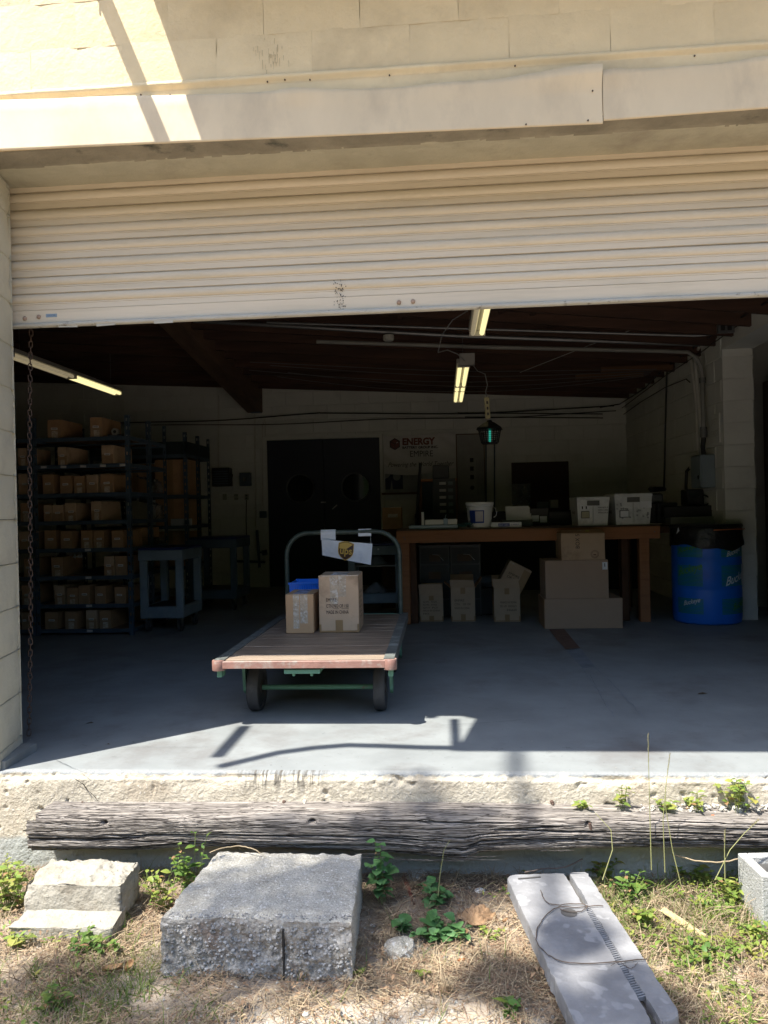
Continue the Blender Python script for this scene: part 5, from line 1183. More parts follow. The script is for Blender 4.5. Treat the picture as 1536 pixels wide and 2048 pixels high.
wbox('fan_box', 'black louvred box hanging on the back wall beside the shelving', 'box', 424, 458, 935, 973, 7.42, .17, black_pl, _fan)
wbox('switch_box', 'dark switch box with a handle near the outlets on the back wall', 'switch box', 479, 500, 945, 972, 7.5, .09, steel_d, lambda o, w, h: MB().box(-.02, .02, -.015, 0, h*.35, h*.65).build('switch_handle', pipe_g, o))
for i, (x, lab) in enumerate(((449, 'faint outlet plate, leftmost of three left of the door'), (472, 'pale outlet plate, middle of three left of the door'), (493, 'outlet with dark sockets, nearest of three to the door'))):
    wbox('wall_outlet', lab, 'outlet', x-4, x+4, 988, 1000, 7.585, .012, M('ivory_plate', (.30, .30, .26), .5), lambda o, w, h: [MB().box(-.012, .012, -.003, 0, h*k, h*k+.018).build('socket', black_pl, o) for k in (.2, .6)] if i == 2 else None)
pipe('power_cable', 'black cord dropping from the outlet to the floor', [P(493, 1000, 7.57), P(492, 1040, 7.57), P(494, 1090, 7.57)], .006, cable_m, cat='cord')
pipe('outlet_conduit', 'thin horizontal conduit joining the three outlets', [P(452, 994, 7.58), P(490, 994, 7.58)], .005)
wbox('small_switch_box', 'small dark box at the foot of the paired conduits', 'switch box', 519, 533, 1022, 1036, 7.53, .06, steel_d)
vb = pipe('floor_valve', 'dark standpipe with valve wheel low beside the door', [P(519, 1135, 7.5), P(516, 1090, 7.5), P(514, 1060, 7.5)], .02, steel_d, cat='valve'); MB().tube([P(470, 1122, 7.5)-vb.location, P(530, 1124, 7.5)-vb.location], .018, 8).tube([P(516, 1105, 7.5)-vb.location, P(528, 1104, 7.5)-vb.location], .014, 8).build('branch_pipe', steel_d, vb, True); MB().cyl(P(528, 1100, 7.45)-vb.location, P(530, 1110, 7.45)-vb.location, .04, n=12).build('valve_wheel', steel_d, vb)
for x, lab in ((972, 'thin dark pipe down the back wall by the pale panel'), (989, 'second thin dark pipe near the maroon board')): pipe('wall_pipe', lab, [P(x, 880, 7.56), P(x, 1040, 7.56)], .010, steel_d, cat='pipe')
# cables across back wall & right wall
def sag(a, c, s, n=12): return [Vector(a).lerp(Vector(c), t)+Vector((0, 0, -s*4*t*(1-t)+.006*math.sin(t*9))) for t in np.linspace(0, 1, n)]
pipe('black_cable', 'black cable sagging across the back wall above the door', sag(P(230, 846, 7.5), P(640, 826, 7.5), .03)+sag(P(640, 826, 7.5), P(1228, 812, 7.5), .05), .008, cable_m, cat='cable')
pipe('black_cable', 'lower thin cable along the back wall behind the zapper', sag(P(300, 850, 7.52), P(780, 838, 7.52), .03)+sag(P(780, 838, 7.52), P(1232, 822, 7.52), .03), .006, cable_m, cat='cable')
pipe('wall_conduit', 'pale conduit above the lamp level on the back wall', [P(915, 826, 7.55), P(1205, 828, 7.55), P(1206, 836, 7.55), P(930, 834, 7.55)], .007, cable_m)
pipe('black_cable', 'thick cable looping along the top of the right wall', [P(1200, 815, 7.5), XX(1240, 808, 2.5), XX(1290, 776, 2.5), XX(1320, 745, 2.5), XX(1380, 700, 2.5), XX(1440, 660, 2.5), XX(1536, 602, 2.5)], .008, cable_m, cat='cable')
pipe('black_cable', 'thin straight cable under the thick one on the right wall', [XX(1236, 822, 2.53), XX(1330, 752, 2.53), XX(1400, 706, 2.53), XX(1490, 640, 2.53)], .005, cable_m, cat='cable')
pipe('black_cable', 'drooping cable arc on the right wall block courses', [XX(1232, 840, 2.55), XX(1280, 805, 2.55), XX(1330, 775, 2.55), XX(1372, 758, 2.55), XX(1380, 765, 2.55)], .005, cable_m, cat='cable')
pipe('black_cable', 'vertical cable hanging down the middle of the right wall', [XX(1334, 735, 2.54), XX(1332, 800, 2.54), XX(1328, 975, 2.54)], .010, cable_m, cat='cable')
# electrical panel group on right wall
a, c = XX(1396, 972, 2.42), XX(1425, 915, 2.42)
Y0, Y1 = 4.20, 4.50; eb = thing('electrical_box', 'grey blue electrical disconnect box on the right wall', 'electrical box', (2.57, (Y0+Y1)/2, 1.22))
MB().bev(-.13, 0, -.14, .14, 0, .31, .006).build('box_body', grey_box, eb); MB().bev(-.137, -.13, -.13, .13, .01, .30, .002).build('cover', grey_box, eb); MB().cyl((-.145, -.09, .10), (-.137, -.09, .10), .018, n=12).build('latch', black_pl, eb)
YB = 4.66; jb_ = thing('junction_box', 'small pale junction box left of the grey electrical box', 'junction box', (2.57, YB, 1.42)); MB().bev(-.07, 0, -.08, .08, 0, .13, .004).build('box_body', pipe_m, jb_)
pipe('flexible_conduit', 'black flexible conduit looping from the junction box to the bench', [(2.52, YB+.07, 1.45), (2.5, YB+.16, 1.40), (2.5, YB+.19, 1.25), (2.5, YB+.18, 1.0)], .016, cable_m)
pipe('flexible_conduit', 'short black flexible loop under the junction box', [(2.51, YB-.02, 1.42), (2.5, YB-.03, 1.32), (2.48, YB-.10, 1.26), (2.48, 4.58, 1.25)], .013, cable_m)
pipe('wall_conduit', 'first slim conduit rising from the junction box', [XX(1398, 920, 2.545), XX(1392, 800, 2.545), XX(1383, 720, 2.545), XX(1376, 704, 2.545)], .016)
pipe('wall_conduit', 'second slim conduit curving up beside the large one', [XX(1404, 918, 2.545), XX(1402, 850, 2.545), XX(1391, 730, 2.545), XX(1391, 708, 2.545), XX(1400, 692, 2.545), XX(1420, 672, 2.545)], .016)
yy = 4.33
pp = [(-1.2, yy, 2.76), (.5, yy, 2.64), (2.2, yy, 2.535), (2.38, yy, 2.52), (2.46, yy, 2.46), (2.50, yy, 2.36), (2.51, yy, 2.25), (2.51, yy, 1.80)]
o = pipe('large_conduit', 'large conduit crossing the ceiling and bending down to the electrical box', pp, .020, mat=M('ceiling_conduit', (.22, .22, .20), .6, bump=0), n=10)
MB().cyl((2.51-o.location.x, 0, 1.80-2.76), (2.51-o.location.x, 0, 1.70-2.76), .032, n=12).cyl((2.51-o.location.x, 0, 2.27-2.76), (2.51-o.location.x, 0, 2.22-2.76), .030, n=12).build('coupling', pipe_g, o); MB().tube([(2.51-o.location.x, 0, 1.70-2.76), (2.50-o.location.x, 0, 1.62-2.76), (2.50-o.location.x, -.02, 1.53-2.76)], .022, 10).build('flexible_end', cable_m, o, True)
pipe('ceiling_pipe', 'grey steel pipe running across under the joists', [(-2.4, 4.2, RZ(-2.4, 4.2)-.03), (.2, 4.2, RZ(.2, 4.2)-.03), (2.45, 4.2, 2.56)], .020, pipe_g, cat='pipe')
pipe('ceiling_pipe', 'upper thin pipe crossing the joists toward the right wall', [(-1.6, 3.9, 2.86), (2.3, 3.9, 2.58), (2.52, 3.8, 2.57)], .012, pipe_g, cat='pipe')
for k in range(5):
    a = (-2.0+random.uniform(-.3, .3), 5.0+.12*k, 2.72-.02*k); c = (2.3, 5.1+.1*k, 2.50); pipe('ceiling_wire', 'thin grey wire strung loosely under the joists, %s from the door' % ordn[k], sag(a, c, .05+.03*k), .004, M('grey_wire', (.10, .10, .10), .5), 5, cat='wire', group='loose ceiling wires')
pipe('white_wire', 'pale thin wire hooked along the ceiling at the right', [P(1040, 745, 4.9), P(1180, 690, 4.4), P(1290, 650, 4.0), P(1310, 633, 3.9), P(1380, 636, 3.9), P(1452, 628, 3.9)], .0035, M('pale_wire', (.28, .28, .27), .5), 5, cat='wire')
sd = thing('smoke_detector', 'white round smoke detector under the ceiling pipe', 'smoke detector', (P(777, 672, 4.16).x, 4.16, P(777, 682, 4.16).z)); MB().lathe([(.04, 0), (.052, .01), (.055, .04), (.05, .055)], n=24).build('detector_body', M('detector_ivory', (.42, .42, .38), .5, bump=0), sd, True)
sgn = thing('wall_plaque', 'painted over SAFETY FIRST plaque beside the block pier', 'plaque', (2.57, 4.17, 1.63)); MB().box(-.012, 0, -.11, .11, 0, .27).build('plaque_plate', inner_m, sgn)
for i, s in enumerate(['SAFETY', 'FIRST']): text(s, .085, (-.0145, .09, .17-.11*i), M('plaque_letters', (.46, .45, .41), .6), sgn, rot=(PI/2, 0, -PI/2), fit=.17)
dv = thing('ceiling_louvre', 'small grey metal vent at the top of the right wall', 'vent', (2.45, 3.55, 2.52)); MB().bev(-.07, .07, 0, .03, 0, .22, .003).build('vent_frame', pipe_g, dv); MB().box(-.045, -.01, -.004, 0, .02, .2).box(.01, .045, -.004, 0, .02, .2).build('vent_slot', black_pl, dv)
# ============================================================ FLUORESCENT LAMPS + ZAPPER
tube_on = M('lit_tube', (.5, .47, .35), .4, emit=(1.0, .86, .42), estr=.38, bump=0); tube_dim = M('dim_tube', (.7, .66, .5), .4, emit=(1., .82, .5), estr=.07, bump=0); lampw = M('lamp_tray', (.36, .35, .32), .4, bump=0)
def lamp(lab, x, y0, y1, z, states):
    t = thing('fluorescent_lamp', lab, 'lamp', (x, y0, z)); L = y1-y0
    MB().bev(-.065, .065, 0, L, .03, .07, .004).build('tray', lampw, t)
    for e in (0, L/2, L-.02): MB().box(-.06, .06, e, e+.02, -.012, .03).build('socket_bar', lampw, t)
    i = 0
    for h in (0, 1):
        for sx in (-1, 1):
            MB().cyl((sx*.034, h*L/2+.03, .008), (sx*.034, (h+1)*L/2-.03, .008), .019, n=12).build('tube', tube_on if states[i] else tube_dim, t, True); i += 1
    for yy in (.2, L-.2): MB().tube([(0, yy, .07), (0, yy, max(.1, RZ(x, y0+yy)-z))], .002, 5).build('hanger_wire', pipe_g, t)
lamp('twin tube lamp hanging over the left shelving, far half lit', -3.98, 3.62, 6.0, 2.585, (0, 0, 1, 1))
lamp('twin tube lamp hanging over the work table, lit', .235, 4.0, 6.35, 2.405, (1, 1, 1, 1))
lamp('twin tube lamp just behind the shutter, one tube lit', .30, .9, 2.72, 2.395, (0, 1, 0, 1))
q = P(934, 722, 4.0); e = thing('lamp_power_box', 'grey power box at the near end of the centre lamp', 'power box', (q.x, 3.97, 2.40)); MB().bev(-.07, .07, -.04, .02, 0, .11, .003).build('box_body', M('light_grey_case', ()), e)
pipe('power_cable', 'pale curled cord running down to the centre lamp', [P(935, 622, 2.8), P(905, 640, 3.0), P(884, 670, 3.3), P(876, 705, 3.6), P(895, 700, 3.7), P(915, 708, 3.8), P(930, 722, 3.9)], .0045, M('pale_wire', ()), 6, cat='cord')
q = P(979, 850, 3.6); zp = thing('bug_zapper', 'black lantern bug zapper glowing teal, hanging over the table', 'bug zapper', (q.x, 3.6, P(979, 888, 3.6).z), rz=.35)
hz = P(979, 845, 3.6).z-zp.location.z
MB().lathe([(.062, 0), (.075, .0), (.078, .012)], n=6, cap1=True).build('base_tray', black_pl, zp); MB().lathe([(.125, hz-.065), (.118, hz-.045), (.055, hz-.005), (.03, hz+.005), (.02, hz+.02)], n=6).build('lantern_cap', black_pl, zp)
cb = MB().tube([(.0, 0, 0), (.024, 0, hz-.07)], .003, 4).mesh('cage_bar', black_pl)
for k in range(24): 
    a = k*2*PI/24; put('cage_bar', cb, zp, (.076*math.cos(a), .076*math.sin(a), .01), (0, 0, a))
for k in range(7):
    z = .02+.018*k; MB().tube([((.079+z*.15)*math.cos(a), (.079+z*.15)*math.sin(a), z) for a in np.linspace(0, 2*PI, 13)[:-1]], .0022, 4, closed=True).build('cage_ring', black_pl, zp)
MB().cyl((0, 0, .02), (0, 0, hz-.07), .013, n=10).build('glow_tube', M('teal_glow', (.03, .2, .18), .4, emit=(.05, .75, .55), estr=.16, bump=0), zp)
q2 = P(976, 838, 3.6); q3 = P(973, 795, 3.6); ps = thing('power_strip', 'ivory power strip hanging above the bug zapper', 'power strip', (q2.x, 3.6, q2.z), rot=(0, -.05, 0)); MB().bev(-.022, .022, -.02, .01, 0, q3.z-q2.z, .004).build('strip_body', M('ivory_strip', (.40, .36, .20), .5), ps)
for k in range(3): MB().box(-.006, .010, -.022, -.020, .03+.05*k, .055+.05*k).build('socket', black_pl, ps)
pipe('power_cable', 'thin wavy cord from the ceiling to the ivory power strip', [P(946, 730, 3.8), P(955, 742, 3.7), P(970, 748, 3.6), P(975, 770, 3.6), P(971, 783, 3.6), P(974, 796, 3.6)], .004, M('pale_wire', ()), 6, cat='cord')
# ============================================================ SHELVING
holes = []
def post_mesh(H, side):
    b = MB(); w = .038; t_ = .0018; pitch = .0762; n = int(H/pitch)
    for k in range(n):
        z0 = k*pitch; z1 = min(H, z0+pitch); hz0, hz1 = z0+.022, z0+.050
        for (x0, x1, a0, a1) in ((0, .013, z0, z1), (.025, w, z0, z1), (.013, .025, z0, hz0), (.013, .025, hz1, z1)):
            b.add([(x0*side, 0, a0), (x1*side, 0, a0), (x1*side, 0, a1), (x0*side, 0, a1)], [(0, 1, 2, 3)]); b.add([(0, x0, a0), (0, x1, a0), (0, x1, a1), (0, x0, a1)], [(0, 1, 2, 3)])
    return b.mesh('post', steel_d)
pmR, pmL = post_mesh(2.0, -1), post_mesh(2.0, 1)
board_m = M('shelf_chipboard', (.20, .11, .055), .8, .2, 20)
ZS = [.055, .28, .535, .785, 1.035, 1.285, 1.545, 1.79]
def shelving(lab, x0, x1, y0, y1, zs, labels=True, both=True):
    t = thing('shelving_unit', lab, 'shelving', (x0, y0, 0)); W_ = x1-x0; D_ = y1-y0
    for (x, me) in ((0, pmL), (W_, pmR)):
        put('post', me, t, (x, 0, 0)); o = put('post', me, t, (x, D_, 0)); o.scale = (1, -1, 1)
    for i, z in enumerate(zs):
        s = MB().box(.002, W_-.002, .002, .006, -.032, .004).box(.002, W_-.002, D_-.006, D_-.002, -.032, .004).box(.002, .006, .006, D_-.006, -.032, .004).box(W_-.006, W_-.002, .006, D_-.006, -.032, .004).build('shelf_frame', steel_d, t, loc=(0, 0, z))
        MB().box(.007, W_-.007, .007, D_-.007, -.014, 0).build('shelf_board', board_m, t, loc=(0, 0, z))
        if labels:
            n = [1, 1, 1, 1, 0, 0, 5, 0][i]
            for k in range(n):
                x = W_*.52 if n == 1 else W_*(.08+.205*k); b = MB()
                b.add([(0, 0, 0), (.055, 0, 0), (.055, 0, .020), (.0, 0, .022)], [(0, 1, 2, 3)]); o = b.build('shelf_label', M('dim_label_paper', (.55, .54, .52), .7, .1, 40), t, loc=(x, .0005, z-.024)); o.rotation_euler = (0, random.uniform(-.08, .08), 0)
    return t
PX = -2.79; BW = .90
shelving('front bay of blue steel shelving full of small cartons, right bay', PX-BW, PX, 3.50, 3.98, ZS)
shelving('blue steel shelving bay mostly hidden behind the left jamb', PX-2*BW-.01, PX-BW-.01, 3.50, 3.98, ZS, labels=False)
shelving('blue steel shelving bay standing back to back behind the front bay', PX-BW, PX, 3.99, 4.42, ZS, labels=False)
shelving('rear shelving unit near the back wall with large cartons', PX-1.1, PX, 5.02, 5.86, [.08, .5, .95, 1.29, 1.74], labels=False)
for k in range(2): put('post', pmR, bpy.data.objects['shelving_unit.003'], (1.1, .43, 0))
bpy.data.objects['shelving_unit.003'].children[-1].location.x = 0
MB().box(0, 1.1, -.004, .0, .20, .22).build('cross_rail', steel_d, bpy.data.objects['shelving_unit.003'], loc=(0, 0, 1.5)); MB().box(0, 1.1, 0, .84, -.14, -.0).build('top_load_tray', M('dark_teal_steel', (.012, .022, .024), .5), bpy.data.objects['shelving_unit.003'], loc=(0, 0, 1.88))
# small cartons: front-left px, front-right px per shelf (bottom row last)
rows = {7: [(95, 122), (180, 205)], 6: [(36, 55), (115, 134), (203, 227)], 5: [(37, 60), (85, 107), (120, 143), (148, 169), (173, 195), (201, 226)],
        4: [(41, 61), (87, 104), (105, 126), (130, 152), (182, 203)], 3: [(38, 60), (89, 112), (121, 145), (162, 184), (187, 208), (223, 247)],
        2: [(48, 66), (103, 126), (208, 228), (231, 253)], 1: [(43, 62), (109, 129), (134, 155), (157, 179), (190, 211), (229, 251)], 0: [(43, 58), (90, 115), (130, 154), (172, 193), (199, 222)]}
shn = {7: 'top shelf', 6: 'second shelf from the top', 5: 'third shelf from the top', 4: 'fourth shelf from the top', 3: 'fourth shelf from the bottom', 2: 'third shelf from the bottom', 1: 'second shelf from the bottom', 0: 'bottom shelf'}
lt = M('bin_label_paper', (.68, .65, .60), .7, .1, 40)
for s, lst in rows.items():
    main = [c for c in lst if c[0] > 80]
    for (x0, x1) in lst:
        Y = 3.515+random.uniform(0, .02); z = ZS[s]+.001; a = P(x0, 1100, Y); w = wid(x0, x1, 1000, Y); h = .178 if s > 4 else .168
        h *= random.uniform(.88, 1.06)
        if x0 > 80:
            k = main.index((x0, x1)); lab = 'slim brown bin carton, %s from the left on the %s' % (ordn[k], shn[s]) if len(main) > 1 else 'slim brown bin carton on the %s' % shn[s]
        else: lab = 'brown bin carton partly behind the chain, %s' % shn[s]
        yfix = P(x0, 1271-(z)*0, Y).x
        # x at the carton's own height
        ypx = 1031-(z+.08-1.075)*1500/6.75; xx = P((x0+x1)/2, ypx, Y).x
        t = thing('bin_carton', lab, 'carton', (xx, Y, z), rz=random.uniform(-.03, .03), group='bin cartons on the shelving')
        MB().bev(-w/2, w/2, 0, .40, 0, h, .002, j=.001).build('carton_body', card_d if random.random() < .65 else card, t)
        MB().box(-w*.47, w*.47, -.0012, 0, .002, h*.52).build('lower_band', M('carton_front_band', (.34, .22, .125), .6, .15, 20), t)
        o = MB().box(-w*.24, w*.24, -.0025, -.0012, 0, h*.11).build('sticker', lt, t, loc=(random.uniform(-.006, .006), 0, h*.47)); o.rotation_euler = (0, random.uniform(-.06, .06), 0)
        MB().box(-w*.18, w*.18, -.0035, -.0026, h*.04, h*.065).build('sticker_print', ink, o)
        if random.random() < .6: MB().box(-w*.2, w*.25, -.002, -.0012, .004, h*random.uniform(.3, .45)).build('clear_tape', ctape_m, t)
for (px, py, z, lab) in ((150, 1108, ZS[2]+.16, 'crumpled white paper sticking out of an open bin carton'),):
    q = P(px, py, 3.75); b = MB()
    for k in range(8): c = Vector((random.uniform(-.07, .07), random.uniform(-.05, .05), 0)); b.add([c, c+Vector((.03, .01, .03)), c+Vector((.05, -.01, .01)), c+Vector((.02, .03, -.01))], [(0, 1, 2), (0, 2, 3)])
    tag(b.build('crumpled_paper', paper, loc=(q.x, 3.75, z)), lab, 'paper')
q = P(233, 860, 3.6); t = thing('tape_dispenser', 'grey tape dispenser on the top shelf right of the cartons', 'tape dispenser', (q.x, 3.56, ZS[7]+.001)); MB().bev(-.07, .07, 0, .05, 0, .025, .004).build('dispenser_base', M('grey_tray', ()), t); MB().cyl((0, 0, .05), (0, .04, .05), .032, n=16).build('tape_roll', M('light_grey_case', ()), t); MB().cyl((0, -.002, .05), (0, .0, .05), .015, n=12).build('roll_core', black_pl, t)
# big plastic bags on the side of rear-front bay
for i, (z, h, lab) in enumerate(((ZS[5], .20, 'clear plastic sacks on the upper shelf of the hidden bay'), (ZS[4], .23, 'clear plastic sacks on the middle shelf of the hidden bay'), (ZS[3], .10, 'clear plastic sacks low in the hidden bay'))):
    t = thing('plastic_sacks', lab, 'plastic bags', (-2.86, 4.15, z+.001)); b = MB(); vs = []
    nn = 22
    for a in range(nn):
        for c in range(10):
            vs.append((.06+.05*float(fbm(a*.35, c*.5, i+.5, 3))-(.12 if c > 7 else 0), -.16+.34*a/(nn-1), h*c/9*(.85+.2*float(fbm(a*.3, 2.)))))
    b.grid(vs, nn, 10); b.build('sack', plast, t, True)
# large cartons in the rear unit
for (x, w, z, h, lab) in ((PX-.22, .36, 1.292, .40, 'large brown carton on the upper shelf of the rear unit'), (PX-.62, .34, 1.292, .36, 'second large brown carton deeper on the rear unit upper shelf'), (PX-.22, .36, .952, .30, 'large brown carton on the middle shelf of the rear unit'), (PX-.24, .40, .502, .38, 'large dark carton on the lower shelf of the rear unit'), (PX-.66, .34, .502, .34, 'dark carton deeper on the lower rear shelf')):
    t = carton('storage_carton', lab, 'box', (x, 5.12, z), w, .5, h, mat=card_d); MB().box(-.03, .03, -.001, 0, 0, h).build('tape', tape_m, t)
q = P(364, 1025, 5.06); t = thing('white_box', 'small white box on the rear shelving unit', 'box', (q.x, 5.06, .953)); MB().bev(-.13, .10, 0, .04, 0, .075, .003).build('box_body', M('dim_white_box', (.42, .43, .45), .6), t)
for (x, z, lab) in ((-2.98, ZS[3], 'wide brown carton on the hidden bay above the cart'), (-2.95, ZS[0], 'brown carton on the lowest shelf of the hidden bay')): carton('storage_carton', lab, 'box', (x, 4.03, z+.001), .26, .3, .17, mat=card_d)
# ============================================================ UTILITY CARTS
cart_m = M('blue_grey_cart_plastic', (.20, .26, .31), .5, .08, 8, (.15, .20, .245), (.5, .7), 5, .15, 30); cart_b = M('navy_cart_plastic', (.015, .03, .13), .5, .1, bump=.05)
def cart(lab, x0, x1, Y, D_, H_, mat, mtop, contents=False):
    W_ = x1-x0; t = thing('utility_cart', lab, 'cart', ((x0+x1)/2, Y, 0)); lw = .07
    MB().bev(-W_/2, W_/2, 0, D_, H_-.025, H_, .006).build('top_tray', mtop, t)
    MB().bev(-W_/2, W_/2, 0, .03, H_-.12, H_-.026, .006).bev(-W_/2, W_/2, D_-.03, D_, H_-.12, H_-.026, .006).bev(-W_/2, -W_/2+.03, .03, D_-.03, H_-.12, H_-.026, .006).bev(W_/2-.03, W_/2, .03, D_-.03, H_-.12, H_-.026, .006).build('top_skirt', mat, t)
    for sx in (-1, 1):
        for y in (.006, D_-.056): MB().bev(-lw/2, lw/2, 0, .05, .13, H_-.11, .008).build('leg', mat, t, loc=(sx*(W_/2-lw/2-.008), y, 0))
    MB().bev(-W_/2+.01, W_/2-.01, .01, D_-.01, .13, .235, .01).build('bottom_tray', mat, t)
    MB().box(-W_/2+.05, W_/2-.05, .05, D_-.05, .2355, .237).build('tray_floor', black_pl, t)
    for sx in (-1, 1):
        for y in (.08, D_-.08):
            c = MB().cyl((-.014, 0, .055), (.014, 0, .055), .052, n=18).build('caster', rub_m, t, True, loc=(sx*(W_/2-.06), y, 0)); MB().box(-.022, -.016, -.025, .025, .05, .13).box(.016, .022, -.025, .025, .05, .13).build('caster_fork', pipe_g, c)
    if contents:
        MB().bev(-W_/2+.03, W_/2-.03, .02, D_-.02, .50, .52, .003).build('middle_shelf', pipe_g, t)
        for z in (.525, .24):
            vs = []
            for a in range(12):
                for c in range(7): vs.append((-.12+.24*a/11, .03+.2*c/6, z+.10*math.sin(PI*c/6)*math.sin(PI*a/11)+.03*float(fbm(a*.7, c*.7, z))))
            MB().grid(vs, 12, 7).build('folded_bag', M('pale_sack', (.20, .22, .25), .6, bump=.3), t, True)
        MB().cyl((0, -.004, 0), (0, 0, 0), .010, n=10).build('white_button', paper, t, loc=(.04, 0, H_-.06))
    return t
cart('blue grey plastic utility cart beside the shelving', -2.775, -2.355, 3.60, .56, .78, cart_m, cart_b)
cart('darker navy utility cart behind the blue grey one', -2.82, -2.26, 5.05, .6, .815, M('dark_cart_plastic', (.08, .12, .17), .5), cart_b)
cart('blue grey utility cart with sacks between the truck and the table', -.97, -.405, 4.50, .40, .74, cart_m, cart_b, True)
# ============================================================ YARD: straw, grass, weeds, litter
def gz(x, y): return float(ground_z(np.array(x), np.array(y)))
def strips(name, n, xr, yr, L, w, col, lab, upright=0., seed=1, dens=None, arch=.3, zoff=.004, seg=3, leanvar=.5, mats=None):
    r = np.random.RandomState(seed); xs = []; ys = []
    x = r.uniform(*xr, n*3); y = r.uniform(*yr, n*3)
    if dens is not None: k = r.rand(n*3) < dens(x, y); x, y = x[k][:n], y[k][:n]
    else: x, y = x[:n], y[:n]
    n = len(x); z = ground_z(x, y)+zoff*r.rand(n)
    az = r.uniform(0, 2*PI, n); Ln = L*r.uniform(.4, 1.3, n); up = np.clip(upright+r.normal(0, leanvar*.3, n), 0, 1.35)
    curl = r.normal(0, arch, n); pts = []
    px, py, pz = x.copy(), y.copy(), z.copy(); pts.append((px, py, pz)); a = az.copy(); u = up.copy()
    for s in range(seg):
        st = Ln/seg; px = px+np.cos(a)*np.cos(u)*st; py = py+np.sin(a)*np.cos(u)*st; pz = pz+np.sin(u)*st
        pz = np.maximum(pz, ground_z(px, py)+.001); pts.append((px, py, pz)); a = a+curl; u = u-(.25 if upright > .4 else r.uniform(-.2, .25, n))
    ww = w*r.uniform(.5, 1.3, n); Q_ = []
    sx, sy = -np.sin(az), np.cos(az)
    for s in range(seg):
        w0 = ww*(1-s/seg*.8); w1 = ww*(1-(s+1)/seg*.85); A0, B0 = pts[s], pts[s+1]
        tz = 0.25
        Q_.append(np.stack([np.stack([A0[0]-sx*w0, A0[1]-sy*w0, A0[2]], -1), np.stack([A0[0]+sx*w0, A0[1]+sy*w0, A0[2]+w0*tz], -1), np.stack([B0[0]+sx*w1, B0[1]+sy*w1, B0[2]+w1*tz], -1), np.stack([B0[0]-sx*w1, B0[1]-sy*w1, B0[2]], -1)], 1))
    V = np.concatenate(Q_); V[:, :, 1] = np.minimum(V[:, :, 1], -.016)
    o = npquads(name, V, col); o.data.flip_normals() if False else None
    return tag(o, lab, name.replace('_', ' ').split()[-1], kind='stuff')
straw_m = M('dry_straw', (.36, .28, .175), .8, .45, 6, (.20, .13, .08), (.5, .7), 12, bump=0)
straw_d = M('brown_dead_stems', (.20, .125, .075), .85, .35, 8, bump=0)
grass_m = M('green_grass_blade', (.13, .19, .035), .6, .3, 5, (.30, .29, .08), (.5, .7), 6, bump=0, sss=.35)
leaf_m = M('weed_leaf', (.085, .18, .035), .5, .45, 6, (.20, .25, .05), (.45, .65), 9, .15, 60, sss=.35)
leaf_l = M('bright_weed_leaf', (.19, .29, .055), .5, .45, 6, (.40, .36, .09), (.45, .65), 9, .15, 60, sss=.4)
leaf_b = M('broad_leaf', (.10, .23, .075), .5, .2, 6, (.17, .32, .13), (.5, .72), 9, .15, 60, sss=.3)
# density: less straw on the bare sandy patch bottom centre
def d_straw(x, y):
    bare = np.exp(-(((x+.15)/.55)**2+((y+.95)/.16)**2)); bare2 = np.exp(-(((x-.02)/.16)**2+((y+.52)/.12)**2))
    return np.clip(.45+1.6*fbm(x*5, y*5, .5, 3), .04, 1)*(1-.85*bare)*(1-.4*bare2)
strips('dry_straw', 21000, (-1.9, 1.6), (-1.35, -.02), .085, .0016, straw_m, 'dry yellow straw lying tangled over the sandy ground', 0.10, 1, d_straw, .35, .020)
strips('dead_stems', 18000, (-1.9, 1.6), (-1.35, -.02), .07, .0015, straw_d, 'brown dead stems and needles mixed with the straw', .12, 2, d_straw, .4, .018)
d_green = lambda x, y: np.clip(fbm(x*3.5+4, y*3.5, .5, 3)*1.8+.1, 0, 1)*np.clip(.16+1.0*(x > .52)+.6*(x < -.95)+.5*np.exp(-((x+1.0)/.16)**2-((y+.5)/.2)**2), 0, 1)
strips('green_grass', 15000, (-1.9, 1.7), (-1.35, -.03), .075, .0018, grass_m, 'yellow green grass growing at the right and far left of the yard', .75, 3, d_green, .15, 0, 3, 1.2)
strips('dry_grass', 7000, (-1.9, 1.7), (-1.35, -.03), .085, .0015, straw_m, 'standing dry grass among the green at the right', .7, 4, lambda x, y: np.clip(.1+1.*(x > .5)+.35*(x < -1), 0, 1)*np.clip(fbm(x*4, y*4, 2.5, 3)+.6, 0, 1), .15, 0, 3, 1.4)
def leafcover(name, n, fn, mat, lab, s=.011):
    r = np.random.RandomState(5); V = []
    x = r.uniform(-2, 1.9, n*6); y = r.uniform(-1.3, -.04, n*6); k = r.rand(n*6) < fn(x, y); x, y = x[k][:n], y[k][:n]; n = len(x)
    z = ground_z(x, y)+r.uniform(.006, .05, n); a = r.uniform(0, 6.28, n); t1 = r.uniform(-.6, .6, n); ss = s*r.uniform(.5, 1.4, n)
    ca, sa = np.cos(a), np.sin(a); Vq = []
    for (u, v) in ((0, -1), (.5, 0), (0, 1), (-.5, 0)): Vq.append(np.stack([x+ss*(u*ca-v*sa), y+ss*(u*sa+v*ca), z+ss*(v*t1+abs(u)*.5)], -1))
    V = np.stack(Vq, 1); V[:, :, 1] = np.minimum(V[:, :, 1], -.02); return tag(npquads(name, V, mat), lab, 'ground cover', kind='stuff')
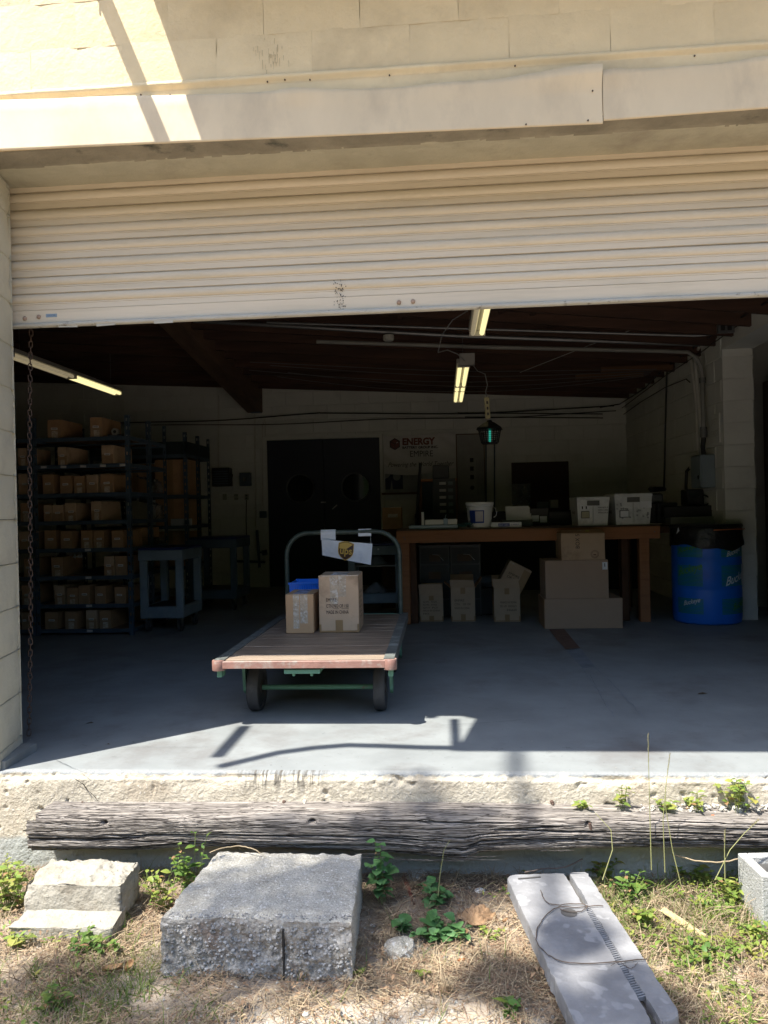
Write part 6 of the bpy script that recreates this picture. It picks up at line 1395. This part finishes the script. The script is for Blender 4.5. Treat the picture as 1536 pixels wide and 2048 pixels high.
# pebbles
pp_ = [(x, y, gz(x, y)+.001) for x, y in ((random.uniform(-1.9, 1.6), random.uniform(-1.4, -.05)) for _ in range(650))]
tag(pebbles('loose_pebbles', pp_, M('pale_pebbles', (.42, .40, .35), .85, .5, 40, bump=.2), rng=(.0015, .006)), 'small pale pebbles scattered over the soil', 'pebbles', kind='stuff')
pp_ = [(x, y, gz(x, y)+.001) for x, y in ((random.gauss(-.1, .4), random.gauss(-.93, .10)) for _ in range(260))]
tag(pebbles('sand_gravel', pp_, M('pale_pebbles', ()), rng=(.002, .008)), 'coarse gravel on the bare sandy patch at the bottom', 'gravel', kind='stuff')
for (px, py, s, lab, mt) in ((960, 1785, .022, 'white chalky stone on the straw behind the crumpled paper', 'chalk'), (800, 1905, .055, 'rounded grey concrete stone left of the broad leaved weed', 'g'), (515, 1948, .012, 'small white stone in front of the large slab', 'chalk'), (612, 2028, .016, 'flat white stone on the bare sand', 'chalk'), (493, 2013, .010, 'dark pebble on the bare sand', 'd'), (1440-450, 2025, .012, 'pale stone near the lower end of the straw', 'g'), (745, 1852, .010, 'white shard beside the slab corner', 'chalk'), (1512, 1800, .05, 'dark stone half buried under the weeds by the cinder block', 'd'), (840, 1755, .05, 'pale lump of mortar fallen at the foot of the dock wall', 'g')):
    q = Q(px, py, GROUND); bmx = bmesh.new(); bmesh.ops.create_icosphere(bmx, subdivisions=2, radius=s)
    for v in bmx.verts: v.co *= 1+.6*float(fbm(v.co.x*30+px, v.co.y*30, v.co.z*30)); v.co.z *= .5
    me = bpy.data.meshes.new('stone'); bmx.to_mesh(me); bmx.free(); me.materials.append({'chalk': M('chalk_white', (.62, .60, .55), .9, .1, 20, bump=.4), 'g': agg, 'd': M('dark_stone', (.05, .05, .05), .8, .2)}[mt]); tag(put('stone', me, None, (q.x, q.y, GROUND+.2*s)), lab, 'stone')
leafcover('leaf_litter', 2600, lambda x, y: np.clip(.25+fbm(x*5, y*5, 7.5, 3), 0, 1), M('brown_leaf_litter', (.22, .14, .08), .85, .4, 3, (.34, .25, .15), (.5, .6), 7, bump=0), 'small brown flakes of leaf litter strewn over the soil', .008)
# crumpled brown paper / dead leaf
q = Q(955, 1845, GROUND); V = []
for i in range(26):
    for j in range(26):
        a, r = 2*PI*i/25, j/25; rr = .062*r*(1+.25*math.sin(3*a)+.1*math.sin(7*a)); x, y = rr*math.cos(a), rr*.8*math.sin(a)
        V.append((x, y, .040*(1-r**2)+.050*abs(float(fbm(x*30+3, y*30, .3, 3)))+.02*float(fbm(x*90, y*90, .3, 2))+.004))
cp = npgrid('crumpled_bag', V, 26, 26, M('crumpled_brown_paper', (.36, .22, .115), .8, .15, 10, bump=.4, bscale=60)); cp.location = (q.x, q.y, GROUND); tag(cp, 'crumpled tan paper bag lying on the straw beside the broad leaved weed', 'paper')
for (px, py, s, rz, lab, c) in ((450/2, 1950, .032, .3, 'curled tan dead leaf on the ground in front of the stone step', 0), (258, 1945, .028, 1.6, 'second curled tan dead leaf, right of the other', 0), (923, 1930, .013, .2, 'orange dead leaf at the foot of the broad leaved weed', 1), (1010, 1850, .014, .9, 'brown dead leaf at the right end of the crumpled bag', 0)):
    q = Q(px, py, GROUND); V = []
    for i in range(9):
        for j in range(5):
            u, v = i/8*2-1, j/4*2-1; V.append((u*s, v*s*.5*math.sqrt(max(0, 1-u*u))*.9, .008+s*.45*v*v+s*.2*u*u))
    o = npgrid('dead_leaf', V, 9, 5, M('tan_dead_leaf', (.33, .19, .085), .7) if not c else M('orange_dead_leaf', (.42, .14, .04), .7)); o.location = (q.x, q.y, GROUND+.004); o.rotation_euler = (0, 0, rz); tag(o, lab, 'dead leaf')
q0, q1 = Q(808, 1765, GROUND), Q(828, 1812, GROUND); MB().tube([(q0.x, q0.y, GROUND+.02), ((q0.x+q1.x)/2, (q0.y+q1.y)/2, GROUND+.018), (q1.x, q1.y, GROUND+.008)], [.009, .009, .005], 6).build('bark_stick', M('reddish_bark', (.18, .06, .035), .8, .3, 20, bump=.4)); tag(bpy.data.objects['bark_stick'], 'reddish strip of bark lying left of the broad leaved weed', 'stick')
q0, q1 = Q(1320, 1838, GROUND), Q(1418, 1882, GROUND); MB().add([(q0.x, q0.y, GROUND+.03), (q0.x+.02, q0.y+.018, GROUND+.035), (q1.x, q1.y, GROUND+.016), (q1.x-.03, q1.y-.012, GROUND+.012), ((q0.x+q1.x)/2, (q0.y+q1.y)/2-.012, GROUND+.04)], [(0, 4, 1), (1, 4, 2), (4, 3, 2), (0, 3, 4)]).build('dry_frond', M('pale_dry_frond', (.48, .37, .19), .7)); tag(bpy.data.objects['dry_frond'], 'pale tan dry frond piece lying in the grass right of the long slab', 'frond')
# wire / vine over the long slab
def lay(nm, lab, pxs, r, mat, z, cat): 
    pts = []; base = [Q(a, c, zz) for (a, c, zz) in [(p[0], p[1], p[2] if len(p) > 2 else z) for p in pxs]]
    for i in range(len(base)-1):
        for k in range(5):
            t = k/5; p0 = base[max(i-1, 0)]; p1, p2 = base[i], base[i+1]; p3 = base[min(i+2, len(base)-1)]
            pts.append(.5*((2*p1)+(p2-p0)*t+(2*p0-5*p1+4*p2-p3)*t*t+(3*p1-p0-3*p2+p3)*t**3)+Vector((random.uniform(-1, 1), random.uniform(-1, 1), random.uniform(0, 1)))*.0022)
    pts.append(base[-1]); return tag(MB().tube(pts, r, 6).build(nm, mat, None, True), lab, cat)
vine_m = M('dry_brown_vine', (.10, .075, .06), .8, .3, 20, bump=.1)
zt_ = -.330
lay('dry_vine', 'thin brown vine looping down over the long grey slab', [(1206, 1812), (1150, 1815), (1115, 1815), (1085, 1840), (1072, 1868), (1080, 1895), (1110, 1918), (1150, 1927), (1230, 1924), (1295, 1918)], .0017, vine_m, zt_, 'vine')
lay('dry_vine', 'tangled thin vine along the upper part of the long slab', [(1080, 1780), (1090, 1800), (1110, 1810), (1160, 1808), (1175, 1815), (1150, 1825), (1120, 1818)], .0016, vine_m, zt_, 'vine')
lay('dry_vine', 'little knot of thin vine on the slab groove', [(1220, 1932), (1240, 1925), (1262, 1938), (1275, 1925)], .0009, vine_m, zt_, 'vine')
lay('dry_twig', 'curved dry twig arching behind the large slab', [(420, 1705, -.24), (450, 1696, -.22), (480, 1693, -.21), (505, 1698, -.21), (520, 1706, -.22)], .0022, straw_m, -.2, 'twig')
lay('dry_twig', 'dark twig running along the base of the dock wall', [(1050, 1745, -.33), (1090, 1738, -.33), (1130, 1735, -.32), (1165, 1718, -.30)], .0028, vine_m, -.3, 'twig')
lay('dry_twig', 'pale bent twig by the top of the cinder block', [(1350, 1710, -.26), (1390, 1722, -.27), (1440, 1725, -.25), (1475, 1718, -.24)], .0025, straw_m, -.2, 'twig')
lay('white_string', 'short pale curved root on the sand left of the long slab', [(1000, 1970), (1050, 1963), (1090, 1965), (1112, 1975)], .0022, M('pale_root', (.4, .38, .33), .8), GROUND+.004, 'root')
# ---- weeds
def leaf_mesh(l, w, mat, broad=0., fold=.25):
    b = MB(); n = 4; vs = []
    for i in range(n+1):
        t = i/n; ww = w*math.sin(PI*min(1, (t*.94+.03))**(.75 if broad else .9)); vs += [(-ww, t*l, fold*ww+.0-l*.25*t*t), (0, t*l, -l*.25*t*t), (ww, t*l, fold*ww-l*.25*t*t)]
    b.grid(vs, n+1, 3); return b.mesh('leaf', mat, True)
def leaf_set(mat, l, w, broad=0): return [leaf_mesh(l*s, w*s, mat, broad, f) for s in (.6, .8, 1., 1.2) for f in (.15, .4)]
LS = {'x': leaf_set(M('withered_leaf', (.26, .15, .07), .8, .3, 6, sss=.2), .028, .008), 'd': leaf_set(leaf_m, .034, .010), 'l': leaf_set(leaf_l, .030, .010), 'b': leaf_set(leaf_b, .042, .019, 1), 's': leaf_set(leaf_l, .018, .007)}
def weed(lab, px, py, n, h, spread, kind, z=GROUND, per=6, y=None, lean=(0, 0)):
    q = Q(px, py, z) if y is None else P(px, py, y); t = thing('weed', lab, 'weed', (q.x, q.y if y is None else y, z)); st = MB(); 
    for k in range(n):
        a = random.uniform(0, 2*PI); hh = h*random.uniform(.45, 1.1); sp = spread*random.random()**.5
        base = Vector((math.cos(a)*sp*.35, math.sin(a)*sp*.3, 0)); tip = Vector((math.cos(a)*sp+lean[0], min(math.sin(a)*sp*.7+lean[1], -t.location.y-.03 if t.location.y > -.4 else 9), hh))
        mid = base.lerp(tip, .5)+Vector((0, 0, hh*.2)); pts = [base, mid, tip]; st.tube([base, base.lerp(mid, .6), mid, mid.lerp(tip, .6), tip], .0012, 4)
        for i in range(per):
            u = .25+.75*i/(per-1) if per > 1 else 1.; p = base.lerp(mid, u*2) if u < .5 else mid.lerp(tip, u*2-1)
            sz = 1. if u < .9 else .8
            o = put('leaf', random.choice(LS[kind]) if random.random() > .07 else random.choice(LS['x']), t, p, (random.uniform(-.1, .7), random.uniform(-.4, .4), (i*2.4+a)+random.uniform(-.4, .4))); o.scale = (sz*random.uniform(.6, 1.25),)*3
    st.build('stem', M('weed_stem', (.16, .20, .06), .7), t); return t
weed('dense bright green weed at the far left edge against the dock', 25, 1820, 22, .16, .085, 'l', per=6)
weed('small leafy weed left of the pale stone step, behind it', 10, 1770, 6, .12, .05, 'l', per=5)
weed('leafy weed growing between the stone step and the large slab, tall part', 385, 1735, 17, .235, .085, 'd', per=6, z=-.40, y=-.27)
weed('lighter leafy weed in front of the tall one beside the large slab', 322, 1760, 14, .15, .08, 'l', per=5, y=-.31)
weed('dark green weed rising right of the large slab under the timber', 765, 1765, 11, .21, .05, 'b', per=6, z=-.40, y=-.25)
weed('broad leaved green weed spreading over the ground in the middle', 880, 1875, 22, .05, .12, 'b', per=4)
weed('upper shoots of the broad leaved weed', 870, 1815, 9, .07, .06, 'b', per=4)
weed('single young shoot with broad leaves left of the others', 805, 1865, 4, .05, .035, 'b', per=4)
weed('small shoot above the broad leaved weed near the wall', 853, 1785, 3, .05, .025, 'b', per=4)
weed('fine leaved dark weed right of the crumpled bag', 985, 1880, 9, .035, .05, 's', per=6)
weed('low bushy weed in the left foreground behind the straw', 190, 1905, 18, .06, .10, 'd', per=5)
weed('dark leafy weed at the lower left corner', 105, 2030, 6, .07, .05, 'd', per=5)
weed('sparse weed below the stone step at the left', 35, 1900, 6, .06, .05, 'l', per=5)
weed('bright leafy weed at the upper right end of the long slab', 1210, 1765, 10, .09, .07, 'l', per=6)
weed('green weed mound along the dock wall right of the long slab', 1260, 1800, 12, .10, .09, 'd', per=6)
weed('yellow green weed among the grass at the right', 1290, 1860, 9, .08, .06, 'l', per=5)
weed('leafy weed at the dock wall below the grass stalks', 1385, 1765, 10, .08, .09, 'l', per=6)
weed('weed patch in front of the cinder block', 1480, 1810, 12, .11, .09, 'l', per=6)
weed('weed tuft at the right edge of the yard', 1510, 1880, 8, .07, .07, 'l', per=6)
weed('small weed in the grass below the dry frond', 1400, 1925, 8, .05, .07, 'd', per=5)
weed('seedling at the corner of the large slab', 715, 1960, 4, .03, .03, 's', per=5)
weed('yellowing little plant in the straw at the bottom centre', 843, 1955, 4, .025, .03, 's', per=5)
weed('sprig poking through the lower end of the slab groove', 1310, 1990, 3, .06, .02, 's', per=5)
weed('weed tuft at the bottom of the straw near the long slab', 1025, 2030, 5, .05, .04, 'd', per=5)
ZTB = -.120
weed('small green sprig on top of the timber, leftmost of the row', 1160, 1615, 4, .035, .03, 'l', z=ZTB, per=5, y=-.06)
weed('upright leafy sprig on the timber below the tall stalk', 1245, 1615, 5, .085, .03, 'l', z=ZTB, per=5, y=-.06)
weed('low green leaves on the timber beside the orange rot', 1330, 1615, 6, .04, .05, 'l', z=ZTB, per=5, y=-.06)
weed('leafy vine cluster on the timber left of the large one', 1390, 1610, 6, .06, .06, 'l', z=ZTB, per=5, y=-.06)
weed('largest leafy vine on the timber climbing the dock face at the right', 1475, 1612, 11, .125, .08, 'l', z=ZTB, per=6, y=-.06)
# gravelly debris behind the timber at the right
pp_ = [(random.uniform(.75, 2.0), -.02-random.uniform(0, .05), -.126+random.uniform(0, .02)) for _ in range(420)]
tag(pebbles('wall_debris', pp_, M('pale_pebbles', ()), rng=(.003, .011)), 'crumbled concrete debris lodged behind the timber at the right', 'debris', kind='stuff')
# tall grass stalks
def stalk(lab, pts, seed_head=True):
    P3 = [P(a, c, Y) for a, c, Y in pts]; t = thing('grass_stalk', lab, 'grass stalk', P3[0], group=None); sm_ = M('straw_green_stalk', (.27, .27, .11), .7, bump=0)
    rel = [p-P3[0] for p in P3]; MB().tube(rel, [.0019, .0016, .0013, .0009][:len(rel)] if len(rel) <= 4 else .0015, 5).build('stem', sm_, t)
    if seed_head:
        b = MB(); a, c = rel[-2], rel[-1]
        for k in range(34):
            u = k/33; p = a.lerp(c, .35+.65*u); d = Vector((random.uniform(-1, 1), random.uniform(-1, 1), 1.5)).normalized()*.009; s = Vector((.0012, 0, 0)); b.add([p-s, p+s, p+d], [(0, 1, 2)])
        b.build('seed_head', M('seed_head_tan', (.26, .22, .14), .8, bump=0), t)
stalk('tall grass stalk with dark seed head, left of the two', [(1303, 1740, -.20), (1300, 1640, -.19), (1298, 1560, -.19), (1296, 1468, -.2)])
stalk('slightly shorter grass stalk with pale seed head, right of the two', [(1330, 1745, -.22), (1326, 1640, -.22), (1332, 1570, -.22), (1340, 1508, -.22)])
stalk('bare green stalk leaning right in front of the timber', [(1362, 1770, -.25), (1345, 1700, -.24), (1332, 1620, -.24), (1331, 1590, -.24)], False)
stalk('leaning grass stalk at the right end of the timber', [(1430, 1760, -.26), (1460, 1700, -.25), (1490, 1665, -.25), (1518, 1640, -.25)])
stalk('thin reddish stalk in front of the timber middle', [(876, 1795, -.26), (880, 1750, -.25), (888, 1700, -.24), (900, 1680, -.23)], False)
stalk('thin drooping stalk over the timber right of the soft shadow', [(1205, 1760, -.26), (1225, 1700, -.24), (1222, 1660, -.22), (1190, 1625, -.2)], False)
stalk('short stalk by the cinder block', [(1450, 1760, -.27), (1449, 1700, -.26), (1450, 1660, -.26)])
# weedy ground cover
leafcover('leafy_ground_cover', 11000, lambda x, y: np.clip(fbm(x*4+9, y*4, .5, 3)*2.2+.15, 0, 1)*np.clip(1.1*np.exp(-((x-1.15)/.5)**2-((y+.30)/.22)**2)+.35*(x > .7)+.22*(x < -1.2), 0, 1), leaf_l, 'small round leaved weeds covering the ground right of the long slab')
leafcover('dark_ground_cover', 3600, lambda x, y: np.clip(fbm(x*4+2, y*4, 3.5, 3)*2.2, 0, 1)*np.clip(1.1*np.exp(-((x-1.0)/.45)**2-((y+.2)/.15)**2)+.15*(x > .7)+.15*(x < -1.1)+.3*np.exp(-((x+1.05)/.12)**2-((y+.3)/.12)**2), 0, 1), leaf_m, 'darker small leaves of weeds at the foot of the dock')
for k, (px, py, lab) in enumerate(((895, 1990, 'dry grass tuft on the straw near the bottom centre'), (990, 1765, 'dry grass tuft at the wall left of the long slab'), (70, 1960, 'green grass tuft at the lower left'), (1180, 1790, 'green tuft growing through the slab split'), (1105, 1715, 'wispy dark grass hanging below the timber above the long slab'))):
    q = Q(px, py, GROUND); n = 46; b = MB(); t_ = k in (2, 3)
    for i in range(n):
        a = random.uniform(0, 6.28); L = random.uniform(.03, .085); d = Vector((math.cos(a)*random.uniform(.2, .8), math.sin(a)*random.uniform(.2, .6), 1)).normalized(); s = Vector((-math.sin(a), math.cos(a), 0))*.0011
        p0 = Vector((random.uniform(-.012, .012), random.uniform(-.01, .01), 0)); p1 = p0+d*L*.6; p2 = p0+d*L+Vector((math.cos(a), math.sin(a), -.3))*L*.25; b.add([p0-s, p0+s, p1+s*.7, p1-s*.7, p2], [(0, 1, 2, 3), (3, 2, 4)])
    tag(b.build('grass_tuft', grass_m if t_ else straw_m, loc=(q.x, q.y, GROUND+.002)), lab, 'grass tuft')

# ============================================================ TREES and added sky-blocking hedge behind the camera (shade and bounce)
bark = M('tree_bark', (.13, .10, .075), .9, .3, 10, bump=.6); crown_m = M('tree_leaves', (.05, .085, .02), .7, .3, 1, bump=0, sss=.2)
def sunpt(x, y, z, h): return Vector((x-.396*(h-z), y-.34*(h-z), h))
def clump(r, c, R_, n, s, squash=.6):
    a = r.normal(0, 1, (n, 3)); a /= np.linalg.norm(a, axis=1, keepdims=True); a *= (r.rand(n, 1)**.4)*R_; a[:, 2] *= squash; p = a+np.array(c)
    u = r.normal(0, 1, (n, 3)); u /= np.linalg.norm(u, axis=1, keepdims=True); w = np.cross(u, r.normal(0, 1, (n, 3))); w /= np.linalg.norm(w, axis=1, keepdims=True); u *= s; w *= s*.6
    return np.stack([p-u, p-w, p+u, p+w], 1)
r = np.random.RandomState(21)
tree = thing('shade_tree', 'tall thin crowned tree standing in the yard behind the viewer', 'tree', (-7.5, -7.0, GROUND)); cl = []
targets = [  # (x, y, z on the place, radius, leaf count, height)
    (-.62, -.42, -.24, .34, 270, 9.0), (-.38, -.33, -.2, .26, 170, 9.2), (-.82, -.60, -.3, .26, 150, 9.0), (-.34, -.60, -.3, .26, 160, 9.3), (.10, -.16, -.2, .18, 60, 9.5),
    (-.10, -.10, -.15, .20, 85, 9.5), (.40, -.55, -.33, .14, 150, 9.1), (.56, -.85, -.33, .17, 190, 9.4), (.33, -.98, -.4, .20, 200, 9.2),
    (-.05, -.30, -.4, .18, 200, 9.4), (-1.2, -.85, -.42, .28, 220, 9.1), (-.9, -1.1, -.42, .35, 140, 9.5), (.15, -.7, -.4, .16, 150, 9.1), (1.2, -.95, -.4, .15, 110, 9.1)]
limbs = MB(); base = Vector((0, 0, 0)); top_ = Vector((3.2, 2.9, 8.2)); 
limbs.tube([base, (.3, .2, 2.5), (.9, .8, 5), (2.0, 1.8, 7), top_], [.22, .18, .14, .10, .06], 10)
for (x, y, z, R_, n, h) in targets:
    c = sunpt(x, y, z, h)-tree.location; cl.append(clump(r, c, R_, n, .045)); limbs.tube([Vector((2.0, 1.8, 7)).lerp(top_, r.rand()), c.lerp(top_, .4)+Vector((0, 0, -.2)), c], [.035, .02, .008], 5)
for k in range(16):
    c = (r.uniform(-3.2, 1.2), r.uniform(-3, .6), r.uniform(6, 9.5)); cl.append(clump(r, c, .9, 700, .06))
npquads('crown', np.concatenate(cl), crown_m, tree); limbs.build('trunk', bark, tree, True)
# overhead cross arm set to throw the soft band over the dock
c0 = sunpt(.31, .30, 0, 10.5); c1 = sunpt(.30, -.12, -.10, 10.8)
pole = thing('utility_pole', 'wooden utility pole with a cross arm behind the viewer', 'utility pole', (c0.x-.2, c0.y-2.6, GROUND)); pb = Vector(pole.location)
MB().cyl((0, 0, 0), (0, 0, 11.6), .14, .10, 12).build('pole_shaft', bark, pole, True)
d = (c1-c0).normalized(); MB().tube([c0-pb+Vector((.0, .06, 0)), c1-pb, c1-pb+d*1.2], .034, 8).build('cross_arm', bark, pole)
# unseen hedge added to block low sky light from the room
hb = thing('sky_block_hedge', 'added unseen hedge row blocking the low sky behind the viewer', 'hedge', (0, -16, GROUND)); cl = []
bmx = bmesh.new(); bmesh.ops.create_grid(bmx, x_segments=60, y_segments=12, size=1)
for v in bmx.verts:
    x, y = v.co.x*32, (v.co.y+1)*3.6; v.co = Vector((x, -.8*float(fbm(x*.3, y*.5, .5))-.02*x*x*-.35*0+.02*x*x, y+1.2*float(fbm(x*.25, 1.5))*(y/7)))
me = bpy.data.meshes.new('sky_block_mass'); bmx.to_mesh(me); bmx.free(); me.materials.append(crown_m); tag(put('sky_block_mass', me, hb), kind='stuff')
cl = [clump(r, (r.uniform(-30, 30), .5, r.uniform(.5, 7.2)), 1.3, 60, .2) for _ in range(160)]
tag(npquads('sky_block_leaves', np.concatenate(cl), crown_m, hb), kind='stuff')

for (x0, y0, n, lab) in ((-1.0, -.30, 26, 'tangle of thin dead stems between the pale step and the large slab'), (1.0, -.30, 22, 'tangle of thin dead stems in the weeds right of the long slab'), (-.05, -.25, 14, 'few dead stems at the foot of the dock in the middle'), (-1.3, -.75, 18, 'tangle of dead stems in the left foreground')):
    b = MB()
    for k in range(n):
        a = random.uniform(0, 6.28); L = random.uniform(.06, .2); p0 = Vector((random.uniform(-.16, .16), random.uniform(-.10, .06), .004)); d = Vector((math.cos(a), math.sin(a)*.6, random.uniform(.1, .9))).normalized()
        b.tube([p0, p0+d*L*.4+Vector((0, 0, .02)), p0+d*L*.75+Vector((.01, 0, .01)), p0+d*L+Vector((.02, 0, -.02))], [.0013, .0011, .0009, .0006], 4)
    tag(b.build('dead_stem_tangle', straw_d if n != 22 else straw_m, loc=(x0, y0, GROUND)), lab, 'dead stems', kind='stuff')
